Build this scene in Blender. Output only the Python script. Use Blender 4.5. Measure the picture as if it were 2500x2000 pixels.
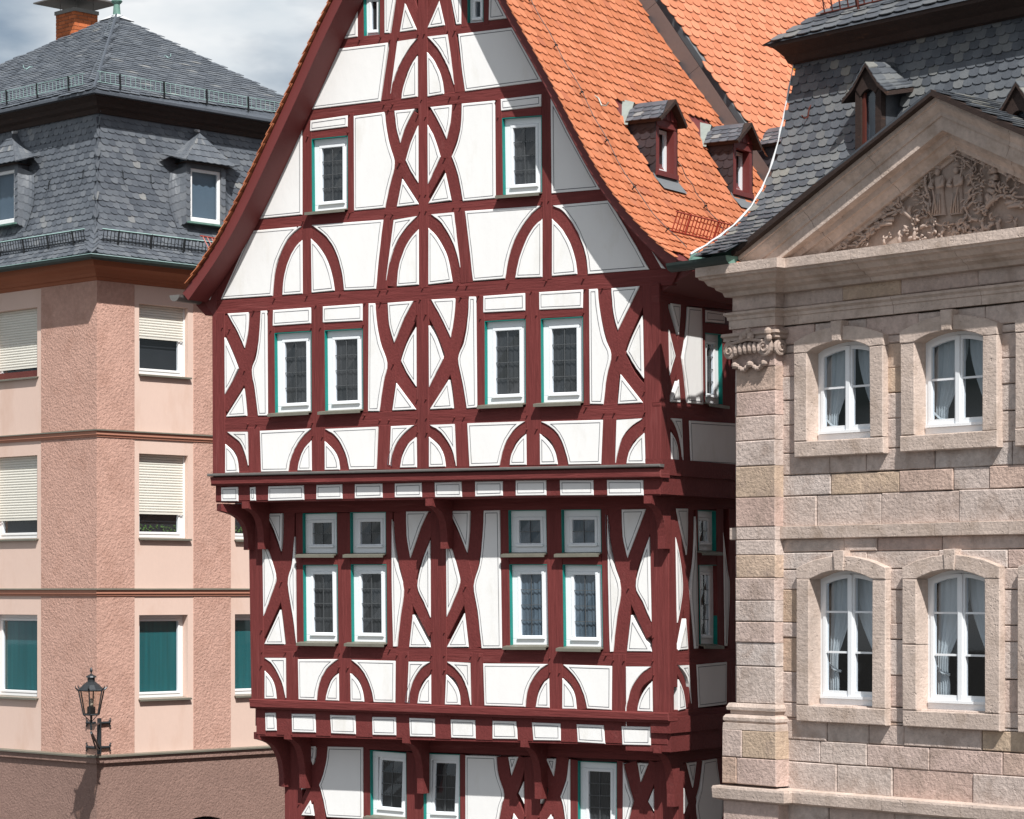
import bpy, math, random
from mathutils import Vector, Matrix
R = math.radians
random.seed(7)
scene = bpy.context.scene
for o in list(bpy.data.objects): bpy.data.objects.remove(o, do_unlink=True)

# ------------------------------------------------------------------ camera
F, CX, CY, H = 6300.0, 1250.0, 1437.0, 9.5          # focal length and horizon in photograph pixels, eye height in metres
cam = bpy.data.cameras.new('camera'); camo = bpy.data.objects.new('camera', cam)
scene.collection.objects.link(camo); scene.camera = camo
camo.location = (0, 0, H); camo.rotation_euler = (R(90), 0, 0)
cam.sensor_fit = 'HORIZONTAL'; cam.sensor_width = 36.0
cam.lens = 36.0 * F / 2500.0
cam.shift_y = (CY - 1000.0) / 2500.0
cam.clip_start = 0.5; cam.clip_end = 6000.0

# ------------------------------------------------------------------ world, sun, exposure
SUN = Vector((0.20, -0.943, 1.15)).normalized()
world = bpy.data.worlds.new('World'); scene.world = world; world.use_nodes = True
wn = world.node_tree.nodes; wl = world.node_tree.links
bg = wn['Background']
sky = wn.new('ShaderNodeTexSky'); sky.sky_type = 'NISHITA'; sky.sun_disc = False
sky.sun_elevation = math.asin(SUN.z); sky.sun_rotation = math.atan2(SUN.x, SUN.y)
sky.air_density = 1.0; sky.dust_density = 1.5; sky.ozone_density = 1.5
tc = wn.new('ShaderNodeTexCoord'); mp = wn.new('ShaderNodeMapping')
mp.inputs['Scale'].default_value = (1.0, 1.0, 2.6); mp.inputs['Location'].default_value = (0.62, 0.3, 0.55)
nz = wn.new('ShaderNodeTexNoise'); nz.inputs['Scale'].default_value = 6.5; nz.inputs['Detail'].default_value = 7; nz.inputs['Roughness'].default_value = .5
rp = wn.new('ShaderNodeValToRGB'); rp.color_ramp.elements[0].position = .40; rp.color_ramp.elements[1].position = .58
rp.color_ramp.elements[0].color = (.0, .0, .0, 1); rp.color_ramp.elements[1].color = (1, 1, 1, 1)
nz2 = wn.new('ShaderNodeTexNoise'); nz2.inputs['Scale'].default_value = 9; nz2.inputs['Detail'].default_value = 5
rp2 = wn.new('ShaderNodeValToRGB'); rp2.color_ramp.elements[0].color = (8.6, 10.0, 11.2, 1); rp2.color_ramp.elements[1].color = (14.6, 14.9, 15.1, 1)
rp2.color_ramp.elements[0].position = .38; rp2.color_ramp.elements[1].position = .64
mx = wn.new('ShaderNodeMixRGB')
wl.new(tc.outputs['Generated'], mp.inputs['Vector']); wl.new(mp.outputs['Vector'], nz.inputs['Vector']); wl.new(mp.outputs['Vector'], nz2.inputs['Vector'])
wl.new(nz.outputs['Fac'], rp.inputs['Fac']); wl.new(nz2.outputs['Fac'], rp2.inputs['Fac'])
wl.new(rp.outputs['Color'], mx.inputs['Fac']); wl.new(sky.outputs['Color'], mx.inputs['Color1']); wl.new(rp2.outputs['Color'], mx.inputs['Color2'])
wl.new(mx.outputs['Color'], bg.inputs['Color']); bg.inputs['Strength'].default_value = 0.052
sun = bpy.data.lights.new('sun', 'SUN'); suno = bpy.data.objects.new('sun', sun); scene.collection.objects.link(suno)
sun.energy = 5.0; sun.angle = R(0.53); sun.color = (1.0, .98, .945)
suno.rotation_euler = SUN.to_track_quat('Z', 'Y').to_euler(); suno.location = (10, -20, 40)
scene.view_settings.view_transform = 'Standard'; scene.view_settings.look = 'None'
scene.view_settings.gamma = 1.0; scene.view_settings.use_curve_mapping = False
scene.view_settings.exposure = 0.29

# ------------------------------------------------------------------ materials
def mat(name, col, rough=.7, var=.12, vscale=3.0, fine=.08, bump=.2, bscale=60.0, bdist=.01, metal=0.0, spec=.35, rnd=0.0, rcol=None, stretch=(1, 1, 1), stain=None, coat=0, pits=0):
    """principled material: world-space noise varies the colour, a second noise gives fine relief, attribute rnd tells pieces apart"""
    m = bpy.data.materials.new(name); m.use_nodes = True
    n = m.node_tree.nodes; l = m.node_tree.links; b = n['Principled BSDF']
    b.inputs['Roughness'].default_value = rough; b.inputs['Metallic'].default_value = metal
    b.inputs['Specular IOR Level'].default_value = spec
    geo = n.new('ShaderNodeNewGeometry'); mpg = n.new('ShaderNodeMapping'); mpg.inputs['Scale'].default_value = stretch
    l.new(geo.outputs['Position'], mpg.inputs['Vector'])
    def noise(scale, detail=6, rgh=.6):
        x = n.new('ShaderNodeTexNoise'); x.inputs['Scale'].default_value = scale; x.inputs['Detail'].default_value = detail; x.inputs['Roughness'].default_value = rgh
        l.new(mpg.outputs['Vector'], x.inputs['Vector']); return x
    def mathn(op, a, bb):
        x = n.new('ShaderNodeMath'); x.operation = op
        for i, v in enumerate((a, bb)):
            if isinstance(v, (int, float)): x.inputs[i].default_value = v
            else: l.new(v, x.inputs[i])
        return x.outputs[0]
    v = mathn('MULTIPLY', mathn('SUBTRACT', noise(vscale).outputs['Fac'], .5), var * 3.2)
    f = mathn('MULTIPLY', mathn('SUBTRACT', noise(bscale * .6, 4).outputs['Fac'], .5), fine * 3.2)
    tot = mathn('ADD', mathn('ADD', v, f), 1.0)
    base = None
    if rnd or rcol:
        at = n.new('ShaderNodeAttribute'); at.attribute_name = 'rnd'
        if rcol:
            cr = n.new('ShaderNodeValToRGB'); el = cr.color_ramp.elements
            for i, (p, c) in enumerate(rcol):
                e = el[i] if i < 2 else el.new(p)
                e.position = p; e.color = (*c, 1)
            l.new(at.outputs['Fac'], cr.inputs['Fac']); base = cr.outputs['Color']
        if rnd: tot = mathn('ADD', tot, mathn('MULTIPLY', mathn('SUBTRACT', at.outputs['Fac'], .5), rnd))
    hsv = n.new('ShaderNodeHueSaturation')
    if base is None: hsv.inputs['Color'].default_value = (*col, 1)
    else: l.new(base, hsv.inputs['Color'])
    l.new(tot, hsv.inputs['Value']); out = hsv.outputs['Color']
    if stain:                                                    # wear with a shape of its own
        sc, lo, hi, scol = stain
        sr = n.new('ShaderNodeValToRGB'); sr.color_ramp.elements[0].position = lo; sr.color_ramp.elements[1].position = hi
        sr.color_ramp.elements[0].color = (0, 0, 0, 1); sr.color_ramp.elements[1].color = (1, 1, 1, 1)
        l.new(noise(sc, 8, .65).outputs['Fac'], sr.inputs['Fac'])
        mxx = n.new('ShaderNodeMixRGB'); mxx.inputs['Color2'].default_value = (*scol, 1)
        l.new(sr.outputs['Color'], mxx.inputs['Fac']); l.new(out, mxx.inputs['Color1']); out = mxx.outputs['Color']
    l.new(out, b.inputs['Base Color'])
    if pits:
        vo = n.new('ShaderNodeTexVoronoi'); vo.inputs['Scale'].default_value = pits; l.new(mpg.outputs['Vector'], vo.inputs['Vector'])
        nw = noise(pits * .35, 3); vr = n.new('ShaderNodeValToRGB'); vr.color_ramp.elements[0].position = .02; vr.color_ramp.elements[1].position = .20
        l.new(mathn('ADD', vo.outputs['Distance'], mathn('MULTIPLY', mathn('SUBTRACT', nw.outputs['Fac'], .42), 2.2)), vr.inputs['Fac'])
        bp0 = n.new('ShaderNodeBump'); bp0.inputs['Strength'].default_value = .55; bp0.inputs['Distance'].default_value = .02; l.new(vr.outputs['Color'], bp0.inputs['Height'])
        st = n.new('ShaderNodeTexNoise'); st.inputs['Scale'].default_value = 5; st.inputs['Detail'].default_value = 6; ms = n.new('ShaderNodeMapping'); ms.inputs['Scale'].default_value = (1, 1, 6); l.new(geo.outputs['Position'], ms.inputs['Vector']); l.new(ms.outputs['Vector'], st.inputs['Vector'])
        bp1 = n.new('ShaderNodeBump'); bp1.inputs['Strength'].default_value = .22; bp1.inputs['Distance'].default_value = .02; l.new(st.outputs['Fac'], bp1.inputs['Height']); l.new(bp0.outputs['Normal'], bp1.inputs['Normal'])
    if bump:
        bp = n.new('ShaderNodeBump'); bp.inputs['Strength'].default_value = bump; bp.inputs['Distance'].default_value = bdist
        l.new(noise(bscale, 5, .6).outputs['Fac'], bp.inputs['Height']); l.new(bp.outputs['Normal'], b.inputs['Normal'])
        if pits: l.new(bp1.outputs['Normal'], bp.inputs['Normal'])
    return m
def glassmat(name, tint=(.9, .95, 1), refl=.07):
    m = bpy.data.materials.new(name); m.use_nodes = True; n = m.node_tree.nodes; l = m.node_tree.links
    for x in list(n): n.remove(x)
    out = n.new('ShaderNodeOutputMaterial'); tr = n.new('ShaderNodeBsdfTransparent'); gl = n.new('ShaderNodeBsdfGlossy'); mxs = n.new('ShaderNodeMixShader'); lw = n.new('ShaderNodeLayerWeight')
    tr.inputs['Color'].default_value = (*tint, 1); gl.inputs['Roughness'].default_value = .02; lw.inputs['Blend'].default_value = .5
    nzg = n.new('ShaderNodeTexNoise'); nzg.inputs['Scale'].default_value = 4; bpg = n.new('ShaderNodeBump'); bpg.inputs['Strength'].default_value = .05
    l.new(nzg.outputs['Fac'], bpg.inputs['Height']); l.new(bpg.outputs['Normal'], gl.inputs['Normal'])
    pw = n.new('ShaderNodeMath'); pw.operation = 'POWER'; pw.inputs[1].default_value = 4.0; l.new(lw.outputs['Facing'], pw.inputs[0])
    ma = n.new('ShaderNodeMath'); ma.operation = 'MULTIPLY_ADD'; ma.inputs[1].default_value = .85; ma.inputs[2].default_value = refl; l.new(pw.outputs[0], ma.inputs[0]); l.new(ma.outputs[0], mxs.inputs[0]); l.new(tr.outputs[0], mxs.inputs[1]); l.new(gl.outputs[0], mxs.inputs[2]); l.new(mxs.outputs[0], out.inputs[0])
    return m
M = dict(
    timber=mat('red_brown_painted_timber', (.150, .033, .031), .72, .14, 2.6, .14, .6, 34, .014, spec=.2, stretch=(1, 1, .8), rnd=.18, stain=(6, .58, .8, (.19, .058, .054))),
    timber_v=mat('red_brown_painted_timber_upright', (.150, .033, .031), .72, .14, 2.6, .22, .8, 30, .016, spec=.2, stretch=(1, 1, .10), rnd=.2, stain=(9, .57, .8, (.19, .058, .054))),
    timber_h=mat('red_brown_painted_timber_level', (.150, .033, .031), .72, .14, 2.6, .22, .8, 30, .016, spec=.2, stretch=(.10, .10, 1), rnd=.2, stain=(9, .57, .8, (.19, .058, .054))),
    timber2=mat('red_brown_painted_board', (.150, .033, .031), .55, .08, 1.6, .05, .15, 50, .008),
    plaster=mat('white_lime_plaster', (.80, .79, .775), .9, .02, 1.8, .02, .28, 7, .015, spec=.15, stretch=(1, 1, .45), stain=(2.2, .55, .80, (.69, .665, .615))),
    line=mat('grey_painted_line', (.12, .12, .135), .8, .1, 5, .1, 0),
    white=mat('white_window_paint', (.80, .82, .84), .38, .02, 4, .02, .03, 40),
    teal=mat('teal_window_trim', (.0, .20, .17), .5, .1, 4, .05, .05),
    lead=mat('lead_came', (.12, .125, .13), .5, .1, 8, .05, 0, metal=.4),
    zinc=mat('weathered_zinc', (.17, .16, .15), .45, .12, 3, .1, .1, 30, metal=.3),
    greenzinc=mat('oxidised_grey_sheet', (.19, .18, .145), .5, .15, 3, .1, .1, 30, metal=.2),
    flash=mat('grey_sheet_flashing', (.20, .21, .22), .5, .08, 1.5, .06, .06, 30, metal=.2),
    flash2=mat('pale_lead_flashing', (.30, .33, .30), .5, .15, 6, .1, .1, 30, metal=.2),
    copper=mat('verdigris_copper', (.13, .24, .20), .6, .25, 8, .15, .1, 30, stain=(9, .55, .75, (.05, .08, .07))),
    copper2=mat('dark_copper_gutter', (.035, .05, .046), .5, .2, 6, .1, .1, 30, metal=.2),
    patina=mat('pale_verdigris', (.30, .44, .42), .7, .15, 9, .1, 0),
    iron=mat('black_iron', (.018, .02, .022), .5, .15, 9, .1, .1, 40, metal=.3),
    rust=mat('rust_brown_iron', (.09, .022, .015), .6, .2, 9, .1, .1, 40),
    redguard=mat('red_painted_iron', (.33, .05, .03), .5, .1, 9, .1, 0),
    tile=mat('orange_clay_tile', (.5, .15, .06), .75, .07, .9, .08, .25, 55, .006, spec=.25, rnd=.16, rcol=[(0, (.45, .148, .068)), (.5, (.49, .168, .080)), (.93, (.52, .188, .096)), (1, (.36, .115, .06))], stain=(1.7, .55, .78, (.36, .15, .085))),
    tile2=mat('pale_orange_clay_tile', (.5, .16, .07), .75, .06, .9, .06, .25, 55, .006, spec=.25, rnd=.12, rcol=[(0, (.51, .185, .098)), (.5, (.55, .205, .112)), (.93, (.58, .222, .126)), (1, (.48, .165, .088))], stain=(1.3, .58, .8, (.46, .18, .11))),
    slate=mat('dark_slate', (.06, .065, .075), .40, .12, 3, .16, .35, 45, .008, spec=.55, rnd=.25, rcol=[(0, (.085, .096, .114)), (.6, (.108, .120, .138)), (.975, (.128, .138, .152)), (1, (.22, .22, .215))]),
    slate2=mat('weathered_slate', (.1, .1, .1), .5, .2, 3, .15, .35, 45, .008, spec=.45, rnd=.4, rcol=[(0, (.072, .080, .094)), (.6, (.095, .104, .116)), (.95, (.125, .128, .128)), (1, (.19, .185, .165))]),
    slatepurple=mat('purple_grey_slate', (.04, .032, .036), .55, .2, 4, .15, .3, 45, .008, rnd=.5),
    white_lead=mat('white_mortar_verge', (.58, .59, .60), .6, .08, 5, .06, .3, 20, .02),
    darkwood=mat('old_dark_wood', (.035, .021, .017), .75, .3, 7, .25, .5, 40, .02, stretch=(1, 1, 4), stain=(5, .60, .75, (.10, .05, .03))),
    pinksmooth=mat('pale_pink_render', (.70, .52, .44), .85, .03, .9, .025, .2, 40, .006, spec=.2, stretch=(1, 1, .4), stain=(1.1, .52, .8, (.60, .40, .31))),
    pinkrough=mat('rough_pink_stucco', (.54, .33, .265), .92, .10, 1.3, .17, .8, 20, .035, spec=.15, stain=(2.2, .5, .8, (.42, .24, .185))),
    baserough=mat('rough_brown_stucco', (.28, .18, .15), .92, .12, 1.0, .18, .8, 22, .03, spec=.15),
    belt=mat('terracotta_belt_render', (.47, .215, .145), .85, .06, 2, .05, .1, 40),
    cornice=mat('orange_brown_cornice', (.33, .115, .06), .85, .08, 1.4, .05, .1, 40),
    blind=mat('cream_roller_blind', (.74, .715, .64), .55, .03, 4, .03, 0),
    frame=mat('white_plastic_frame', (.80, .80, .80), .35, .02, 4, .02, 0),
    reddark=mat('red_brown_sill', (.12, .03, .025), .6, .15, 6, .15, .2),
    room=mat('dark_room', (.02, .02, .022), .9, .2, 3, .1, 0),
    tealblind=mat('teal_inner_blind', (.010, .115, .115), .6, .35, 1.5, .15, 0, stretch=(9, 9, .3)),  # strong tone variation puts glass reflections into the blind's colour
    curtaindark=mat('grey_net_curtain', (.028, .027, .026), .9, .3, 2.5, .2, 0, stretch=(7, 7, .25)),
    curtainblue=mat('blue_grey_net_curtain', (.075, .10, .12), .9, .3, 2.5, .2, 0, stretch=(7, 7, .25)),
    curtain=mat('white_sheer_curtain', (.46, .48, .48), .9, .08, 2.5, .05, 0, stretch=(3, 3, .4)),
    stone=mat('pink_buff_sandstone', (.45, .35, .29), .88, .24, 1.7, .22, .8, 22, .022, spec=.2, rcol=[(0, (.55, .475, .435)), (.35, (.52, .415, .365)), (.6, (.54, .45, .40)), (.8, (.52, .375, .325)), (.93, (.52, .395, .29)), (1, (.45, .305, .255))], stain=(3.0, .50, .76, (.34, .255, .21)), pits=27),
    stonedressed=mat('dressed_sandstone', (.54, .435, .375), .85, .22, 1.6, .17, .6, 26, .018, spec=.2, rnd=.12, stain=(2.4, .49, .76, (.35, .265, .21)), pits=22),
    stonecarved=mat('carved_sandstone', (.40, .315, .27), .88, .10, 3, .10, .5, 40, .012, spec=.2, stain=(4, .55, .8, (.30, .215, .16))),
    brick=mat('orange_brick', (.5, .14, .05), .85, .1, 6, .15, .5, 50, .012, rnd=.35),
    mortar=mat('lime_mortar', (.34, .27, .22), .95, .1, 8, .1, .3, 40),
    concrete=mat('grey_concrete', (.27, .26, .24), .9, .1, 5, .1, .3, 40),
    dormerpane=mat('blue_grey_pane_reflection', (.10, .135, .165), .6, .1, 2, .05, 0),  # sky reflection in the slate dormers' panes, put into a flat blue-grey
    gold=mat('gilded_metal', (.75, .42, .05), .3, .05, 6, .05, .05, 20, metal=.7),
    lampmetal=mat('dark_grey_lamp_metal', (.05, .055, .06), .4, .1, 8, .05, 0, metal=.5),
    bulb=mat('milky_lamp_bulb', (.6, .57, .5), .3, .02, 4, 0, 0),
    cobble=mat('grey_cobble_ground', (.10, .095, .09), .9, .15, .4, .2, .5, 4, .03),
    glass=glassmat('window_glass'), lampglass=glassmat('lantern_glass', (.97, .93, .88)),
)

# ------------------------------------------------------------------ object helpers
COL = scene.collection
WORLD = {}                                                    # world origin of every object that may be a parent
def root(name, loc, label, cat, group=None):
    o = bpy.data.objects.new(name, None); COL.objects.link(o); o.location = loc; o.empty_display_size = .5
    o['label'] = label; o['category'] = cat
    if group: o['group'] = group
    WORLD[o] = Vector(loc); return o
def mk(name, verts, faces, m, parent=None, smooth=False, rnd=None, kind=None, label=None):
    """one mesh object from world-space points; its origin is the middle of its box"""
    lo = [min(v[i] for v in verts) for i in range(3)]; hi = [max(v[i] for v in verts) for i in range(3)]
    c = Vector([(lo[i] + hi[i]) / 2 for i in range(3)])
    me = bpy.data.meshes.new(name); me.from_pydata([(v[0] - c.x, v[1] - c.y, v[2] - c.z) for v in verts], [], faces)
    if m: me.materials.append(M[m] if isinstance(m, str) else m)
    if smooth: me.polygons.foreach_set('use_smooth', [True] * len(me.polygons))
    if rnd is not None:
        a = me.attributes.new('rnd', 'FLOAT', 'FACE')
        a.data.foreach_set('value', rnd if isinstance(rnd, list) else [rnd] * len(me.polygons))
    me.update()
    o = bpy.data.objects.new(name, me); COL.objects.link(o)
    if parent is not None: o.parent = parent; o.location = c - WORLD[parent]
    else: o.location = c
    WORLD[o] = c
    if kind: o['kind'] = kind
    if label: o['label'] = label
    return o
class MB:
    """collects verts and faces of one mesh"""
    def __init__(s): s.v = []; s.f = []; s.r = []
    def add(s, vs, fs, r=0.0):
        k = len(s.v); s.v += [tuple(x) for x in vs]
        for f in fs: s.f.append([i + k for i in f]); s.r.append(r)
    def box(s, o, ax, ay, az, r=0.0):
        o = Vector(o); ax = Vector(ax); ay = Vector(ay); az = Vector(az)
        vs = [o, o + ax, o + ax + ay, o + ay, o + az, o + ax + az, o + ax + ay + az, o + ay + az]
        fs = [(0, 3, 2, 1), (4, 5, 6, 7), (0, 1, 5, 4), (1, 2, 6, 5), (2, 3, 7, 6), (3, 0, 4, 7)]
        if ax.cross(ay).dot(az) < 0: fs = [tuple(reversed(f)) for f in fs]
        s.add(vs, fs, r)
    def tube(s, pts, rad, seg=6, caps=True):
        pts = [Vector(p) for p in pts]; rads = rad if isinstance(rad, (list, tuple)) else [rad] * len(pts)
        rings = []; up = None
        for i, p in enumerate(pts):
            d = (pts[min(i + 1, len(pts) - 1)] - pts[max(i - 1, 0)]).normalized()
            if up is None: up = Vector((0, 0, 1)) if abs(d.z) < .9 else Vector((1, 0, 0))
            x = d.cross(up).normalized(); y = x.cross(d).normalized(); up = y
            rings.append([p + (x * math.cos(2 * math.pi * k / seg) + y * math.sin(2 * math.pi * k / seg)) * rads[i] for k in range(seg)])
        vs = [v for r_ in rings for v in r_]; fs = []
        for i in range(len(rings) - 1):
            for k in range(seg):
                a = i * seg + k; b = i * seg + (k + 1) % seg; fs.append((b, a, a + seg, b + seg))
        if caps: fs.append(tuple(range(seg))); fs.append(tuple(reversed(range(len(vs) - seg, len(vs)))))
        s.add(vs, fs)
    def lathe(s, base, prof, seg=12, sx=1, sy=1):
        base = Vector(base); vs = []; fs = []
        for (r_, z) in prof:
            for k in range(seg):
                a = 2 * math.pi * k / seg; vs.append(base + Vector((r_ * sx * math.cos(a), r_ * sy * math.sin(a), z)))
        for i in range(len(prof) - 1):
            for k in range(seg):
                a = i * seg + k; b = i * seg + (k + 1) % seg; fs.append((a, b, b + seg, a + seg))
        fs.append(tuple(reversed(range(seg)))); fs.append(tuple(range(len(vs) - seg, len(vs))))
        s.add(vs, fs)
    def ball(s, c, rx, ry, rz, ex, ey, seg=10, rings=6):
        """ellipsoid with axes ex, ey and up"""
        c = Vector(c); ez = Vector((0, 0, 1)); vs = []; fs = []
        for i in range(rings + 1):
            th = math.pi * i / rings
            for k in range(seg):
                a = 2 * math.pi * k / seg
                vs.append(c + ex * (rx * math.sin(th) * math.cos(a)) + ey * (ry * math.sin(th) * math.sin(a)) + ez * (rz * math.cos(th)))
        for i in range(rings):
            for k in range(seg):
                a = i * seg + k; b = i * seg + (k + 1) % seg; fs.append((a, a + seg, b + seg, b))
        s.add(vs, fs)
    def build(s, name, m, parent=None, **kw):
        if 'rnd' not in kw and any(s.r): kw['rnd'] = s.r
        return mk(name, s.v, s.f, m, parent, **kw)

# ------------------------------------------------------------------ measuring: a photograph pixel on a real plane
class Plane:
    """vertical plane: origin o (x, y), t to the right along it, n out of it towards the street"""
    def __init__(s, o, t):
        s.o = Vector(o); s.t = Vector(t).normalized(); s.n = Vector((s.t.y, -s.t.x))
    def uv(s, x, y, d=0.0):
        r = Vector(((x - CX) / F, 1.0)); o = s.o + s.n * d
        k = o.dot(s.n) / r.dot(s.n)
        return ((r * k - o).dot(s.t), H - (y - CY) / F * k)
    def p(s, u, z, d=0.0):
        q = s.o + s.t * u + s.n * d
        return Vector((q.x, q.y, z))
    def shifted(s, d, du=0.0): return Plane(s.o + s.n * d + s.t * du, s.t)
ZM = dict(P=(0, 0, 1), T=(780, 0, 4.312), Z1=(400, 0, 2.4643), Z2=(900, 0, 2.4643), Z3=(1300, 0, 2.4643), M1=(500, 650, 2.6538), M2=(1000, 650, 2.6538),
          M3=(1400, 600, 2.875), B1=(500, 1350, 2.6538), B2=(1000, 1350, 2.6538), B3=(1400, 1200, 2.1567), D1=(580, 1180, 3.45), D2=(1000, 1180, 3.45), D3=(1300, 1180, 3.45),
          G1=(650, 1700, 5.75), G2=(1200, 1700, 5.75), G3=(1450, 1700, 5.749), Q=(2000, 300, 4.312), R1=(1800, 0, 2.4643), R2=(1800, 600, 2.4643), R3=(1800, 1300, 2.4643),
          C=(1740, 660, 5.75))
def px(z, pts):
    x0, y0, s = ZM[z]; return [(x0 + x / s, y0 + y / s) for x, y in pts]
def rounded(poly, seg=4, thr=42):
    """curve through every vertex that turns gently; sharp vertices stay corners"""
    n = len(poly); V = [Vector(p) for p in poly]; sm = []
    for i in range(n):
        a = V[i] - V[i - 1]; b = V[(i + 1) % n] - V[i]
        ang = abs(math.degrees(math.atan2(a.x * b.y - a.y * b.x, a.dot(b)))); sm.append(ang < thr)
    out = []
    for i in range(n):
        p1 = V[i]; p2 = V[(i + 1) % n]; out.append(p1)
        if sm[i] or sm[(i + 1) % n]:
            p0 = V[i - 1] if sm[i] else p1; p3 = V[(i + 2) % n] if sm[(i + 1) % n] else p2
            for k in range(1, seg):
                t = k / seg; t2 = t * t; t3 = t2 * t
                out.append(.5 * ((2 * p1) + (p2 - p0) * t + (2 * p0 - 5 * p1 + 4 * p2 - p3) * t2 + (3 * p1 - p0 - 3 * p2 + p3) * t3))
    return [(v.x, v.y) for v in out]
def area(p): return sum(p[i - 1][0] * p[i][1] - p[i][0] * p[i - 1][1] for i in range(len(p))) / 2
def ccw(p): return p if area(p) > 0 else list(reversed(p))
def clean(p, eps=1e-4):
    out = []
    for q in p:
        if not out or (Vector(q) - Vector(out[-1])).length > eps: out.append(tuple(q))
    if len(out) > 2 and (Vector(out[0]) - Vector(out[-1])).length <= eps: out.pop()
    return out
def inset(poly, e):
    """polygon moved in by e; edges that vanish are dropped"""
    p = [Vector(q) for q in clean(poly)]
    E = []
    for i in range(len(p)):
        d = (p[(i + 1) % len(p)] - p[i]); L = d.length
        d = d / L; E.append((p[i] + Vector((-d.y, d.x)) * e, d, L))
    for _ in range(60):
        n = len(E)
        if n < 3: return None
        vs = []
        for i in range(n):
            a, da, _l = E[i - 1]; b, db, _m = E[i]; c = da.x * db.y - da.y * db.x
            if abs(c) < .03: vs.append(b.copy() if abs((b - a).dot(Vector((-da.y, da.x)))) < .02 else (a + da * (b - a).dot(da)))
            else: vs.append(a + da * ((b - a).x * db.y - (b - a).y * db.x) / c)
        worst = None; wv = 1e-4
        for i in range(n):
            g = (vs[(i + 1) % n] - vs[i]).dot(E[i][1])
            if g < wv: wv = g; worst = i
        if worst is None: return [(v.x, v.y) for v in vs]
        E.pop(worst)
    return None
def prism(poly, pl, d0, d1, bevel=0.0, back=False):
    """solid between depths d0 and d1 of plane pl with outline poly (u, z)"""
    poly = ccw(clean(poly)); n = len(poly); vs = []; fs = []
    ring = lambda q, d: [pl.p(u, z, d) for u, z in q]
    front = None
    if bevel:
        fi = inset(poly, bevel)
        if fi and len(fi) == n: front = fi
    vs += ring(poly, d0)
    if front:
        vs += ring(poly, d1 - bevel); vs += ring(front, d1); k = 2
    else: vs += ring(poly, d1); k = 1
    for r_ in range(k):
        for i in range(n):
            a = r_ * n + i; b = r_ * n + (i + 1) % n; fs.append((a, b, b + n, a + n))
    fs.append(tuple(range(k * n, (k + 1) * n)))
    if back: fs.append(tuple(reversed(range(n))))
    return vs, fs
def sweep_plan(path, prof, close=True):
    """moulding: profile (out, z) pushed along a plan path that runs left to right as seen from outside"""
    P = [Vector(p) for p in path]; n = len(P); rings = []
    for i in range(n):
        ds = []
        if i > 0: ds.append((P[i] - P[i - 1]).normalized())
        if i < n - 1: ds.append((P[i + 1] - P[i]).normalized())
        ns = [Vector((d.y, -d.x)) for d in ds]
        m = ns[0] if len(ns) == 1 else (ns[0] + ns[1]) / (1 + ns[0].dot(ns[1]))
        rings.append([(P[i].x + m.x * o, P[i].y + m.y * o, z) for o, z in prof])
    k = len(prof); vs = [v for r_ in rings for v in r_]; fs = []
    for i in range(n - 1):
        for j in range(k - 1):
            a = i * k + j; fs.append((a, a + 1, a + k + 1, a + k))
    if close:
        fs.append(tuple(reversed(range(k)))); fs.append(tuple(range((n - 1) * k, n * k)))
    return vs, fs
def sweep_wall(pl, path, prof):
    """moulding on a wall plane: path (u, z); profile (off, d), off measured to the left of the path"""
    P = [Vector(p) for p in path]; n = len(P); k = len(prof); vs = []; fs = []
    for i in range(n):
        ds = []
        if i > 0: ds.append((P[i] - P[i - 1]).normalized())
        if i < n - 1: ds.append((P[i + 1] - P[i]).normalized())
        ns = [Vector((-d.y, d.x)) for d in ds]
        m = ns[0] if len(ns) == 1 else (ns[0] + ns[1]) / (1 + ns[0].dot(ns[1]))
        for o, d in prof: vs.append(pl.p(P[i].x + m.x * o, P[i].y + m.y * o, d))
    for i in range(n - 1):
        for j in range(k - 1):
            a = i * k + j; fs.append((a, a + k, a + k + 1, a + 1))
    fs.append(tuple(range(k))); fs.append(tuple(reversed(range((n - 1) * k, n * k))))
    return vs, fs
def project(p):
    return (CX + F * p[0] / p[1], CY - F * (p[2] - H) / p[1])
def inframe(p, m=10):
    if p[1] < 1: return False
    x, y = project(p); return -m < x < 2500 + m and -m < y < 2000 + m
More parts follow.
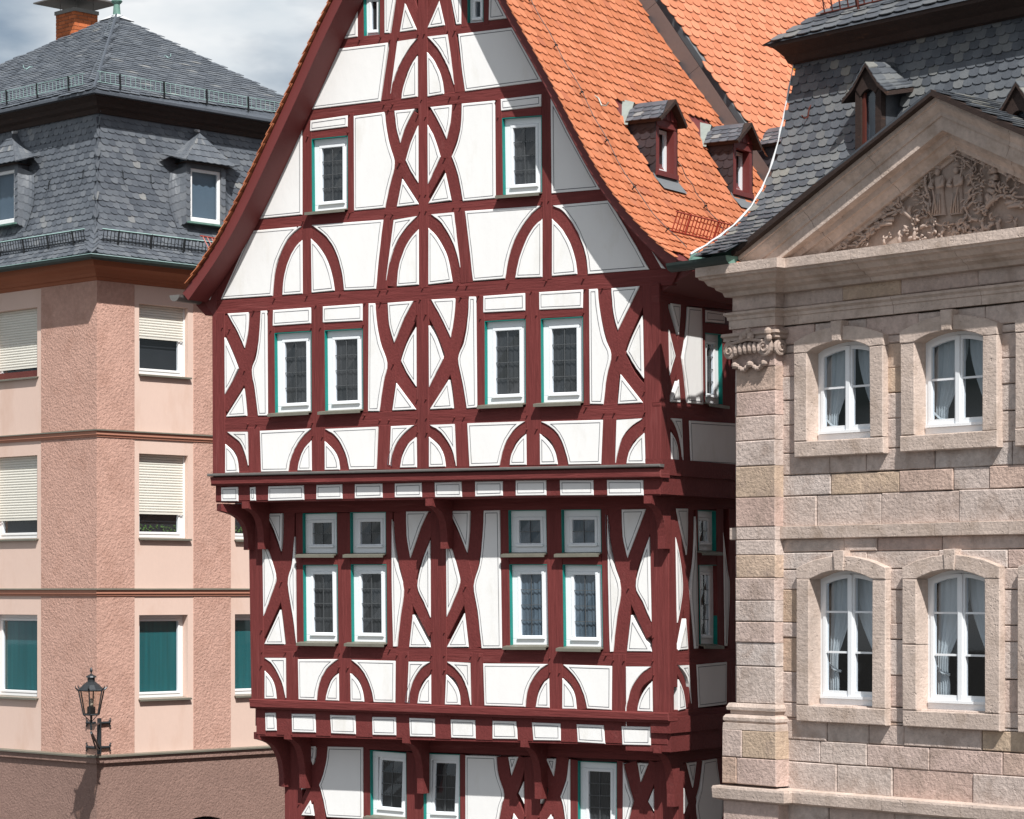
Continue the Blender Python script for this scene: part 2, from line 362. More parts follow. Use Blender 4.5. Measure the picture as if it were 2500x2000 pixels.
def tiles(parent, name, S, rows, cols, w, e, m, outline, keep, lift=.018, thick=.012, limit=300, seed=1, rise=0.0, jit=.006, stuffname=None, bond=.5, visible=None, clampa=None):
    """courses of tiles or slates laid on a surface S(a, b) -> point, normal; the largest in view are single parts, the rest one joined part"""
    rg = random.Random(seed); made = []
    top = max(y for x, y in outline)
    for i in range(*rows):
        for j in range(*cols):
            a = (j + (bond if i % 2 else 0)) * w + rg.uniform(-jit, jit) * .6; b = i * e + a * rise + rg.uniform(-jit, jit)
            if not keep(a, b): continue
            tw = rg.uniform(-jit, jit); hl = lift * rg.uniform(.8, 1.25)
            tp = []; bt = []
            for (x, y) in outline:
                xx = a + x
                if clampa: xx = min(max(xx, clampa[0]), clampa[1])
                P_, N_ = S(xx, b + y + x * tw)
                h = hl * (1 - y / top)
                tp.append(P_ + N_ * (h + thick)); bt.append(P_ + N_ * h)
            n = len(tp); fs = [tuple(range(n))]
            for k in range(n - 1): fs.append((k, k + n, k + 1 + n, k + 1))
            made.append((tp + bt, fs, rg.random()))
    cand = []
    for i, (vs, fs, r_) in enumerate(made):
        c = sum((Vector(v) for v in vs), Vector()) / len(vs)
        if inframe(c) and (visible is None or visible(project(c))): cand.append((c.length, i))
    cand.sort(); pick = set(i for _, i in cand[:limit]) if len(cand) > limit else set(i for _, i in cand)
    mb = MB(); first = None
    for i, (vs, fs, r_) in enumerate(made):
        if i in pick: mk(name, vs, fs, m, parent, rnd=r_)
        else: mb.add(vs, fs, r_ if r_ > 0 else .001)
    if mb.v: mb.build(stuffname or name, m, parent, kind='stuff', rnd=mb.r)
    return len(made)
def biber(w, e, over=1.3, round_=.42, seg=6):
    pts = [(-w / 2 * .985, e * over)]
    for k in range(seg + 1):
        a = math.pi + math.pi * k / seg
        pts.append((w / 2 * .985 * math.cos(a), w * round_ * (1 + math.sin(a))))
    pts.append((w / 2 * .985, e * over)); return pts
def schuppe(w, e, over=1.3, flip=1):
    p = [(-.5, over), (-.5, .55), (-.43, .3), (-.27, .12), (-.02, .02), (.3, 0), (.47, .08), (.5, .3), (.5, over)]
    p = [(x * w * 1.06 * flip, y * e) for x, y in p]
    return p if flip > 0 else list(reversed(p))

# ================================================================== setting
gs = 400.0
mk('ground', [(-gs, -gs, 0), (gs, -gs, 0), (gs, gs, 0), (-gs, gs, 0)], [(0, 1, 2, 3)], 'cobble', kind='structure')

# ================================================================== timber-framed house
T2 = Plane(((1613 - CX) / F * 36.0, 36.0), (.835, -.55))       # front of the upper storey and gable
d2 = Vector((-T2.n.x, -T2.n.y))
S2 = Plane(T2.o + d2 * 0.0, d2)                                # right-hand side wall of the upper storey
J1, J0 = .58, 1.16                                             # how far the lower storeys stand back
T1 = T2.shifted(-J1); T0 = T2.shifted(-J0)
UR1, UR0 = T1.uv(1633, 1500)[0], T0.uv(1655, 1950)[0]
UL2, UL1, UL0 = T2.uv(517, 950)[0], T1.uv(608, 1450)[0], T0.uv(694, 1950)[0]
S1 = Plane(T1.p(UR1, 0).to_2d(), d2); S0 = Plane(T0.p(UR0, 0).to_2d(), d2)
TJ2 = T2.shifted(-.05); TJ1 = T1.shifted(-.05)                 # rows of joist ends under the two overhangs
DEP = 9.0
zj2 = H + (CY - 1215) / F * 38; zj1 = H + (CY - 1795) / F * 38.8
TH = root('timber_house', (T2.p(-4, 0).x, T2.p(-4, 0).y, 0), 'red-brown and white half-timbered gabled house with steep orange tiled roof', 'house')

def core(name, pl, u0, u1, z0, z1, front=-.135, depth=DEP, m='timber2'):
    mb = MB(); a = pl.p(u0, z0, front)
    mb.box(a, pl.p(u1, z0, front) - a, pl.p(u0, z0, -depth) - pl.p(u0, z0, 0), (0, 0, z1 - z0)); return mb.build(name, m, TH)
core('wall', T0, UL0 + .02, UR0 - .135, 0, zj1 + .03)
core('wall', T1, UL1 + .02, UR1 - .135, zj1 + .03, zj2 + .03)
core('wall', T2, UL2 + .02, -.135, zj2 + .03, H + 4.35)

# ---- infill panels: outlines measured in the photograph
PANELS = []
def pan(pl, z, *polys):
    for q in polys: PANELS.append((pl, [pl.uv(*p) for p in px(z, q)]))
pan(T2, 'T', [(398, -60), (400, 388), (207, 412), (385, 20)], [(683, -60), (807, -60), (740, 350), (685, 352)], [(900, 35), (1022, 312), (845, 338)], [(1263, 10), (1320, 268), (1137, 295)],
    [(1375, -60), (1493, -60), (1490, 255), (1440, 258)], [(1787, -60), (1848, -60), (1978, 190), (1783, 215)],
    [(823, 438), (1028, 405), (985, 455), (930, 530), (880, 615), (835, 700), (795, 800), (765, 900), (750, 985)],
    [(1140, 387), (1350, 362), (1385, 620), (1418, 890), (1370, 740), (1325, 640), (1270, 540), (1210, 460)],
    [(1028, 590), (1030, 1018), (862, 1042), (880, 930), (920, 800), (970, 680)], [(1133, 548), (1190, 620), (1240, 710), (1285, 830), (1308, 990), (1138, 1018)])
pan(T2, 'Z1', [(1040, 295), (1348, 258), (1303, 608), (865, 662)], [(882, 727), (1107, 695), (1105, 762), (880, 790)], [(830, 745), (832, 1292), (562, 1318)],
    [(1142, 700), (1325, 675), (1335, 760), (1355, 870), (1388, 985), (1360, 1110), (1330, 1250), (1145, 1268)], [(1388, 668), (1510, 655), (1455, 760), (1422, 860), (1400, 770)],
    [(1530, 755), (1530, 1100), (1490, 1035), (1455, 965), (1485, 860)], [(1435, 1078), (1532, 1230), (1402, 1245)])
pan(T2, 'Z2', [(540, 205), (870, 165), (1045, 490), (580, 550), (560, 400)], [(372, 645), (500, 632), (490, 740), (468, 835), (440, 770)], [(355, 750), (395, 830), (432, 945), (395, 1025), (357, 1108)],
    [(462, 1042), (495, 1205), (360, 1225)], [(560, 625), (760, 605), (763, 1192), (568, 1210), (540, 1060), (500, 942), (530, 870), (555, 760)], [(795, 597), (1040, 568), (1038, 640), (797, 668)],
    [(1097, 592), (1112, 610), (1240, 860), (1395, 1138), (1103, 1163)],
    [(360, 1372), (420, 1440), (475, 1550), (503, 1695), (360, 1712)], [(378, 1290), (512, 1278), (530, 1420), (552, 1610), (525, 1500), (480, 1400), (430, 1330)],
    [(580, 1272), (1035, 1238), (960, 1310), (890, 1420), (845, 1540), (820, 1675), (628, 1692), (605, 1480)], [(1045, 1318), (1045, 1668), (882, 1672), (905, 1560), (945, 1450), (990, 1370)],
    [(1103, 1318), (1165, 1385), (1215, 1480), (1245, 1580), (1253, 1650), (1103, 1662)], [(1110, 1238), (1450, 1208), (1580, 1430), (1688, 1622), (1322, 1648), (1310, 1540), (1275, 1430), (1220, 1330), (1165, 1265)])
pan(T2, 'Z3', [(718, 1510), (800, 1618), (775, 1615)])
pan(T2, 'P', [(530, 687), (513, 732), (500, 733)], [(613, 564), (736, 553), (708, 577), (686, 615), (671, 660), (664.5, 722), (539.5, 730.5)], [(738, 586), (739, 717), (689.5, 720.5), (693, 680), (703, 640), (720, 605)],
    [(759, 583), (776, 601), (797, 635), (810, 675), (816.5, 710), (761, 715)], [(761, 550), (936, 536.5), (926, 620), (918, 705.5), (840, 709), (834, 661), (820, 615), (797, 578)],
    [(962, 537.5), (1019, 527.5), (994, 553), (972, 585), (957, 620), (949, 650), (943, 684)], [(1022, 560), (1022, 695), (969, 699.5), (972, 662), (980, 628), (998, 588)])
pan(T2, 'M1', [(147, 308), (283, 298), (278, 420), (258, 530), (215, 430)], [(128, 460), (170, 550), (215, 662), (175, 750), (130, 830)], [(252, 792), (270, 970), (137, 977)],
    [(362, 290), (403, 287), (407, 968), (345, 970), (325, 800), (305, 675), (335, 580), (352, 450)], [(442, 285), (687, 268), (687, 370), (440, 388)], [(765, 262), (1022, 243), (1020, 352), (765, 366)],
    [(1062, 242), (1103, 240), (1110, 350), (1135, 490), (1180, 632), (1155, 760), (1130, 940), (1058, 940)], [(1185, 238), (1352, 225), (1290, 340), (1228, 495), (1195, 380)],
    [(1368, 395), (1370, 780), (1310, 690), (1272, 612), (1310, 500)], [(1240, 757), (1367, 928), (1215, 935)], [(1467, 217), (1622, 207), (1615, 330), (1592, 460), (1530, 330)],
    [(1450, 385), (1500, 470), (1545, 600), (1500, 690), (1452, 785)], [(1580, 735), (1608, 920), (1457, 928)],
    [(148, 1075), (275, 1073), (282, 1290), (262, 1210), (225, 1135)], [(132, 1152), (180, 1200), (210, 1265), (220, 1338), (132, 1340)], [(357, 1068), (690, 1053), (630, 1110), (580, 1190), (550, 1270), (540, 1330), (365, 1333)],
    [(690, 1130), (692, 1323), (600, 1325), (615, 1250), (645, 1180)], [(777, 1135), (830, 1190), (862, 1250), (873, 1318), (777, 1322)], [(780, 1055), (1123, 1040), (1113, 1312), (938, 1317), (920, 1230), (885, 1150), (840, 1090)],
    [(1205, 1038), (1358, 1030), (1290, 1085), (1235, 1160), (1205, 1250), (1200, 1290)], [(1370, 1108), (1373, 1303), (1265, 1305), (1280, 1230), (1320, 1150)], [(1453, 1107), (1510, 1160), (1545, 1220), (1560, 1298), (1453, 1302)],
    [(1460, 1030), (1617, 1022), (1630, 1295), (1605, 1190), (1560, 1110), (1515, 1060)])
pan(T2, 'M2', [(385, 198), (430, 197), (437, 915), (370, 922), (345, 760), (315, 600), (350, 500), (375, 360)], [(477, 195), (748, 175), (748, 287), (477, 302)], [(840, 168), (1125, 152), (1122, 270), (840, 283)],
    [(1163, 150), (1217, 147), (1230, 300), (1260, 460), (1305, 575), (1275, 720), (1255, 895), (1168, 893)], [(1307, 143), (1490, 130), (1420, 270), (1350, 413), (1320, 300)], [(1508, 320), (1517, 728), (1455, 640), (1405, 555), (1445, 450)],
    [(1367, 700), (1510, 885), (1350, 893)], [(375, 1018), (748, 1005), (685, 1050), (630, 1130), (600, 1210), (583, 1290), (390, 1295)], [(755, 1088), (758, 1288), (648, 1290), (660, 1220), (700, 1140)],
    [(843, 1085), (905, 1150), (940, 1210), (958, 1283), (845, 1287)], [(850, 1008), (1252, 995), (1240, 1283), (1030, 1285), (1010, 1200), (975, 1110), (920, 1045)], [(1342, 997), (1510, 987), (1430, 1045), (1375, 1120), (1340, 1240), (1335, 1275)],
    [(1520, 1080), (1527, 1278), (1405, 1280), (1420, 1210), (1460, 1140)])
pan(TJ2, 'M1', [(107, 1433), (215, 1430), (217, 1522), (107, 1523)], [(293, 1432), (328, 1430), (333, 1518), (295, 1520)], [(412, 1427), (640, 1420), (645, 1513), (410, 1520)], [(725, 1418), (890, 1413), (892, 1507), (723, 1510)],
    [(972, 1412), (1150, 1408), (1152, 1500), (972, 1504)], [(1232, 1408), (1405, 1403), (1408, 1497), (1232, 1498)], [(1490, 1402), (1663, 1397), (1667, 1495), (1492, 1498)])
pan(TJ2, 'M2', [(425, 1396), (603, 1392), (605, 1487), (425, 1492)], [(688, 1388), (885, 1387), (888, 1485), (688, 1487)], [(975, 1387), (1190, 1386), (1193, 1485), (977, 1485)], [(1280, 1386), (1513, 1385), (1515, 1485), (1282, 1487)])
pan(T1, 'D1', [(237, 257), (375, 255), (372, 450), (367, 572), (310, 400)], [(208, 475), (260, 570), (295, 680), (322, 805), (270, 980), (218, 1118)], [(358, 1065), (395, 1355), (225, 1355)], [(482, 450), (487, 740), (490, 1080), (498, 1355), (470, 1130), (427, 845), (460, 680)],
    [(1302, 305), (1320, 540), (1350, 720), (1398, 900), (1370, 1130), (1340, 1375), (1313, 1375), (1300, 800)], [(1420, 238), (1607, 236), (1540, 380), (1455, 630), (1425, 440)], [(1623, 485), (1625, 1130), (1570, 1000), (1515, 865), (1560, 650)], [(1475, 1108), (1623, 1380), (1447, 1380)])
pan(T1, 'D2', [(335, 235), (508, 232), (500, 450), (485, 583), (420, 420)], [(308, 465), (360, 570), (400, 720), (422, 840), (370, 990), (312, 1125)], [(462, 1095), (495, 1380), (315, 1382)], [(625, 230), (760, 228), (778, 1390), (608, 1390), (575, 1080), (540, 865), (590, 680), (615, 450)])
pan(T1, 'D3', [(633, 270), (645, 490), (680, 680), (745, 890), (710, 1130), (680, 1418), (655, 1418), (640, 800)], [(752, 220), (953, 218), (890, 390), (800, 630), (762, 450)], [(985, 450), (1000, 1165), (930, 1000), (870, 865), (920, 640)], [(830, 1110), (1005, 1418), (795, 1415)])
pan(T1, 'B1', [(388, 680), (525, 682), (525, 940), (505, 850), (470, 770), (430, 710)], [(388, 765), (430, 815), (452, 870), (462, 945), (387, 945)], [(603, 690), (863, 690), (800, 740), (755, 810), (730, 890), (722, 953), (608, 950)], [(868, 780), (868, 958), (782, 956), (795, 890), (825, 820)],
    [(943, 780), (990, 835), (1020, 900), (1030, 963), (945, 963)], [(950, 695), (1235, 700), (1232, 970), (1095, 968), (1080, 890), (1045, 800), (1000, 735)], [(1320, 706), (1460, 708), (1400, 750), (1350, 830), (1320, 930), (1315, 970)], [(1465, 788), (1466, 980), (1378, 977), (1392, 900), (1425, 835)],
    [(1563, 790), (1610, 845), (1645, 910), (1653, 985), (1555, 983)])
pan(T1, 'B2', [(245, 706), (390, 713), (398, 985), (375, 880), (340, 800), (295, 745)], [(477, 717), (897, 722), (835, 765), (780, 850), (755, 930), (748, 998), (485, 990)], [(905, 812), (908, 1003), (818, 1000), (832, 920), (865, 850)], [(990, 812), (1040, 870), (1070, 930), (1082, 1012), (990, 1010)],
    [(995, 725), (1310, 733), (1308, 1018), (1150, 1010), (1130, 920), (1090, 830), (1040, 765)], [(1402, 738), (1565, 738), (1500, 785), (1440, 870), (1408, 980), (1403, 1022)], [(1572, 832), (1573, 1027), (1475, 1025), (1490, 950), (1530, 880)])
pan(TJ1, 'B1', [(392, 1037), (458, 1036), (466, 1152), (395, 1152)], [(563, 1043), (715, 1046), (720, 1165), (567, 1160)], [(812, 1050), (975, 1056), (980, 1175), (820, 1170)], [(1085, 1063), (1238, 1066), (1240, 1182), (1088, 1180)], [(1325, 1070), (1490, 1075), (1492, 1193), (1330, 1190)])
pan(TJ1, 'B2', [(267, 1078), (424, 1084), (428, 1203), (270, 1197)], [(537, 1088), (690, 1093), (700, 1208), (538, 1204)], [(793, 1098), (978, 1106), (980, 1217), (803, 1213)], [(1083, 1110), (1257, 1117), (1267, 1238), (1090, 1227)], [(1373, 1123), (1563, 1128), (1563, 1247), (1380, 1243)])
pan(T0, 'G1', [(550, 705), (693, 703), (685, 830), (655, 965)], [(497, 1045), (553, 1220), (493, 1320)], [(620, 1465), (668, 1678), (493, 1670)], [(865, 705), (1358, 718), (1360, 1720), (850, 1695), (790, 1400), (743, 1245), (800, 1100), (845, 900)])
pan(T0, 'B2', [(362, 1310), (560, 1318), (575, 1440), (612, 1565), (590, 1650), (565, 1780), (362, 1780)])
pan(T0, 'G2', [(235, 852), (375, 850), (280, 1110)], [(450, 1200), (460, 1510), (382, 1360)], [(683, 1200), (757, 1400), (690, 1510)], [(765, 875), (905, 877), (870, 1125)], [(1088, 885), (1105, 885), (1105, 1840), (1050, 1840), (1010, 1550), (968, 1410), (1050, 1180)],
    [(312, 1645), (440, 1840), (270, 1840)], [(832, 1658), (885, 1840), (700, 1840)])
pan(T0, 'G3', [(410, 925), (440, 1100), (490, 1300), (547, 1475), (510, 1620), (450, 1840), (410, 1840)], [(612, 935), (763, 942), (655, 1205)], [(838, 1300), (843, 1615), (763, 1478)])
pan(S2, 'M3', [(682, 403), (752, 415), (748, 500), (738, 625), (710, 510)], [(668, 590), (690, 680), (713, 775), (690, 850), (675, 910)], [(738, 940), (750, 1100), (680, 1095)], [(805, 428), (900, 440), (910, 1115), (803, 1105), (785, 950), (768, 795), (790, 640)], [(928, 450), (1060, 470), (1060, 545), (928, 535)],
    [(683, 1212), (758, 1215), (770, 1510), (745, 1350), (715, 1260)], [(685, 1310), (715, 1360), (733, 1430), (740, 1528), (690, 1528)], [(812, 1228), (1150, 1250), (1150, 1545), (825, 1530)])
pan(S1, 'D3', [(1210, 212), (1308, 212), (1305, 450), (1298, 605), (1250, 400)], [(1205, 455), (1240, 620), (1265, 850), (1250, 1020), (1222, 1175)], [(1292, 1140), (1310, 1398), (1228, 1405)], [(1373, 280), (1385, 700), (1395, 1390), (1370, 1393), (1345, 1100), (1333, 890), (1355, 620)], [(1605, 410), (1640, 720), (1660, 890), (1640, 1370), (1618, 1368)])
pan(S1, 'B3', [(555, 918), (607, 915), (620, 1115), (598, 980)], [(553, 990), (578, 1050), (592, 1145), (553, 1153)], [(648, 912), (807, 898), (805, 1120), (658, 1138)])
pan(S0, 'G3', [(1305, 940), (1438, 920), (1387, 1282)], [(1265, 1290), (1318, 1505), (1265, 1645)], [(1537, 905), (1720, 873), (1760, 1200), (1815, 1450), (1780, 1840), (1480, 1840), (1440, 1540), (1490, 1330), (1515, 1100)])
pan(T2, 'P', [(935, -75), (1022, -75), (1022, -285)], [(1052, -75), (1160, -75), (1052, -285)])
wob = random.Random(3)
for pl, poly in PANELS:
    q = ccw(rounded(poly, 4)); q = [(u + wob.uniform(-.0025, .0025), z + wob.uniform(-.0025, .0025)) for u, z in q]
    vs, fs = prism(q, pl, -.13, .009, .007)
    o = mk('infill_panel', vs, fs, 'plaster', TH)
    li = inset(q, .034)
    if li and len(li) > 2 and area(li) > .004:
        li = ccw(clean(li)); n = len(li); inn = []
        for i in range(n):
            a = Vector(li[i]) - Vector(li[i - 1]); b = Vector(li[(i + 1) % n]) - Vector(li[i])
            if a.length < 1e-5 or b.length < 1e-5: inn.append(li[i]); continue
            a.normalize(); b.normalize(); m_ = (Vector((-a.y, a.x)) + Vector((-b.y, b.x))); k = m_.length_squared
            m_ = m_ * (2 / k) if k > .15 else m_ * 5
            wl_ = .0085 * wob.uniform(.75, 1.25)
            inn.append((li[i][0] + m_.x * wl_, li[i][1] + m_.y * wl_))
        vs = [pl.p(u, z, .0115) for u, z in li] + [pl.p(u, z, .0115) for u, z in inn]
        mk('painted_line', vs, [(i, (i + 1) % n, (i + 1) % n + n, i + n) for i in range(n)], 'line', o)

# ---- timbers
BI = [0]
def beam(name, pl, z, pts, layer=0.0, d0=-.13, bevel=.007):
    BI[0] += 1; q = [pl.uv(*p) for p in px(z, pts)]
    vs, fs = prism(q, pl, d0, layer - (BI[0] % 9) * .0005, bevel); return mk(name, vs, fs, {'post': 'timber_v', 'rail': 'timber_h'}.get(name, 'timber'), TH, rnd=wob.uniform(.2, .8))
def brace(pl, z, pts, w, layer=-.009):
    s = ZM[z][2]; P_ = [Vector(pl.uv(*p)) for p in px(z, pts)]
    Q = []
    for i in range(len(P_) - 1):
        p0 = P_[max(i - 1, 0)]; p1 = P_[i]; p2 = P_[i + 1]; p3 = P_[min(i + 2, len(P_) - 1)]
        for k in range(4):
            t = k / 4; Q.append(.5 * ((2 * p1) + (p2 - p0) * t + (2 * p0 - 5 * p1 + 4 * p2 - p3) * t * t + (3 * p1 - p0 - 3 * p2 + p3) * t ** 3))
    Q.append(P_[-1]); hw = w / s / 2 / 150.0 * 1.06; le = []; ri = []
    for i, c in enumerate(Q):
        d = (Q[min(i + 1, len(Q) - 1)] - Q[max(i - 1, 0)]).normalized(); nn = Vector((-d.y, d.x)); le.append(c + nn * hw); ri.append(c - nn * hw)
    poly = [(v.x, v.y) for v in le] + [(v.x, v.y) for v in reversed(ri)]
    BI[0] += 1; vs, fs = prism(poly, pl, -.13, layer - (BI[0] % 9) * .0005, .006); mk('brace', vs, fs, 'timber', TH, rnd=wob.uniform(.2, .8))
def rails(pl, z, *qs):
    for q in qs: beam('rail', pl, z, q, -.0045)
def posts(pl, z, *qs):
    for q in qs: beam('post', pl, z, q, 0.0)
def braces(pl, z, *qs):
    for w, q in qs: brace(pl, z, q, w)
# gable
rails(T2, 'T', [(150, 420), (2060, 186), (2095, 285), (130, 532)])
rails(T2, 'P', [(738, 270), (1330, 198), (1345, 230), (735, 296)], [(620, 536), (1470, 461), (1495, 490), (606, 565)], [(470, 737), (1660, 653), (1640, 696), (500, 770)])
rails(T2, 'Z1', [(880, 790), (1107, 762), (1105, 816), (885, 837)]); rails(T2, 'Z2', [(797, 668), (1040, 640), (1040, 694), (800, 711)])
posts(T2, 'T', [(398, -60), (461, -60), (468, 425), (398, 430)], [(628, -60), (685, -60), (687, 390), (626, 395)], [(1490, -60), (1556, -60), (1556, 285), (1490, 290)], [(1723, -60), (1786, -60), (1784, 260), (1723, 268)],
      [(812, -60), (920, -60), (748, 1050), (645, 1062)], [(1240, -60), (1372, -60), (1530, 968), (1425, 978)])
beam('rail', T2, 'T', [(465, 378), (627, 365), (630, 400), (466, 412)], -.0045); beam('rail', T2, 'T', [(1556, 242), (1722, 232), (1724, 262), (1556, 275)], -.0045)
posts(T2, 'P', [(1019, -60), (1042.5, -60), (1046, 702), (1022, 704)], [(934, 530), (964, 528), (944, 706), (916, 709)])
posts(T2, 'Z1', [(832, 690), (888, 685), (892, 1300), (888, 1770), (833, 1775), (832, 1300)], [(1105, 685), (1142, 680), (1145, 1280), (1105, 1285)])
posts(T2, 'Z2', [(760, 596), (800, 590), (807, 1190), (764, 1195)], [(1040, 560), (1097, 553), (1103, 1680), (1045, 1690)], [(510, 1268), (583, 1262), (630, 1700), (553, 1706)])
beam('rafter', T2, 'P', [(886, -30), (822, 120), (751, 269), (628, 535), (540, 731), (478, 740), (575, 535), (700, 269), (770, 120), (832, -30)], -.003)
beam('rafter', T2, 'P', [(1198, -30), (1253, 67), (1324, 199), (1351, 247), (1466, 462), (1488, 490), (1585, 658), (1652, 655), (1535, 490), (1508, 462), (1393, 247), (1292, 67), (1242, -30)], -.003)
braces(T2, 'T', (125, [(1060, 440), (960, 560), (880, 700), (830, 840), (795, 1050)]), (122, [(1100, 420), (1210, 570), (1300, 700), (1350, 840), (1370, 1000)]), (100, [(920, -60), (1060, 310)]), (100, [(1250, -60), (1105, 290)]))
braces(T2, 'Z1', (66, [(1357, 650), (1370, 780), (1400, 900), (1445, 1020), (1560, 1200)]), (72, [(1530, 690), (1455, 830), (1420, 970), (1385, 1120), (1362, 1260)]))
braces(T2, 'Z2', (66, [(530, 620), (520, 740), (490, 850), (440, 970), (330, 1170)]), (70, [(345, 680), (430, 830), (470, 960), (505, 1080), (535, 1215)]),
       (70, [(1070, 1250), (975, 1340), (917, 1435), (875, 1550), (850, 1690)]), (72, [(1075, 1255), (1170, 1330), (1235, 1420), (1275, 1540), (1290, 1660)]))
braces(T2, 'P', (28, [(750, 560), (714, 591), (694.5, 628), (682, 670), (677, 725)]), (27, [(748, 557), (786, 590), (808, 625), (822, 668), (828, 712)]), (28, [(1030, 535), (996, 570), (976, 607), (964, 645), (956, 700)]), (28, [(1035, 530), (1073, 562), (1097, 602), (1110, 645), (1118, 692)]))
rails(T2, 'P', [(880, -22), (1235, -50), (1222, -78), (893, -50)])
posts(T2, 'P', [(1021, -60), (1052, -60), (1052, -400), (1021, -400)])
# upper storey
rails(T2, 'P', [(548, 1018.5), (1572, 983), (1572, 1022), (548, 1056)], [(519, 1152), (1616, 1130), (1616, 1142), (519, 1165)])
rails(T2, 'M1', [(440, 388), (688, 370), (688, 419), (448, 434)], [(765, 366), (1020, 352), (1020, 404), (772, 417)]); rails(T2, 'M2', [(477, 302), (748, 287), (748, 342), (483, 357)], [(840, 283), (1122, 270), (1120, 326), (846, 342)])
posts(T2, 'M1', [(46, 300), (128, 300), (132, 1345), (50, 1345)], [(277, 1045), (357, 1045), (363, 1345), (284, 1345)], [(405, 282), (449, 280), (454, 965), (408, 965)], [(688, 262), (774, 258), (779, 1060), (777, 1332), (692, 1332), (690, 1060)], [(1021, 243), (1062, 240), (1058, 950), (1024, 950)],
      [(1124, 1032), (1206, 1028), (1200, 1320), (1112, 1320)], [(1368, 215), (1450, 210), (1453, 1312), (1373, 1312)])
posts(T2, 'M2', [(290, 1015), (373, 1012), (390, 1303), (303, 1303)], [(432, 193), (484, 190), (486, 915), (437, 922)], [(748, 168), (847, 165), (852, 905), (845, 1292), (757, 1292), (751, 905)], [(1121, 150), (1163, 146), (1168, 903), (1124, 905)], [(1252, 988), (1340, 983), (1335, 1292), (1240, 1292)], [(1508, 118), (1614, 104), (1628, 1288), (1526, 1288)])
braces(T2, 'M1', (84, [(322, 285), (312, 440), (280, 580), (235, 720), (115, 920)]), (82, [(120, 330), (192, 490), (240, 610), (290, 780), (310, 985)]), (86, [(1140, 235), (1160, 420), (1215, 600), (1290, 760), (1400, 900)]), (84, [(1380, 230), (1300, 390), (1235, 560), (1190, 760), (1165, 945)]),
       (86, [(1665, 200), (1640, 400), (1585, 600), (1510, 760), (1430, 900)]), (84, [(1440, 230), (1530, 400), (1600, 590), (1640, 760), (1655, 935)]),
       (72, [(120, 1110), (190, 1150), (235, 1220), (250, 1340)]), (66, [(710, 1075), (630, 1140), (585, 1225), (568, 1335)]), (66, [(760, 1080), (845, 1150), (890, 1225), (905, 1325)]), (70, [(1400, 1050), (1300, 1115), (1245, 1200), (1230, 1310)]), (72, [(1430, 1050), (1525, 1110), (1570, 1190), (1595, 1310)]))
braces(T2, 'M2', (86, [(1255, 140), (1285, 330), (1340, 540), (1420, 720), (1540, 860)]), (86, [(1520, 130), (1430, 330), (1360, 500), (1310, 700), (1295, 900)]), (70, [(770, 1025), (680, 1090), (630, 1180), (615, 1300)]), (70, [(820, 1025), (925, 1090), (975, 1180), (995, 1295)]), (76, [(1540, 1020), (1430, 1095), (1380, 1190), (1370, 1285)]))
# middle storey
rails(T1, 'P', [(606, 1205), (1640, 1185), (1632, 1243), (606, 1253.5)], [(640, 1573), (1595, 1591), (1595, 1628), (640, 1606)])
rails(T1, 'D1', [(545, 593), (835, 593), (836, 689), (548, 689)], [(948, 593), (1248, 591), (1250, 685), (952, 686)]); rails(T1, 'D2', [(833, 589), (1153, 587), (1158, 685), (838, 686)], [(1280, 588), (1610, 585), (1613, 690), (1286, 688)])
posts(T1, 'P', [(606, 1250), (641, 1250), (645, 1712), (613, 1712)], [(1586, 1240), (1631, 1238), (1634.5, 1742), (1594, 1742)])
posts(T1, 'B1', [(523, 640), (604, 640), (608, 965), (527, 965)], [(1236, 640), (1320, 640), (1315, 985), (1233, 985)]); posts(T1, 'B2', [(392, 645), (475, 650), (485, 1005), (398, 1005)], [(1312, 655), (1402, 655), (1405, 1028), (1308, 1028)])
posts(T1, 'D1', [(487, 250), (546, 250), (556, 1362), (497, 1362)], [(834, 250), (946, 248), (958, 1350), (955, 1480), (945, 1860), (855, 1860), (845, 1350)], [(1246, 242), (1302, 242), (1313, 1385), (1256, 1385)])
posts(T1, 'D2', [(176, 225), (308, 225), (312, 1380), (305, 1960), (180, 1960), (178, 1380)], [(762, 226), (830, 226), (847, 1395), (778, 1395)], [(1148, 222), (1276, 222), (1296, 1385), (1285, 1530), (1287, 1975), (1172, 1975), (1166, 1385)]); posts(T1, 'D3', [(576, 215), (635, 215), (658, 1425), (592, 1425)])
braces(T1, 'D1', (106, [(430, 245), (425, 480), (395, 700), (340, 920), (170, 1300)]), (100, [(205, 330), (300, 560), (355, 740), (410, 1050), (447, 1370)]), (114, [(1360, 240), (1375, 480), (1420, 720), (1480, 920), (1650, 1260)]), (110, [(1640, 260), (1540, 520), (1460, 740), (1420, 1000), (1395, 1390)]))
braces(T1, 'D2', (112, [(565, 220), (555, 450), (520, 680), (450, 900), (270, 1270)]), (110, [(280, 290), (395, 520), (460, 720), (500, 960), (550, 1390)]))
braces(T1, 'D3', (116, [(690, 215), (705, 430), (755, 680), (840, 900), (1010, 1280)]), (116, [(1010, 215), (920, 430), (830, 680), (770, 960), (735, 1420)]))
braces(T1, 'B1', (70, [(375, 720), (440, 770), (480, 850), (495, 955)]), (64, [(890, 710), (805, 780), (765, 860), (750, 965)]), (66, [(920, 715), (1010, 790), (1045, 870), (1062, 970)]), (68, [(1490, 725), (1395, 795), (1355, 880), (1342, 985)]))
braces(T1, 'B2', (70, [(215, 725), (310, 790), (350, 880), (362, 995)]), (68, [(920, 745), (840, 805), (795, 890), (782, 1005)]), (68, [(965, 745), (1060, 815), (1100, 900), (1115, 1015)]), (72, [(1590, 755), (1485, 830), (1445, 920), (1435, 1030)]))
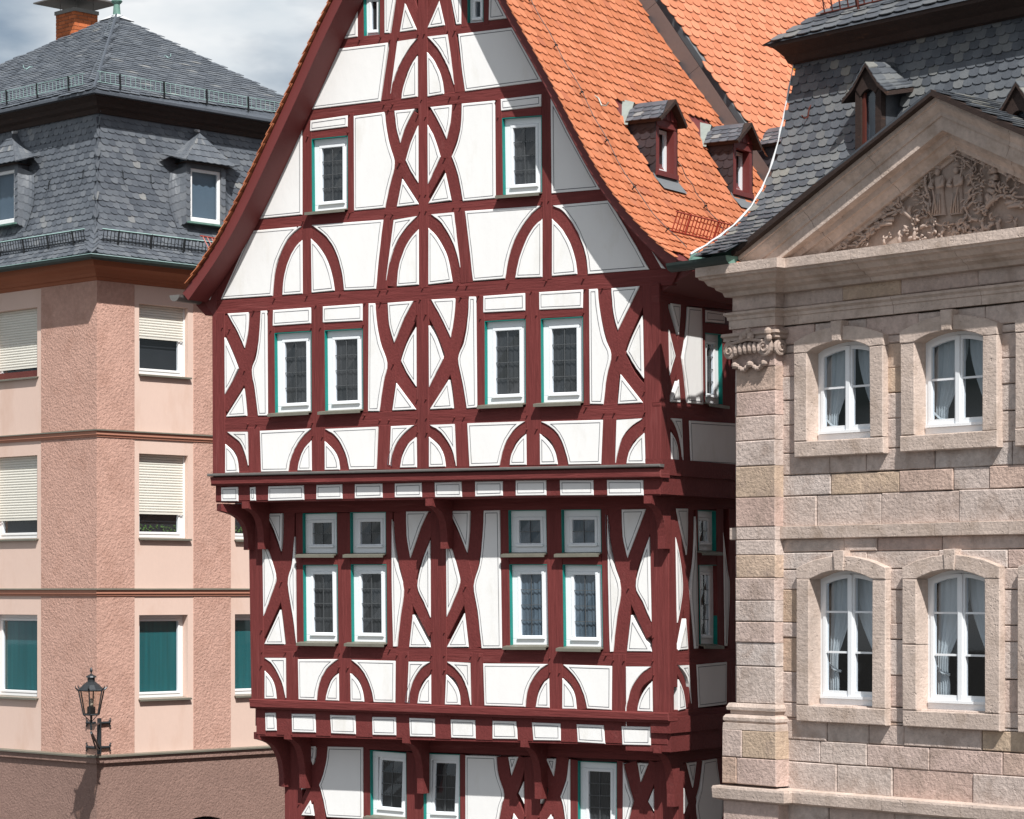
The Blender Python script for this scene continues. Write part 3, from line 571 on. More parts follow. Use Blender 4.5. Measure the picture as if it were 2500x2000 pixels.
# lower storey
rails(T0, 'P', [(694, 1770), (1660, 1795), (1655, 1860), (694, 1822)])
posts(T0, 'P', [(694, 1820), (737, 1822), (737, 2090), (695, 2090)])
posts(T0, 'B1', [(1025, 1255), (1069, 1280), (1072, 1800), (1027, 1800)], [(1303, 1290), (1416, 1298), (1417, 1800), (1305, 1800)], [(1651, 1300), (1692, 1310), (1692, 1800), (1651, 1800)])
posts(T0, 'B2', [(1341, 1345), (1385, 1350), (1385, 1800), (1341, 1800)]); posts(T0, 'G2', [(455, 850), (690, 855), (690, 1850), (455, 1850)], [(1105, 880), (1208, 900), (1208, 1850), (1105, 1850)]); posts(T0, 'G3', [(843, 925), (1178, 850), (1178, 1850), (843, 1850)])
braces(T0, 'G1', (172, [(780, 690), (760, 900), (690, 1150), (600, 1400), (420, 1740)]), (165, [(500, 800), (640, 1080), (700, 1300), (760, 1800)]))
braces(T0, 'G2', (175, [(150, 850), (170, 1100), (260, 1400), (420, 1800)]), (165, [(420, 850), (340, 1150), (240, 1450), (170, 1800)]), (160, [(720, 850), (820, 1150), (900, 1450), (960, 1800)]), (178, [(990, 850), (960, 1100), (860, 1400), (700, 1800)]))
braces(T0, 'G3', (178, [(500, 930), (570, 1200), (660, 1500), (800, 1800)]), (165, [(850, 930), (740, 1250), (640, 1500), (560, 1800)]))
# side walls
rails(S2, 'M3', [(605, 262), (1160, 345), (1160, 450), (605, 405)], [(610, 1098), (1160, 1116), (1160, 1250), (620, 1212)], [(622, 1526), (1160, 1545), (1160, 1610), (624, 1570)], [(925, 540), (1160, 560), (1160, 626), (928, 611)])
posts(S2, 'M3', [(607, 390), (668, 395), (688, 1545), (622, 1545)], [(755, 1205), (812, 1215), (824, 1540), (768, 1540)], [(898, 430), (927, 435), (931, 1112), (908, 1112)], [(1046, 600), (1160, 600), (1160, 1250), (1050, 1250)])
braces(S2, 'M3', (74, [(640, 420), (700, 620), (740, 800), (775, 1110)]), (74, [(778, 410), (765, 600), (730, 800), (640, 1100)]), (50, [(675, 1230), (730, 1330), (755, 1530)]))
rails(S1, 'D3', [(1148, 90), (1760, 90), (1760, 212), (1148, 232)], [(1150, 1400), (1760, 1385), (1760, 1520), (1150, 1535)], [(1400, 572), (1560, 577), (1560, 689), (1408, 689)]); rails(S1, 'B3', [(508, 1152), (860, 1130), (860, 1180), (508, 1204)])
posts(S1, 'D3', [(1150, 228), (1205, 226), (1225, 1720), (1158, 1720)], [(1384, 210), (1396, 210), (1409, 1400), (1393, 1400)], [(1549, 210), (1610, 210), (1622, 1392), (1562, 1392)], [(1655, 210), (1760, 210), (1760, 1400), (1645, 1400)]); posts(S1, 'B3', [(606, 900), (650, 895), (660, 1150), (610, 1152)], [(806, 890), (860, 890), (860, 1140), (804, 1140)])
braces(S1, 'D3', (90, [(1190, 230), (1260, 560), (1290, 800), (1340, 1400)]), (90, [(1340, 215), (1330, 600), (1290, 850), (1200, 1330)])); braces(S1, 'B3', (34, [(545, 930), (585, 1010), (602, 1140)]))
rails(S0, 'G3', [(1178, 690), (1950, 610), (1950, 862), (1178, 940)])
posts(S0, 'G3', [(1180, 900), (1264, 900), (1264, 1850), (1180, 1850)], [(1720, 860), (1950, 850), (1950, 1850), (1780, 1850)])
braces(S0, 'G3', (190, [(1270, 960), (1370, 1350), (1440, 1850)]), (190, [(1480, 890), (1430, 1250), (1340, 1500), (1250, 1800)]))

# ---- jetties: moulded beams, joist ends, brackets
def jetty(pl, plj, top, bot, jt, jb, ul, ur, cap):
    (x0, y0), (x1, y1) = top; (x2, y2), (x3, y3) = bot
    qa = [pl.uv(x0, y0), pl.uv(x1, y1), pl.uv(x3, y3), pl.uv(x2, y2)]
    za, zb = (qa[0][1] + qa[1][1]) / 2, (qa[2][1] + qa[3][1]) / 2
    vs, fs = prism(qa, pl, -.2, .055, .015); mk('jetty_beam', vs, fs, 'timber_h', TH, rnd=.5)
    h = qa[0][1] - qa[3][1]
    q2 = [(qa[0][0], qa[0][1] - h * .62), (qa[1][0], qa[1][1] - h * .62), (qa[1][0], qa[1][1] - h * 1.12), (qa[0][0], qa[0][1] - h * 1.12)]
    vs, fs = prism(q2, pl, -.2, .03, .012); mk('jetty_moulding', vs, fs, 'timber_h', TH, rnd=.4)
    if cap:
        q3 = [(qa[0][0] - .02, qa[0][1] + .05), (qa[1][0] + .02, qa[1][1] + .05), (qa[1][0] + .02, qa[1][1] + .008), (qa[0][0] - .02, qa[0][1] + .008)]
        vs, fs = prism(q3, pl, -.02, .10, .01); mk('drip_flashing', vs, fs, 'zinc', TH)
    (x0, y0), (x1, y1) = jt; (x2, y2), (x3, y3) = jb
    vs, fs = prism([plj.uv(x0, y0), plj.uv(x1, y1), plj.uv(x3, y3), plj.uv(x2, y2)], plj, -.5, -.012, 0, True); mk('joist_row', vs, fs, 'timber', TH, rnd=.45)
jetty(T2, TJ2, ((517, 1165), (1617, 1142)), ((520, 1184), (1618, 1166)), ((526, 1182), (1612, 1164)), ((526, 1227), (1612, 1209)), UL2, 0, True)
jetty(T1, TJ1, ((612, 1706), (1636, 1740)), ((614, 1727), (1638, 1761)), ((625, 1727), (1630, 1761)), ((625, 1797), (1630, 1822)), UL1, UR1, False)
def joist(pl, xs, ytop, ybot):
    for x0, x1 in xs:
        u0, z0 = pl.uv(x0, ytop(x0)); u1, z1 = pl.uv(x1, ybot(x1)); u2, _ = pl.uv(x0, ybot(x0))
        vs, fs = prism([(u0, z0), (u1, z0), (u1, z1), (u0, z1)], pl, -.4, .0, .008); mk('joist_end', vs, fs, 'timber', TH, rnd=wob.random())
def gaps(plj, z1s):
    return z1s
lin = lambda a, b: (lambda x: a[1] + (x - a[0]) * (b[1] - a[1]) / (b[0] - a[0]))
j2 = [(540, 582), (609.5, 611), (624.5, 655), (742, 773), (835.5, 866.5), (933, 965), (1029.5, 1061.5), (1126.7, 1160), (1227, 1259.5), (1333.5, 1367.5), (1449, 1482.5), (1570, 1612)]
jg = [(526.5, 540)] + [(a[1], b[0]) for a, b in zip(j2[:-1], j2[1:])]
joist(TJ2, [(526, 540), (581.5, 610.5), (624, 655.5), (742, 773.5), (835.5, 867), (933, 965.5), (1029.5, 1062), (1126.5, 1160.5), (1227, 1260), (1333, 1368), (1448.5, 1483), (1570.5, 1611.5)], lin((526, 1184), (1612, 1166)), lin((526, 1224), (1612, 1207)))
joist(TJ1, [(625, 648), (674.5, 713), (770.5, 807), (868, 909.5), (966.5, 1000), (1061.5, 1101), (1160.5, 1202.5), (1262.5, 1300), (1368.5, 1409), (1475.5, 1518.5), (1588.5, 1630)], lin((625, 1729), (1630, 1763)), lin((625, 1794), (1630, 1819)))
# returns of the jetties along the side wall
for pa, pb, ua, ub, zt, zb in ((T2, T1, 0, UR1, zj2 + .52, zj2 - .02), (T1, T0, UR1, UR0, zj1 + .42, zj1 - .12)):
    mb = MB(); a = pa.p(ua - .75, zb, -.06); mb.box(a, pa.p(ua + .0, zb, -.06) - a, pa.p(0, 0, -DEP) - pa.p(0, 0, 0), (0, 0, (zt - zb) * .55)); mb.build('side_jetty_beam', 'timber', TH)
    mb = MB(); a = pa.p(ua - .3, zb + (zt - zb) * .5, .0); mb.box(a, pa.p(ua + .028, 0, .0) - pa.p(ua - .3, 0, .0), pa.p(0, 0, -DEP) - pa.p(0, 0, 0), (0, 0, (zt - zb) * .42)); mb.build('side_jetty_beam', 'timber', TH)
def bracket(pl, x, y, out, hgt, wid=.125, along=None):
    """curved console: profile out from the wall and down"""
    u, z = pl.uv(x, y, out); prof = [(0, 0), (out, 0), (out, -.11), (out - .05, -.12)]
    for k in range(1, 8):
        a = k / 8 * math.pi / 2; prof.append((.16 + (out - .24) * (1 - math.sin(a)), -.14 - (hgt - .36) * (1 - math.cos(a)) * 1.0))
    prof += [(.15, -hgt + .18), (.15, -hgt), (0, -hgt)]
    n = len(prof); vs = []
    for s_ in (-wid / 2, wid / 2):
        for o, dz in prof:
            if along is None: vs.append(pl.p(u + s_, z + dz, o))
            else:
                base, dr = along; sd = Vector((-dr.y, dr.x)); q = base + dr * o + sd * s_; vs.append(Vector((q.x, q.y, z + dz)))
    fs = [tuple(range(n)), tuple(reversed(range(n, 2 * n)))] + [(i, i + n, (i + 1) % n + n, (i + 1) % n) for i in range(n)]
    mk('bracket', vs, fs, 'timber', TH, rnd=.5)
for x, y in ((598, 1224), (1047, 1217), (1581, 1210)): bracket(T1, x, y, J1 - .04, .74)
for x, y in ((701, 1788), (990, 1797), (1279, 1806), (1604, 1820)): bracket(T0, x, y, J0 - J1 - .04, .9)
c1 = T1.p(UL1 + .06, 0, -.06).to_2d(); c2 = T2.p(UL2 + .08, 0, -.08).to_2d()
u_, z_ = T1.uv(598, 1226, .3); bracket(T1, 598, 1228, (c2 - c1).length, .72, .16, (c1, (c2 - c1).normalized()))
c1 = T0.p(UL0 + .06, 0, -.06).to_2d(); c2 = T1.p(UL1 + .08, 0, -.08).to_2d()
bracket(T0, 700, 1792, (c2 - c1).length, .88, .16, (c1, (c2 - c1).normalized()))

# ---- wooden pegs at the joints
mb = MB(); pr = random.Random(5)
PEGS = [(T2, 'Z1', [(1178, 240), (1305, 225), (1360, 240), (1412, 228), (1325, 628), (1378, 625), (1350, 662), (1118, 690), (1110, 795), (868, 820), (853, 722), (1530, 690), (1575, 705), (1418, 978), (1692, 948), (1540, 1172), (1575, 1172), (1540, 1275), (1578, 1270), (1335, 1290), (1378, 1290), (838, 1330), (808, 1360), (1120, 1280), (1530, 210), (1567, 205), (1550, 600)]),
        (T2, 'Z2', [(490, 582), (545, 575), (525, 622), (770, 600), (780, 705), (460, 950), (510, 1252), (552, 1248), (1045, 1212), (1085, 1210), (843, 1700), (1070, 1690), (1295, 1675), (540, 1718), (475, 190), (520, 185), (188, 980), (778, 1205)]),
        (T2, 'M1', [(318, 288), (416, 283), (720, 255), (1038, 240), (1140, 232), (1398, 215), (1658, 200), (115, 398), (160, 405), (428, 418), (690, 400), (750, 398), (1027, 380), (1373, 315), (1433, 312), (255, 678), (1220, 635), (280, 1022), (335, 1025), (422, 990), (700, 1012), (765, 1105), (700, 1100), (1038, 965), (1135, 998), (1195, 995), (1377, 862), (1435, 862), (1377, 988), (1437, 985), (1380, 1075), (1440, 1078), (453, 208), (663, 192), (877, 180), (1135, 160), (1188, 155), (1412, 142), (1640, 128), (1700, 125)]),
        (T2, 'M2', [(333, 203), (448, 193), (790, 165), (1137, 148), (1250, 140), (460, 340), (755, 318), (823, 318), (1130, 302), (1348, 580), (1522, 812), (1525, 945), (1525, 1042), (292, 978), (355, 975), (455, 938), (762, 965), (1147, 912), (1260, 952), (1328, 950), (762, 1055), (827, 1052), (640, 110), (888, 92), (1130, 78), (312, 130), (372, 125)]),
        (T1, 'D1', [(370, 828), (205, 1238), (205, 1420), (407, 1422), (487, 1420), (205, 1535), (860, 1432), (857, 1548), (933, 1550), (1450, 882), (1635, 1252), (1635, 1450), (1636, 1562), (1345, 1445), (1425, 1445), (1285, 1395), (515, 1385)]),
        (T1, 'D2', [(472, 868), (185, 1255), (293, 1258), (188, 1452), (295, 1450), (188, 1568), (296, 1570), (515, 1455), (594, 1458), (805, 1412), (1183, 1472), (1183, 1590), (1265, 1595), (1655, 1448)]),
        (T1, 'D3', [(808, 885), (1017, 1298), (1018, 1492), (1020, 1612), (685, 1490), (772, 1495), (622, 1448)]),
        (T1, 'B1', [(338, 960), (487, 968), (570, 970), (757, 972), (905, 985), (1058, 992), (1270, 993), (1345, 995), (1515, 1000), (1687, 1003)]),
        (T1, 'B2', [(190, 1000), (362, 1005), (440, 1010), (777, 1023), (947, 1027), (1112, 1032), (1350, 1045), (1437, 1050), (1630, 1050)]),
        (T0, 'G1', [(465, 1515)]), (T0, 'G2', [(478, 1680), (665, 1695)])]
for pl, z, pts in PEGS:
    for x, y in px(z, pts):
        u, zz = pl.uv(x, y); r_ = .014; a = pl.p(u, zz, -.01)
        out = (pl.p(u, zz, 1) - pl.p(u, zz, 0)); sd = pl.p(u + 1, zz, 0) - pl.p(u, zz, 0)
        mb.tube([a, a + out * pr.uniform(.03, .055) + Vector((0, 0, pr.uniform(-.012, .004))) + sd * pr.uniform(-.006, .006)], [r_, r_ * .8], 5)
mb.build('pegs', 'timber', TH, kind='stuff')

# ---- windows of the timber house
def lerp2(q, a, b):
    tl, tr, br, bl = q
    top = (tl[0] + (tr[0] - tl[0]) * a, tl[1] + (tr[1] - tl[1]) * a); bo = (bl[0] + (br[0] - bl[0]) * a, bl[1] + (br[1] - bl[1]) * a)
    return (top[0] + (bo[0] - top[0]) * b, top[1] + (bo[1] - top[1]) * b)
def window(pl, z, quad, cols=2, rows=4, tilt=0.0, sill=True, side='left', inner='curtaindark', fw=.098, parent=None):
    q = [pl.uv(*p) for p in px(z, quad)]
    w = (Vector(q[1]) - Vector(q[0])).length; h = (Vector(q[3]) - Vector(q[0])).length
    def fr(a0, a1, b0, b1, e=0.0):
        return [lerp2(q, a0 + e, b0 + e), lerp2(q, a1 - e, b0 + e), lerp2(q, a1 - e, b1 - e), lerp2(q, a0 + e, b1 - e)]
    def band(aw, bw, aw2, bw2):                                  # four bars between two nested rectangles, given as fractions
        return [fr(aw, 1 - aw, bw, bw2), fr(aw, 1 - aw, 1 - bw2, 1 - bw), fr(aw, aw2, bw2, 1 - bw2), fr(1 - aw2, 1 - aw, bw2, 1 - bw2)]
    fa, fb = fw / w, fw / h; sa, sb = (fw + .046) / w, (fw + .046) / h
    mb = MB()
    for p_ in band(0, 0, fa, fb): mb.add(*prism(p_, pl, -.128, -.070, .006))
    win = mb.build('window', 'white', TH if parent is None else parent)
    mb = MB()
    for p_ in (fr(-.004 / w, .004 / w, 0, 1), fr(0, 1, -.004 / h, .005 / h), fr(1 - .004 / w, 1 + .004 / w, 0, 1)): mb.add(*prism(p_, pl, -.12, -.006))
    mb.build('reveal_trim', 'teal', win)
    def tl_(vs, on=True):                                        # an opened sash leans inwards at its top
        if not tilt: return vs
        z0 = q[3][1]; n3 = Vector((pl.n.x, pl.n.y, 0)); sd3 = Vector((pl.t.x, pl.t.y, 0))
        return [Vector(v) - n3 * (tilt * max(0, (v[2] - z0) / h)) + sd3 * (tilt * .75 * max(0, (v[2] - z0) / h)) for v in vs]
    mb = MB()
    for p_ in band(fa, fb, sa, sb):
        vs, fs = prism(p_, pl, -.115, -.062, .006); mb.add(tl_(vs), fs)
    vs, fs = prism(fr(fa - .005 / w, 1 - fa + .005 / w, 1 - fb - .028 / h, 1 - fb + .008 / h), pl, -.08, -.036, .006); mb.add(tl_(vs), fs)
    mb.build('sash', 'white', win)
    pane = fr(sa, 1 - sa, sb, 1 - sb)
    for ci in range(cols):
        for ri in range(rows):
            c4 = [lerp2(pane, (ci + da) / cols, (ri + db) / rows) for da, db in ((0, 0), (1, 0), (1, 1), (0, 1))]
            vs = [pl.p(u, zz, -.086 + wob.uniform(-.0022, .0022)) for u, zz in ccw(c4)]; mk('pane', tl_(vs), [(0, 1, 2), (0, 2, 3)], 'glass', win)
    mb = MB()
    for k in range(1, cols):
        a = sa + (1 - 2 * sa) * k / cols; vs, fs = prism(fr(a - .0045 / w, a + .0045 / w, sb, 1 - sb), pl, -.090, -.077); mb.add(tl_(vs), fs)
    for k in range(1, rows):
        b = sb + (1 - 2 * sb) * k / rows; vs, fs = prism(fr(sa, 1 - sa, b - .0045 / h, b + .0045 / h), pl, -.091, -.078); mb.add(tl_(vs), fs)
    if cols > 1: mb.build('glazing_bars', 'lead', win)
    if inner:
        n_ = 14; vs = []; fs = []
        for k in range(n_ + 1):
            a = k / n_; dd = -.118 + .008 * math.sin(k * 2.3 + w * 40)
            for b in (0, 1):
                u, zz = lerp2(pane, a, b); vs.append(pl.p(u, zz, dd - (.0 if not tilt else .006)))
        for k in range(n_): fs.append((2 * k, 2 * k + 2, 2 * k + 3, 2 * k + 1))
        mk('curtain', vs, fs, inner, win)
    if sill:
        zl, zr = q[3][1], q[2][1]; e = .07
        pr_ = [(q[3][0] - e, zl - .002), (q[2][0] + .012, zr - .002)]
        vs = []
        for (u, zz) in pr_:
            for d, dz in ((-.07, .012), (.105, -.018), (.105, -.062), (.085, -.062), (.08, -.03), (-.07, -.01)): vs.append(pl.p(u, zz + dz, d))
        n = 6; fs = [tuple(range(n)), tuple(reversed(range(n, 2 * n)))] + [(i, (i + 1) % n, (i + 1) % n + n, i + n) for i in range(n)]
        mk('sill', vs, fs, 'greenzinc', win)
    return win
window(T2, 'T', [(462, -60), (628, -60), (625, 365), (468, 378)], 1, 1, sill=False, fw=.05); window(T2, 'T', [(1557, -60), (1722, -60), (1722, 232), (1557, 242)], 1, 1, sill=False, fw=.05)
window(T2, 'Z1', [(888, 838), (1104, 817), (1104, 1253), (892, 1273)]); window(T2, 'Z2', [(802, 712), (1038, 695), (1040, 1155), (808, 1172)])
window(T2, 'M1', [(450, 435), (687, 420), (690, 938), (455, 950)]); window(T2, 'M1', [(775, 418), (1020, 405), (1023, 925), (780, 937)])
window(T2, 'M2', [(485, 358), (748, 343), (750, 885), (487, 897)]); window(T2, 'M2', [(848, 343), (1120, 327), (1123, 875), (852, 885)])
window(T1, 'D1', [(547, 257), (833, 250), (835, 592), (550, 592)], 2, 2); window(T1, 'D1', [(947, 247), (1245, 243), (1247, 590), (950, 592)], 2, 2)
window(T1, 'D2', [(830, 230), (1147, 226), (1155, 585), (835, 588)], 2, 2, inner='curtainblue'); window(T1, 'D2', [(1277, 225), (1607, 222), (1612, 583), (1282, 587)], 2, 2, inner='curtainblue')
window(T1, 'D1', [(550, 690), (837, 688), (845, 1337), (557, 1333)]); window(T1, 'D1', [(953, 685), (1250, 684), (1255, 1343), (960, 1338)])
window(T1, 'D2', [(840, 685), (1160, 684), (1167, 1365), (848, 1365)], inner='curtainblue'); window(T1, 'D2', [(1288, 687), (1613, 690), (1627, 1383), (1297, 1378)], inner='curtainblue')
window(T0, 'B1', [(1070, 1280), (1302, 1298), (1305, 1720), (1073, 1700)], tilt=.03); window(T0, 'B1', [(1417, 1300), (1650, 1308), (1650, 1745), (1418, 1735)], tilt=.03); window(T0, 'B2', [(1090, 1350), (1340, 1362), (1340, 1800), (1090, 1790)])
window(S2, 'M3', [(928, 612), (1045, 625), (1050, 1118), (932, 1100)]); window(S1, 'D3', [(1395, 228), (1548, 235), (1550, 572), (1405, 570)], 2, 2); window(S1, 'D3', [(1408, 690), (1560, 690), (1560, 1358), (1420, 1355)])

# ---- gable wall core and tiled roof
OVH = .55
PR = [T2.uv(x, y, OVH) for x, y in [(1237, 0), (1277, 73), (1318, 142), (1346, 196), (1403, 308), (1440, 377), (1468, 430), (1509, 487), (1549, 536), (1590, 580), (1650, 628)]]
PLF = [T2.uv(x, y, OVH) for x, y in [(802, 0), (773, 53), (737, 134), (700, 219), (639, 349), (595, 446), (534, 568), (493, 633), (436, 712)]]
APEX = T2.uv(1013, -464, OVH)
def resample(pts, n):
    V = [Vector(p) for p in pts]; L = [0]
    for a, b in zip(V[:-1], V[1:]): L.append(L[-1] + (b - a).length)
    out = []
    for i in range(n):
        s = L[-1] * i / (n - 1); k = 0
        while k < len(L) - 2 and L[k + 1] < s: k += 1
        out.append(V[k].lerp(V[k + 1], (s - L[k]) / max(1e-9, L[k + 1] - L[k])))
    return out
def smoothpts(pts, it=3):
    V = [Vector(p) for p in pts]
    for _ in range(it): V = [V[0]] + [(V[i - 1] + V[i] * 2 + V[i + 1]) / 4 for i in range(1, len(V) - 1)] + [V[-1]]
    return V
RP = smoothpts(resample(list(reversed(PR)) + [APEX], 40), 4)     # right slope, eave to ridge
LP = smoothpts(resample(list(reversed(PLF)) + [APEX], 40), 4)    # left slope
def offset_line(V, e, sgn):
    out = []
    for i, v in enumerate(V):
        d = (V[min(i + 1, len(V) - 1)] - V[max(i - 1, 0)]).normalized(); nn = Vector((-d.y, d.x)) * sgn
        out.append(v + nn * e)
    return out
HP = lambda u, b, z: T2.p(u, z, -b)                              # house frame: u right, b back, z up
prof = [(v.x, v.y) for v in offset_line(LP, .30, -1)] + [(v.x, v.y) for v in reversed(offset_line(RP, .30, 1))]
zb_ = H + 4.3; gp = [(u, z) for u, z in prof if z > zb_]
gp = [(UL2 + .02, zb_)] + [p for p in gp if UL2 + .02 < p[0] < -.135] + [(-.135, zb_)]
vs, fs = prism(gp, T2, -DEP, -.135, 0, True); mk('gable_wall', vs, fs, 'timber2', TH)
BR = 4.6                                                         # ridge length seen before the neighbour's fire wall
def slope_solid(V, e0, e1, b0, b1, sgn):
    a = offset_line(V, e0, sgn); b = offset_line(V, e1, sgn); n = len(V); vs = []
    for bb in (b0, b1):
        vs += [HP(v.x, bb, v.y) for v in a] + [HP(v.x, bb, v.y) for v in b]
    fs = []
    for i in range(n - 1):
        fs += [(i, i + 1, 2 * n + i + 1, 2 * n + i), (n + i, 3 * n + i, 3 * n + i + 1, n + i + 1), (i, n + i, n + i + 1, i + 1), (2 * n + i, 2 * n + i + 1, 3 * n + i + 1, 3 * n + i)]
    fs += [(0, 2 * n, 3 * n, n), (n - 1, 2 * n - 1, 4 * n - 1, 3 * n - 1)]
    return vs, fs
# e grows down into the house: right slope sgn=+1 (left of eave->ridge is inwards), left slope sgn=-1
roof = mk('roof', *slope_solid(RP, .035, .15, -OVH + .104, BR + 4, 1), 'timber2', TH)
roof2 = mk('roof', *slope_solid(LP, .035, .15, -OVH + .104, BR + 4, -1), 'timber2', TH)
mk('bargeboard', *slope_solid(RP, .03, .155, -OVH + .07, -OVH + .10, 1), 'timber2', TH)
mk('bargeboard', *slope_solid(LP, .03, .19, -OVH + .07, -OVH + .10, -1), 'timber2', TH)
mk('soffit_board', *slope_solid(RP, .155, .18, -OVH + .102, -.02, 1), 'timber2', TH)
mk('soffit_board', *slope_solid(LP, .155, .18, -OVH + .102, -.02, -1), 'timber2', TH)
def slope_surface(V, sgn, e=-.0):
    L = [0]
    for a, b in zip(V[:-1], V[1:]): L.append(L[-1] + (b - a).length)
    def S(a, s):
        s_ = min(max(s, 0), L[-1] - 1e-6); k = min(int(s_ / L[-1] * (len(V) - 1)), len(V) - 2)
        while k > 0 and L[k] > s_: k -= 1
        while k < len(V) - 2 and L[k + 1] < s_: k += 1
        d = (V[k + 1] - V[k]); t = (s - L[k]) / max(1e-9, d.length); v = V[k] + d * t; d = d.normalized()
        nn = Vector((d.y, -d.x)) if sgn > 0 else Vector((-d.y, d.x))
        p = HP(v.x, a, v.y); q = HP(v.x + nn.x, a, v.y + nn.y)
        return p + (q - p) * (-.03), (q - p)
    return S, L[-1]
SR, LR = slope_surface(RP, 1); SL, LL = slope_surface(LP, -1)
TW, TE = .172, .168
DORM = [(1.22, -.78), (3.6, -.80)]                               # dormers: b of the near cheek, u of the front
def dorm_hole(a, s):
    p, _ = SR(a, s); q = p.to_2d() - T2.o; u = q.dot(T2.t)
    for b0, uf in DORM:
        if b0 - .02 < a < b0 + .64 and uf - .75 < u < uf + .02: return True
    return False
STRIP = [HP(-2.76, 3.99, H + 9.32), HP(-.99, 5.15, H + 6.2)]
def strip_y(x):
    a, b = STRIP; return a.y + (x - a.x) * (b.y - a.y) / (b.x - a.x)
def keepR(a, s):
    p, _ = SR(a, s)
    return 0 <= s < LR - .1 and a > -OVH - TW * .45 and p.y < strip_y(p.x) - .03 and not dorm_hole(a, s + .08)
nt = tiles(roof, 'roof_tile', SR, (0, int(LR / TE) + 1), (-5, 40), TW, TE, 'tile', biber(TW, TE), keepR, .022, .012, 300, 11, jit=.0025, clampa=(-OVH, 99), stuffname='roof_tiles',
           visible=lambda p: p[0] < 1900)
tiles(roof2, 'roof_tile', lambda a, s: SL(-a, s), (0, int(LL / TE) + 1), (-40, 6), TW, TE, 'tile', biber(TW, TE), lambda a, s: 0 <= s < LL - .1 and -a > -OVH - TW * .45 and -a < BR, .026, .013, 60, 12, jit=.004, clampa=(-99, OVH), stuffname='roof_tiles',
      visible=lambda p: p[0] < 830)
# ridge tiles
mb = MB(); ap = RP[-1]
for k in range(int((BR + OVH) / .35)):
    b0 = -OVH + k * .35; pts = []
    for bb, r_ in ((b0, .13), (b0 + .38, .11)):
        for i in range(7):
            a = math.pi * i / 6; pts.append(HP(ap.x + r_ * math.cos(a), bb, ap.y + .02 + r_ * math.sin(a) * .8))
    mb.add(pts, [(i, i + 1, i + 8, i + 7) for i in range(6)] + [tuple(range(7))], random.random())
mb.build('ridge_tiles', 'tile', roof)
# gutter on the left eave
def halfpipe(p0, p1, r, seg=8):
    p0 = Vector(p0); p1 = Vector(p1); d = (p1 - p0).normalized(); sd = d.cross(Vector((0, 0, 1))).normalized(); vs = []
    for p in (p0, p1):
        for rr in (r, r * .86):
            for i in range(seg + 1):
                a = math.pi + math.pi * i / seg; vs.append(p + sd * (rr * math.cos(a)) + Vector((0, 0, rr * math.sin(a))))
    n = seg + 1; fs = []
    for i in range(seg): fs += [(i, 2 * n + i, 2 * n + i + 1, i + 1), (n + i, n + i + 1, 3 * n + i + 1, 3 * n + i)]
    for k in (0, seg): fs.append((k, n + k, 3 * n + k, 2 * n + k))
    fs += [tuple(range(n)), tuple(range(2 * n, 3 * n))]
    return vs, fs
ge = LP[0]; mk('gutter', *halfpipe(HP(ge.x - .07, -OVH - .02, ge.y - .05), HP(ge.x - .07, 5, ge.y - .05), .10), 'zinc', TH)
# soffit boxes under both eaves, so that the roof closes on the wall
for V, uw in ((RP, -.10), (LP, UL2 + .1)):
    e = V[0]; s_ = 1 if V is RP else -1
    pts = [(e.x - s_ * .06, e.y - .12), (uw, e.y - .42), (uw, e.y + .22)]
    vs, fs = prism(pts, T2, -DEP, -.05 if V is RP else .0, 0, True); mk('eave_soffit', vs, fs, 'timber2', TH)
# lightning conductor cables with clips
def cable(S, a0, s0, s1, r=.006, a1=None, clips=4, parent=TH, m='iron'):
    mb = MB(); n = 30; a1 = a0 if a1 is None else a1; pts = []
    for i in range(n + 1):
        s = s0 + (s1 - s0) * i / n; p, nn = S(a0 + (a1 - a0) * i / n, s); pts.append(p + nn * (.075 + .012 * math.sin(i * 1.7)))
    mb.tube(pts, r, 4)
    for k in range(clips):
        s = s0 + (s1 - s0) * (k + .5) / clips; p, nn = S(a0 + (a1 - a0) * (k + .5) / clips, s)
        q, _ = S(a0 + (a1 - a0) * (k + .5) / clips + .08, s); mb.tube([p, p + nn * .1], .01, 4); mb.tube([p + nn * .08 - (q - p) * .5, p + nn * .08 + (q - p) * .5], .009, 4)
    mb.build('conductor_cable', m, parent)
cable(SR, .12, .3, LR - .3, clips=9); cable(SR, 2.25, .2, 2.9, a1=2.1, clips=3)
def roof_hook(S, a, s, parent, m='flash2', sc=1.0):
    mb = MB(); p, nn = S(a, s); q, _ = S(a, s - .2 * sc); dn = (q - p).normalized()
    mb.tube([p, p + dn * .10 * sc + nn * .05 * sc, p + dn * .22 * sc + nn * .04 * sc, p + dn * .27 * sc + nn * .10 * sc, p + dn * .25 * sc + nn * .16 * sc], .011 * sc, 5); mb.build('roof_hook', m, parent)
roof_hook(SR, .62, 3.35, TH, 'flash2', 1.0)
# snow guards
def guard(P0, P1, up, hgt, n, m, parent, r=.008, posts_=2, rails_=(0, 1), lean=Vector((0, 0, 0)), m2=None, pw=.016):
    """ladder-like fence between two points: rails, thin bars, stout posts"""
    P0 = Vector(P0); P1 = Vector(P1); up = Vector(up).normalized(); mb = MB()
    for k in rails_: mb.tube([P0 + up * hgt * (k * .86 + .14) + lean * k, P1 + up * hgt * (k * .86 + .14) + lean * k], r * 1.3, 5)
    for i in range(n):
        p = P0.lerp(P1, (i + .5) / n); mb.tube([p + up * hgt * .14, p + up * hgt + lean], r, 4)
    g = mb.build('snow_guard', m, parent)
    for i in range(posts_):
        mb = MB(); p = P0.lerp(P1, (i + .5) / posts_); mb.tube([p - up * .06, p + up * (hgt + .02) + lean], pw, 5); mb.build('guard_post', m2 or m, g)
    return g
pa, na = SR(.28, .74); pb, _ = SR(3.6, .74)
guard(pa, pb, na * .7 + Vector((0, 0, .8)), .32, 34, 'redguard', TH, .009, 4)
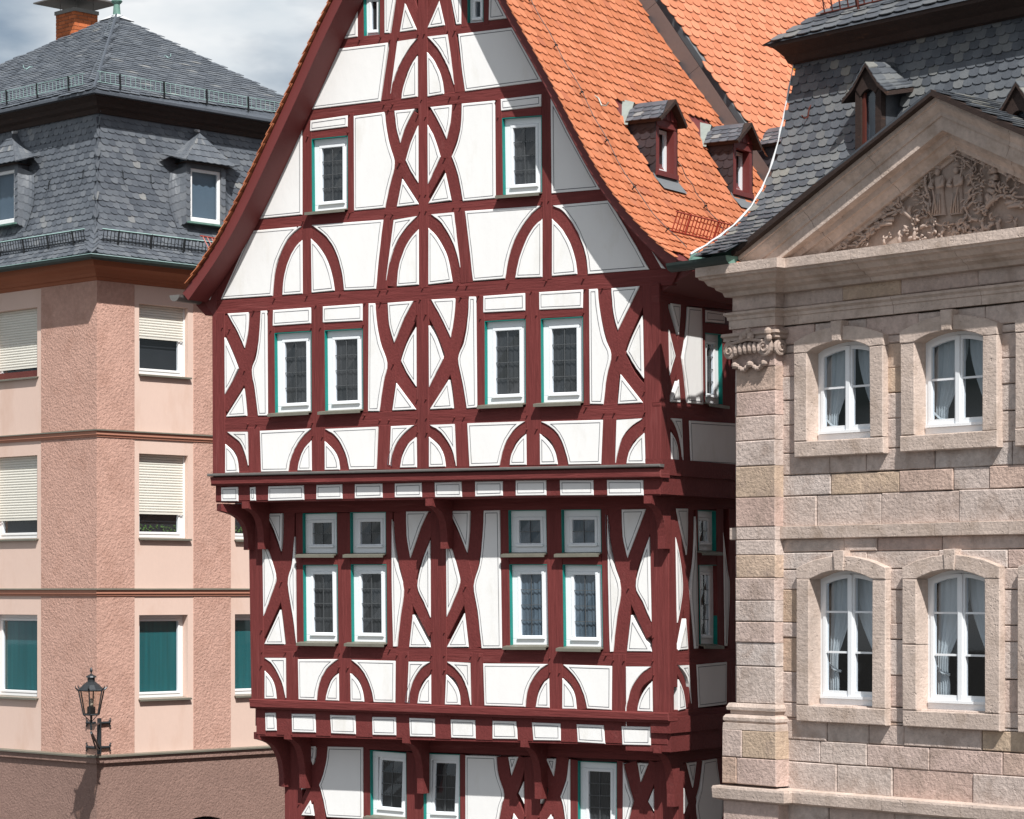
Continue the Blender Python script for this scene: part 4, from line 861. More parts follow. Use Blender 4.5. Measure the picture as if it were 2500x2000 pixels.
pa, na = SL(-.47, .78); pb, _ = SL(2.5, .78)
guard(pa, pb, na * .95 + Vector((0, 0, .5)), .36, 28, 'redguard', TH, .009, 4)

# ---- dormers of the tiled roof
def small_dormer(frame, uf, b0, zb, wid, hgt, parent, S, back):
    """frame(u, b, z) -> world; front at uf looks along +u"""
    mb = MB()
    dm = None
    P_ = frame
    # front frame: two posts, head, sill
    mbf = MB(); pw = .085
    for bb in (b0, b0 + wid - pw): mbf.box(P_(uf - .26, bb, zb), P_(uf, bb, zb) - P_(uf - .26, bb, zb), P_(uf, bb + pw, zb) - P_(uf, bb, zb), (0, 0, hgt))
    mbf.box(P_(uf - .08, b0, zb + hgt - .11), P_(uf + .008, b0, zb) - P_(uf - .08, b0, zb), P_(uf, b0 + wid, zb) - P_(uf, b0, zb), (0, 0, .12))
    mbf.box(P_(uf - .08, b0 - .01, zb - .03), P_(uf + .03, b0, zb) - P_(uf - .08, b0, zb), P_(uf, b0 + wid + .02, zb) - P_(uf, b0, zb), (0, 0, .07))
    dm = mbf.build('dormer', 'timber2', parent)
    # white casement and pane
    mbw = MB(); i0, i1 = b0 + pw, b0 + wid - pw; zz0, zz1 = zb + .05, zb + hgt - .12
    for (a, c, z0, z1) in ((i0, i0 + .05, zz0, zz1), (i1 - .05, i1, zz0, zz1), (i0 + .05, i1 - .05, zz0, zz0 + .06), (i0 + .05, i1 - .05, zz1 - .05, zz1)):
        mbw.box(P_(uf - .17, a, z0), P_(uf - .125, a, z0) - P_(uf - .17, a, z0), P_(uf, c, z0) - P_(uf, a, z0), (0, 0, z1 - z0))
    mbw.build('casement', 'white', dm)
    mk('pane', [P_(uf - .15, i0 + .05, zz0 + .06), P_(uf - .15, i1 - .05, zz0 + .06), P_(uf - .15, i1 - .05, zz1 - .05), P_(uf - .15, i0 + .05, zz1 - .05)], [(0, 1, 2, 3)], 'glass', dm)
    mb = MB(); mb.box(P_(uf - 1.0, b0 + .03, zb - .3), P_(uf - .19, b0, zb) - P_(uf - 1.0, b0, zb), P_(uf, b0 + wid - .03, zb) - P_(uf, b0 + .03, zb), (0, 0, hgt + .3)); mb.build('dormer_body', 'room', dm)
    # slated cheeks
    up = Vector((0, 0, 1))
    for side, bb in ((-1, b0), (1, b0 + wid)):
        nrm = (P_(0, bb + side, 0) - P_(0, bb, 0))
        def SC(a, s, bb=bb, nrm=nrm, side=side):
            return P_(uf - a * (1 if side > 0 else 1), bb, zb - .25 + s) + nrm * .012, nrm
        mk('cheek', [P_(uf - .02, bb + side * .008, zb - .12), P_(uf - back, bb + side * .008, zb + hgt * .7), P_(uf - back, bb + side * .008, zb + hgt + .02), P_(uf - .02, bb + side * .008, zb + hgt + .02)], [(0, 1, 2, 3)], 'slatepurple', dm)
        ol = [(x, y) for x, y in schuppe(.17, .16)]
        mbt = MB(); rg = random.Random(4)
        for i in range(0, 9):
            for j in range(0, 6):
                a = (j + (.5 if i % 2 else 0)) * .16; s = i * .125
                if a > back - .02 or s + .0 < .25 - a * .0 + -.15 or s > hgt + .2: continue
                if s < a * 1.35 + .05: continue
                pts = []
                for x, y in ol:
                    p, nn = SC(min(max(a + x, -.0), back), min(s + y, hgt + .27)); pts.append(p + nn * (.014 * (1 - y / .2) + .004))
                n = len(pts); mbt.add(pts + [p - nrm * .008 for p in pts], [tuple(range(n))] + [(k, k + n, k + n + 1, k + 1) for k in range(n - 1)], rg.uniform(.05, 1))
        if mbt.v: mbt.build('slate_cladding', 'slatepurple', dm, kind='stuff', rnd=mbt.r)
    # saddle roof
    rz = zb + hgt + .30; ez = zb + hgt - .03; bm = b0 + wid / 2; ov = .10
    for side in (-1, 1):
        be = bm + side * (wid / 2 + ov); rl = back + .05
        q = [P_(uf + .16, bm, rz), P_(uf - rl, bm, rz), P_(uf - rl + .12, be, ez), P_(uf + .13, be, ez)]
        nr = (q[1] - q[0]).cross(q[3] - q[0]).normalized()
        if nr.z < 0: nr = -nr
        vs = q + [p - nr * .05 for p in q]
        o = mk('dormer_roof', vs, [(0, 1, 2, 3), (7, 6, 5, 4), (0, 4, 5, 1), (1, 5, 6, 2), (2, 6, 7, 3), (3, 7, 4, 0)], 'darkwood', dm)
        mbt = MB(); rg = random.Random(9 + side)
        ex = (q[3] - q[2]).normalized(); ey = (q[1] - q[2]); LY = ey.length; ey.normalize(); LX = (q[3] - q[2]).length; base = q[2] - ey * .03
        for i in range(4):
            for j in range(int(LX / .15) + 2):
                x0 = (j - 1 + (.5 if i % 2 else 0)) * .15; pts = []
                for x, y in schuppe(.17, .135):
                    yy = i * .125 + y; xx = min(max(x0 + x + yy * .5, 0), LX + .02); pts.append(base + ex * xx + ey * min(yy, LY + .01) + nr * (.012 + .016 * (1 - y / .18)))
                n = len(pts); mbt.add(pts + [p - nr * .01 for p in pts], [tuple(range(n))] + [(k, k + n, k + n + 1, k + 1) for k in range(n - 1)], rg.uniform(.05, 1))
        mbt.build('slate_cladding', 'slate', dm, kind='stuff', rnd=mbt.r)
    # boarded little gable, lead flashings behind and below
    mbg = MB()
    for k in range(5):
        a0_ = -wid / 2 + wid * k / 5; a1_ = a0_ + wid / 5 - .012; t0 = zb + hgt
        h0 = .27 * (1 - abs(a0_) / (wid / 2 + .02)); h1 = .27 * (1 - abs(a1_) / (wid / 2 + .02))
        mbg.add([P_(uf + .03, bm + a0_, t0), P_(uf + .03, bm + a1_, t0), P_(uf + .03, bm + a1_, t0 + max(h1, .01)), P_(uf + .03, bm + a0_, t0 + max(h0, .01))], [(0, 1, 2, 3)])
    mbg.build('gable_boards', 'timber2', dm)
    mbl = MB(); bk = uf - back - .03
    for side in (-1, 1):
        be = bm + side * (wid / 2 + .16)
        mbl.add([P_(bk, bm, rz + .03), P_(bk - .20, bm, rz + .09), P_(bk - .02, be, ez - .02), P_(bk + .16, be, ez - .06)], [(0, 1, 2, 3)])
    mbl.build('valley_flashing', 'flash2', dm)
    mbl = MB()
    mbl.add([P_(uf - .02, b0 - .06, zb + .0), P_(uf - .02, b0 + wid + .06, zb + .0), P_(uf + .16, b0 + wid + .04, zb - .24), P_(uf + .16, b0 - .04, zb - .24), P_(uf + .0, b0 + wid + .06, zb - .06), P_(uf + .0, b0 - .06, zb - .06)], [(0, 1, 4, 5), (5, 4, 2, 3)])
    mbl.build('apron_flashing', 'flash', dm)
    return dm
for (b0, uf) in DORM:
    zs = min(((abs((SR(b0, s)[0].to_2d() - T2.o).dot(T2.t) - uf)), SR(b0, s)[0].z) for s in [LR * k / 300 for k in range(300)])[1]
    small_dormer(HP, uf, b0, zs + .09, .60, .80, TH, SR, .52)

# ================================================================== neighbour behind with the second tiled roof
d3 = Vector((.69, .72)).normalized(); t3 = Vector((d3.y, -d3.x))
e_ = (STRIP[1] - STRIP[0]); nrm3 = Vector((t3.x * 2.246 / .72 * .72, t3.y * 2.246 / .72 * .72, 0))
d33 = Vector((d3.x, d3.y, 0)); n3 = e_.cross(d33).normalized()
if n3.z < 0: n3 = -n3
dn3 = n3.cross(d33).normalized()
if dn3.z > 0: dn3 = -dn3
RO = STRIP[1] + n3 * .20 - dn3 * (-1.6)
def S3(a, s): return RO + d33 * a - dn3 * s, n3
REAR = root('rear_house', (RO.x + 3, RO.y + 3, 0), 'house behind with pale orange tiled roof beyond a grey sheet-clad fire wall', 'house')
TW3, TE3 = .19, .168
def keep3(a, s):
    p, _ = S3(a, s)
    return p.y > strip_y(p.x) + .10 and s > 0
q = [S3(-9, -.2)[0], S3(10, -.2)[0], S3(10, 9.5)[0], S3(-9, 9.5)[0]]
def clipq(poly):
    out = []
    for i in range(len(poly)):
        a = poly[i - 1]; b = poly[i]; fa = a.y - strip_y(a.x) - .13; fb = b.y - strip_y(b.x) - .13
        if (fa > 0) != (fb > 0): out.append(a.lerp(b, fa / (fa - fb)))
        if fb > 0: out.append(b)
    return out
deck = clipq(q); n = len(deck)
rroof = mk('roof', deck + [p - n3 * .1 for p in deck], [tuple(range(n)), tuple(reversed(range(n, 2 * n)))] + [(i, (i + 1) % n, (i + 1) % n + n, i + n) for i in range(n)], 'flash', REAR)
tiles(rroof, 'roof_tile', S3, (0, 54), (-45, 44), TW3, TE3, 'tile2', biber(TW3, TE3), keep3, .022, .013, 300, 21, jit=.0025, stuffname='roof_tiles', visible=lambda p: 1560 < p[0] < 1990 and p[1] < 420 + (1990 - p[0]) * .2)
# fire wall clad in grey sheet, standing proud of the front roof
mb = MB(); A0 = STRIP[0] - e_ * .9; A1 = STRIP[1] + e_ * .35; upn = n3
for k in range(7):
    p = A0.lerp(A1, k / 7); q_ = A0.lerp(A1, (k + 1) / 7 - .0006)
    yo = Vector((0, .16, 0)); lo = -n3 * .30; hi = n3 * .27
    mb.add([p + lo, q_ + lo, q_ + hi, p + hi, p + lo + yo, q_ + lo + yo, q_ + hi + yo, p + hi + yo], [(0, 1, 2, 3), (5, 4, 7, 6), (3, 2, 6, 7), (0, 3, 7, 4), (1, 5, 6, 2), (0, 4, 5, 1)])
mb.build('fire_wall_cladding', 'flash', REAR)
mb = MB(); a = RO - n3 * 1.2 + d33 * 1.2; mb.box((a.x, a.y, 0), d33 * 8, Vector((-t3.x, -t3.y, 0)) * 6, (0, 0, RO.z - .6)); mb.build('wall', 'pinksmooth', REAR)
cable(S3, 3.55, .3, 8.8, a1=3.55, clips=5, parent=REAR); cable(S3, 4.9, 2.5, 8.8, a1=4.9, clips=4, parent=REAR)
# third dormer, on the rear roof
F3 = lambda u, b, z: Vector((RO.x + t3.x * u + d3.x * b, RO.y + t3.y * u + d3.y * b, z))
def on3(x, y):
    r = Vector(((x - CX) / F, 1, -(y - CY) / F)); o = Vector((0, 0, H)); k = (RO - o).dot(n3) / r.dot(n3); p = o + r * k
    return (p - RO).dot(Vector((t3.x, t3.y, 0))), (p - RO).dot(d33), p.z
u3, b3, z3 = on3(1935, 470); small_dormer(F3, u3, b3 - .3, z3 + .05, .6, .72, REAR, S3, .5)
u3, b3, z3 = on3(1938, 158)
gp3 = F3(u3, b3, z3); mb = MB()
mb.lathe(gp3 + n3 * .22 + Vector((.02, 0, -.30)), [(.01, 0), (.09, .05), (.14, .14), (.15, .22), (.11, .30), (.13, .33), (.13, .35), (.09, .37), (.05, .46), (.045, .6), (.06, .72), (.01, .75)], 14)
for k in range(5): mb.tube([gp3 + n3 * .2 + Vector((-.02, 0, -.02 - .05 * k)), gp3 + n3 * .2 + Vector((-.16 - .015 * k, -.02, .10 - .10 * k))], [.05, .006], 6)
mb.build('gilded_finial', 'gold', REAR, smooth=True)

# ================================================================== sandstone palace
Bc = Vector(((1787 - CX) / F * 34.9, 34.9)); ts = Vector((.652, -.758)).normalized(); PIL = .16
ns = Vector((ts.y, -ts.x)); ST = Plane(Bc - ns * PIL, ts)        # wall plane; the pilaster stands PIL in front of it
SB = root('stone_palace', (ST.p(4, 0).x, ST.p(4, 0).y, 0), 'buff sandstone baroque building with carved pediment and slate mansard roof', 'building')
SP = lambda u, z, d=0.0: ST.p(u, z, d)
zs_ = lambda y, x=1900, d=0.0: ST.uv(x, y, d)[1]
UMAX = 11.0
rs = random.Random(17)
def stoneblock(name, poly, d0, d1, m='stone', pl=ST, bevel=.012, parent=None, rnd=None):
    q = [(u + rs.uniform(-.005, .005), z + rs.uniform(-.005, .005)) for u, z in poly]
    vs, fs = prism(q, pl, d0, d1 + rs.uniform(-.008, .008), bevel); return mk(name, vs, fs, m, parent or SB, rnd=rs.random() if rnd is None else rnd)
def rect(u0, u1, z0, z1): return [(u0, z0), (u1, z0), (u1, z1), (u0, z1)]
# ---- openings
col = []
for (xl, xr, ys, yb, rowname) in ((1975.3, 2126.7, 861.7, 1078, 'u'), (2237.4, 2402, 834.5, 1061.8, 'u'), (1980.6, 2132.7, 1413.6, 1722, 'l'), (2242, 2410, 1413.6, 1734, 'l')):
    ul, zsp = ST.uv(xl, ys, .06); ur, _ = ST.uv(xr, ys, .06); _, zbt = ST.uv(xl, yb, .06); col.append((ul, ur, zsp, zbt, rowname))
upitch = (col[1][0] - col[0][0] + col[3][0] - col[2][0]) / 2; wop = sum(c[1] - c[0] for c in col) / 4
OPEN = []
for r_, i in (('u', 0), ('l', 2)):
    zsp = (col[i][2] + col[i + 1][2]) / 2; zbt = (col[i][3] + col[i + 1][3]) / 2
    for k in range(4): OPEN.append((col[i][0] + upitch * k, col[i][0] + upitch * k + wop, zsp, zbt, r_, k))
SW_, RISE = .235, .115                                           # width of the surround, rise of the arch
def archz(t): return RISE * (1 - (2 * t - 1) ** 2)
# ---- ashlar
ROWS = [zs_(y) for y in (2060, 1990, 1960, 1925, 1856, 1803, 1750, 1714, 1640, 1556, 1519, 1440, 1349, 1316)] + [zs_(y) for y in (1288, 1213, 1162, 1109, 1040, 980, 922, 865, 800)]
PU = ST.uv(1900, 1100, .1)[0]                                    # right edge of the pilaster
ZX = [[o[2] + RISE + .012 for o in OPEN if o[4] == r_][0] for r_ in ('u', 'l')]
ROWS = [z for z in ROWS if min(abs(z - x) for x in ZX) > .09] 
def ashlar(zrows, u0, u1, d, lens=(.55, 1.35)):
    for z0, z1 in zip(zrows[:-1], zrows[1:]):
        cuts = []
        for (a, b, zsp, zbt, _, _) in OPEN:
            if z1 > zbt + .02 and z0 < zsp + RISE - .01: cuts.append((a - .12, b + .12))
        segs = []; u = u0
        for a, b in sorted(cuts):
            if a > u: segs.append((u, min(a, u1)))
            u = max(u, b)
        if u < u1: segs.append((u, u1))
        for a, b in segs:
            x = a
            while x < b - .01:
                L = rs.uniform(*lens); e = x + L
                if b - e < .35: e = b
                stoneblock('ashlar_block', rect(x + .004, e - .004, z0 + .004, z1 - .004), -.18, rs.uniform(-.006, .008)); x = e
zB1, zB0 = zs_(1316), zs_(1288)
ashlar(sorted([z for z in ROWS if zs_(1926) < z < zB1 + .01] + [ZX[1], [o[3] for o in OPEN if o[4] == 'l'][0] - .21]), PU - .02, UMAX, 0)
ashlar(sorted([z for z in ROWS if zB0 - .01 < z < zs_(799)] + [ZX[0]]), PU - .02, UMAX, 0)
ashlar([zs_(2080), zs_(1957)], PU - .02, UMAX, 0, (.7, 1.2))
ashlar([0, 1.5, 3.0, 4.5, zs_(2080)], -.08, UMAX, 0, (1.2, 2.2))
# wall core, with the openings left free behind the ashlar
def wall_with_holes(name, z0, z1, u0, u1, d, m, holes, thick=.1):
    zc = sorted(set([z0, z1] + [h[3] for h in holes] + [h[2] + RISE for h in holes])); mb = MB()
    for a, b in zip(zc[:-1], zc[1:]):
        cuts = sorted((h[0] - .1, h[1] + .1) for h in holes if h[3] < (a + b) / 2 < h[2] + RISE); u = u0
        for c0, c1 in cuts + [(u1, u1)]:
            if c0 > u: mb.box(SP(u, a, d), SP(c0, a, d) - SP(u, a, d), SP(u, a, d - thick) - SP(u, a, d), (0, 0, b - a))
            u = max(u, c1)
    return mb.build(name, m, SB)
ZTOP = zs_(640)
wall_with_holes('wall', 0, ZTOP, -.06, UMAX, -.19, 'mortar', OPEN)
mb = MB(); mb.box(SP(-.06, 0, -.30), SP(.2, 0, 0) - SP(-.06, 0, 0), SP(0, 0, -9) - SP(0, 0, 0), (0, 0, ZTOP)); mb.build('wall', 'stonedressed', SB)   # left flank
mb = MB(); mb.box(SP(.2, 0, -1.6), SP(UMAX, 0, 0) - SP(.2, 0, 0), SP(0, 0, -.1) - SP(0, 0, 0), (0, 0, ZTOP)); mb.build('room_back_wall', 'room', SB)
# ---- windows with stone surrounds
def stone_window(a, b, zsp, zbt, r_, k):
    mb = MB(); w = b - a; n = 10
    fr = -.125
    # outer frame: arch-headed ring
    def archpoly(x0, x1, z0, ztop, e, rise): return [(x0, z0), (x1, z0)] + [(x1 - (x1 - x0) * i / n, ztop + rise * (1 - (2 * i / n - 1) ** 2)) for i in range(n + 1)]
    O_ = archpoly(a - .02, b + .02, zbt + .02, zsp + .0, 0, RISE); I_ = archpoly(a + .05, b - .05, zbt + .13, zsp - .045, 0, RISE)
    vs = []; m_ = len(O_)
    for d in (fr - .08, fr):
        vs += [SP(u, z, d) for u, z in O_] + [SP(u, z, d) for u, z in I_]
    fs = []
    for i in range(m_):
        j = (i + 1) % m_; fs += [(2 * m_ + i, 2 * m_ + j, 3 * m_ + j, 3 * m_ + i), (m_ + i, 3 * m_ + i, 3 * m_ + j, m_ + j)]
    mb.add(vs, fs)
    wo = mb.build('window', 'white', SB)
    # casements
    mid = (a + b) / 2
    for (x0, x1) in ((a + .05, mid - .012), (mid + .012, b - .05)):
        mbc = MB(); zt = lambda u: zsp - .05 + RISE * (1 - (2 * (u - a) / w - 1) ** 2); s_ = .05; z0 = zbt + .13
        OO = [(x0, z0), (x1, z0)] + [(x1 - (x1 - x0) * i / 5, zt(x1 - (x1 - x0) * i / 5)) for i in range(6)]
        xi0, xi1 = x0 + s_, x1 - s_; II = [(xi0, z0 + s_ + .015), (xi1, z0 + s_ + .015)] + [(xi1 - (xi1 - xi0) * i / 5, zt(xi1 - (xi1 - xi0) * i / 5) - s_) for i in range(6)]
        m_ = len(OO); vs = []
        for d in (fr - .05, fr + .012): vs += [SP(u, z, d) for u, z in OO] + [SP(u, z, d) for u, z in II]
        fs = []
        for i in range(m_):
            j = (i + 1) % m_; fs += [(2 * m_ + i, 2 * m_ + j, 3 * m_ + j, 3 * m_ + i), (m_ + i, 3 * m_ + i, 3 * m_ + j, m_ + j), (i, 2 * m_ + i, 2 * m_ + j, j)]
        mbc.add(vs, fs)
        nb = 1 if r_ == 'u' else 2; hh = zsp - (z0)
        for q in range(1, nb + 1):
            zb = z0 + (hh * .53 if nb == 1 else hh * (.02 + .345 * q)); mbc.box(SP(xi0, zb, fr - .03), SP(xi1, zb, 0) - SP(xi0, zb, 0), SP(0, 0, .035) - SP(0, 0, 0), (0, 0, .026))
        mbc.build('casement', 'white', wo)
        zl_ = [z0 + s_ + .015] + [z0 + (hh * .53 if nb == 1 else hh * (.02 + .345 * q)) + .013 for q in range(1, nb + 1)]
        for ip, zlo in enumerate(zl_):
            pp = [(xi0, zlo), (xi1, zlo)] + ([(xi1, zl_[ip + 1]), (xi0, zl_[ip + 1])] if ip < nb else II[2:])
            t1, t2 = rs.uniform(-.006, .006), rs.uniform(-.004, .004)
            mk('pane', [SP(u, z, fr - .02 + t1 * (u - xi0) / (xi1 - xi0) + t2 * (z - zlo)) for u, z in pp], [tuple(range(len(pp)))], 'glass', wo)
    mbm = MB(); mbm.box(SP(mid - .032, zbt + .13, fr), SP(mid + .032, 0, 0) - SP(mid - .032, 0, 0), SP(0, 0, .035) - SP(0, 0, 0), (0, 0, zsp + RISE - .06 - zbt - .13)); mbm.build('mullion', 'white', wo)
    mbm = MB(); mbm.box(SP(a + .03, zbt + .095, fr - .02), SP(b - .03, 0, 0) - SP(a + .03, 0, 0), SP(0, 0, .065) - SP(0, 0, 0), (0, 0, .035))
    mbm.box(SP(a, zbt + .015, fr - .02), SP(b, 0, 0) - SP(a, 0, 0), SP(0, 0, .03) - SP(0, 0, 0), (0, 0, .075)); mbm.build('sill_board', 'white', wo)
    # curtains tied back to the sides
    for side in (-1, 1):
        cwv = rs.uniform(.78, 1.12); cph = rs.uniform(0, 6)
        vs = []; fs = []; nu, nv = 16, 14
        for j in range(nv + 1):
            v = j / nv; zz = zsp + RISE - .02 - (zsp + RISE - zbt - .1) * v
            wd = w * (.50 - .32 * min(1, max(0, (v - .15) / (.68 if r_ == 'u' else .5))) ** 1.4) if v < .85 else w * .2
            wd *= cwv
            for i in range(nu + 1):
                t = i / nu; u = (a + .04 + wd * t) if side < 0 else (b - .04 - wd * t)
                vs.append(SP(u, zz, fr - .13 + .022 * math.sin(t * 34 * cwv + cph) * (1 - .5 * v)))
        for j in range(nv):
            for i in range(nu): p = j * (nu + 1) + i; fs.append((p, p + 1, p + nu + 2, p + nu + 1))
        mk('curtain', vs, fs, 'curtain', wo, smooth=True)
        zt_ = zbt + (zsp - zbt) * (.16 if r_ == 'u' else .27); mbt = MB(); x0 = a + .05 if side < 0 else b - .05
        mbt.tube([SP(x0, zt_ + .1, fr - .1), SP(x0 - side * w * .1, zt_ + .02, fr - .09), SP(x0 - side * w * .19, zt_ + .0, fr - .12)], .018, 5); mbt.build('tieback', 'curtain', wo)
    # surround stones
    D = .105; sz = zbt - .21
    for (x0, x1, z0, z1) in ((a - SW_, a, zbt, zsp), (b, b + SW_, zbt, zsp)):
        sp_ = [z0, z0 + (z1 - z0) * rs.uniform(.42, .58), z1] if r_ == 'l' and rs.random() < .3 else [z0, z1]
        for c0, c1 in zip(sp_[:-1], sp_[1:]): stoneblock('window_jamb', rect(x0 + .002, x1 - .002, c0 + .003, c1 - .003), -.235, D, 'stonedressed', parent=wo)
    stoneblock('window_sill_stone', rect(a - SW_, b + SW_, sz, zbt - .002), -.235, D + .004, 'stonedressed', parent=wo)
    def vous(u0, u1, key=False):
        lo = []; hi = []
        for i in range(7):
            u = u0 + (u1 - u0) * i / 6; t = (u - a) / w; ti = min(max(t, 0), 1); lo.append((u, zsp + archz(ti) - (.0 if not key else .004)))
            tt = (u - a + SW_) / (w + 2 * SW_); hi.append((u, zsp + .145 + (.155 * (1 - (2 * tt - 1) ** 2))))
        if key: hi = [(lo[0][0] - .02, hi[0][1] + .07), (lo[-1][0] + .02, hi[-1][1] + .07)]
        stoneblock('keystone' if key else 'window_voussoir', lo + list(reversed(hi)), -.235, D + (.028 if key else 0), 'stonedressed', parent=wo, bevel=.008)
    kw = .15; vous(a - SW_, mid - kw / 2 - .003); vous(mid + kw / 2 + .003, b + SW_); vous(mid - kw / 2, mid + kw / 2, True)
    return wo
for o_ in OPEN:
    if o_[5] < 3: stone_window(*o_)
# ---- mouldings: path of the wall with the pilaster breaking forward
UB = 1.0
def wpath(u0=-.08, u1=UMAX, back=6.0): return None
def ressaut(prof, name, mat_='stonedressed', pil=True, seglen=1.5, left=True, u1=UMAX, step=PIL, pu=None, extra=0.0, lsc=1.0):
    """moulding that runs round the left flank, over the pilaster and on along the wall, cut into stones"""
    pu = PU if pu is None else pu
    L0 = SP(-.06 if not pil else -.0 - extra, 0, -5).to_2d(); L1 = SP(-.0 - extra, 0, step).to_2d(); A1 = SP(pu + extra, 0, step).to_2d(); A2 = SP(pu + extra, 0, 0).to_2d()
    first = [L0, L1, A1, A2] if pil else [SP(-.06, 0, -5).to_2d(), SP(-.06, 0, 0).to_2d()]
    path = first + ([SP(pu + extra + .3, 0, 0).to_2d()] if pil else [SP(pu + .4, 0, 0).to_2d()])
    vs, fs = sweep_plan(path, prof)
    if lsc < 1:
        nv = []
        for v in vs:
            uu = (Vector((v[0], v[1])) - ST.o).dot(ST.t)
            nv.append(v if uu >= 0 else tuple(Vector(v) - Vector((ST.t.x, ST.t.y, 0)) * (uu * (1 - lsc))))
        vs = nv
    mk(name, vs, fs, mat_, SB, rnd=rs.random())
    u = pu + extra + .3 if pil else pu + .4
    while u < u1 - .01:
        e = min(u1, u + seglen * rs.uniform(.75, 1.2)); dz = rs.uniform(-.003, .003)
        vs, fs = sweep_plan([SP(u + .003, 0, 0).to_2d(), SP(e - .003, 0, 0).to_2d()], [(o + rs.uniform(-.002, .002), z + dz) for o, z in prof]); mk(name, vs, fs, mat_, SB, rnd=rs.random()); u = e
z0 = zs_(636, 1900, .4)
CORN = [(-.02, z0 + .03), (.50, z0), (.50, z0 - .125), (.46, z0 - .135), (.45, z0 - .16), (.38, z0 - .175), (.36, z0 - .20), (.33, z0 - .235), (.24, z0 - .26), (.22, z0 - .29), (.13, z0 - .325), (.10, z0 - .38), (-.02, z0 - .385)]
ressaut(CORN, 'cornice_stone', seglen=1.7, lsc=.4)
zf1 = z0 - .385; za0 = zs_(757); za1 = zs_(797)
ARCH = [(-.02, za0 + .02), (.085, za0), (.085, za0 - .03), (.05, za0 - .06), (.045, za0 - .1), (.03, za0 - .105), (.028, za1), (-.02, za1 - .002)]
ressaut(ARCH, 'architrave_stone', seglen=1.6)
zr = sorted([za0 + .02, zf1])
u = PU
while u < UMAX:
    e = u + rs.uniform(.8, 1.5); stoneblock('frieze_block', rect(u + .003, e - .003, zr[0] + .002, zr[1] + .01), -.18, .0); u = e
stoneblock('frieze_block', rect(-.0, PU, zr[0] + .002, zr[1] + .01), -.1, PIL)
# string course and lower ledge
zb0 = zs_(1287); zb1 = zs_(1317)
ressaut([(-.02, zb0 + .01), (.07, zb0), (.07, zb1 + .01), (.055, zb1), (-.02, zb1)], 'string_course_stone', pil=False, seglen=1.2, left=False)
zl0 = zs_(1925); zl1 = zs_(1960)
ressaut([(-.02, zl0 + .02), (.13, zl0), (.14, zl0 - .03), (.13, zl1 + .03), (.06, zl1), (-.02, zl1 - .01)], 'ledge_stone', seglen=1.3, extra=.11, pu=ST.uv(1905, 1850, .1)[0])
# ---- pilaster
PJ = [896, 955, 1015, 1075, 1137, 1214, 1286, 1318, 1355, 1411, 1466, 1518, 1569, 1627, 1719]
for y0, y1 in zip(PJ[:-1], PJ[1:]):
    a, b = zs_(y1, 1850, PIL), zs_(y0, 1850, PIL)
    stoneblock('pilaster_block', rect(.07, PU, a + .003, b - .003), -.1, PIL)
    stoneblock('pilaster_block', rect(-.0, .068, a + .003, b - .003), -.1, PIL - .06)
stoneblock('pilaster_block', rect(-.0, PU, zs_(896, 1850, PIL), za1), -.1, PIL)
b0_ = zs_(1719, 1850, PIL); b3_ = zs_(1783, 1850, PIL); hb = b0_ - b3_
base = [(0, b0_ + .004), (.03, b0_), (.055, b0_ - .05 * 1), (.05, b0_ - .09), (.015, b0_ - .10), (.012, b0_ - .15), (.06, b0_ - .155), (.085, b0_ - .19), (.085, b0_ - .23), (.06, b0_ - .26), (.085, b0_ - .265), (.09, b3_), (0, b3_ - .002)]
path = [SP(-.0, 0, -1).to_2d(), SP(-.0, 0, PIL).to_2d(), SP(PU, 0, PIL).to_2d(), SP(PU, 0, -.05).to_2d()]
mk('pilaster_base', *sweep_plan(path, base), 'stonedressed', SB, rnd=.5)
pe = .10; zq = [zs_(1917, 1850, PIL), zs_(1851, 1850, PIL), b3_]
for a, b, cut in ((zq[0], zq[1], .17), (zq[1], zq[2], .27)):
    stoneblock('pedestal_block', rect(-pe, cut - .003, a + .003, b - .003), -.1, PIL + .09); stoneblock('pedestal_block', rect(cut + .003, PU + pe, a + .003, b - .003), -.1, PIL + .09)
stoneblock('pedestal_block', rect(-.12, PU + .1, zs_(2080), zl1 - .0), -.1, PIL + .04); 
# ---- ionic capital with festoon
mb = MB(); zc = zs_(812, 1850, PIL); cw = PU
cap = [(0, zc + .02), (.10, zc + .01), (.11, zc - .03), (.08, zc - .05), (.085, zc - .09), (.04, zc - .11), (0, zc - .11)]
mb.add(*sweep_plan(path, cap))
zv = zs_(852, 1850, PIL)
def volute(c, ax, ay, out, r0, turns=2.1, n=34):
    pts = []; rad = []
    for i in range(n + 1):
        t = i / n; a = math.pi / 2 - turns * 2 * math.pi * t; r_ = r0 * (1 - .85 * t); pts.append(c + ax * (r_ * math.cos(a)) + ay * (r_ * math.sin(a)) + out * (.05 * t)); rad.append(.028 * (1 - .55 * t))
    mb.tube(pts, rad, 6)
    m_ = 14; ring = [c + ax * (r0 * .92 * math.cos(2 * math.pi * i / m_)) + ay * (r0 * .92 * math.sin(2 * math.pi * i / m_)) for i in range(m_)]
    mb.add(ring + [p + out * .03 for p in ring] + [p - out * .12 for p in ring], [tuple(range(m_, 2 * m_))] + [(i, (i + 1) % m_, (i + 1) % m_ + m_, i + m_) for i in range(m_)] + [(2 * m_ + i, 2 * m_ + (i + 1) % m_, (i + 1) % m_, i) for i in range(m_)])
tx = Vector((ts.x, ts.y, 0)); nx = Vector((ns.x, ns.y, 0)); uz = Vector((0, 0, 1))
volute(SP(.06, zv, PIL + .08), -tx, uz, nx, .12); volute(SP(cw - .10, zv, PIL + .08), tx, uz, nx, .12); volute(SP(cw + .03, zv, PIL - .06), nx, uz, tx, .11)
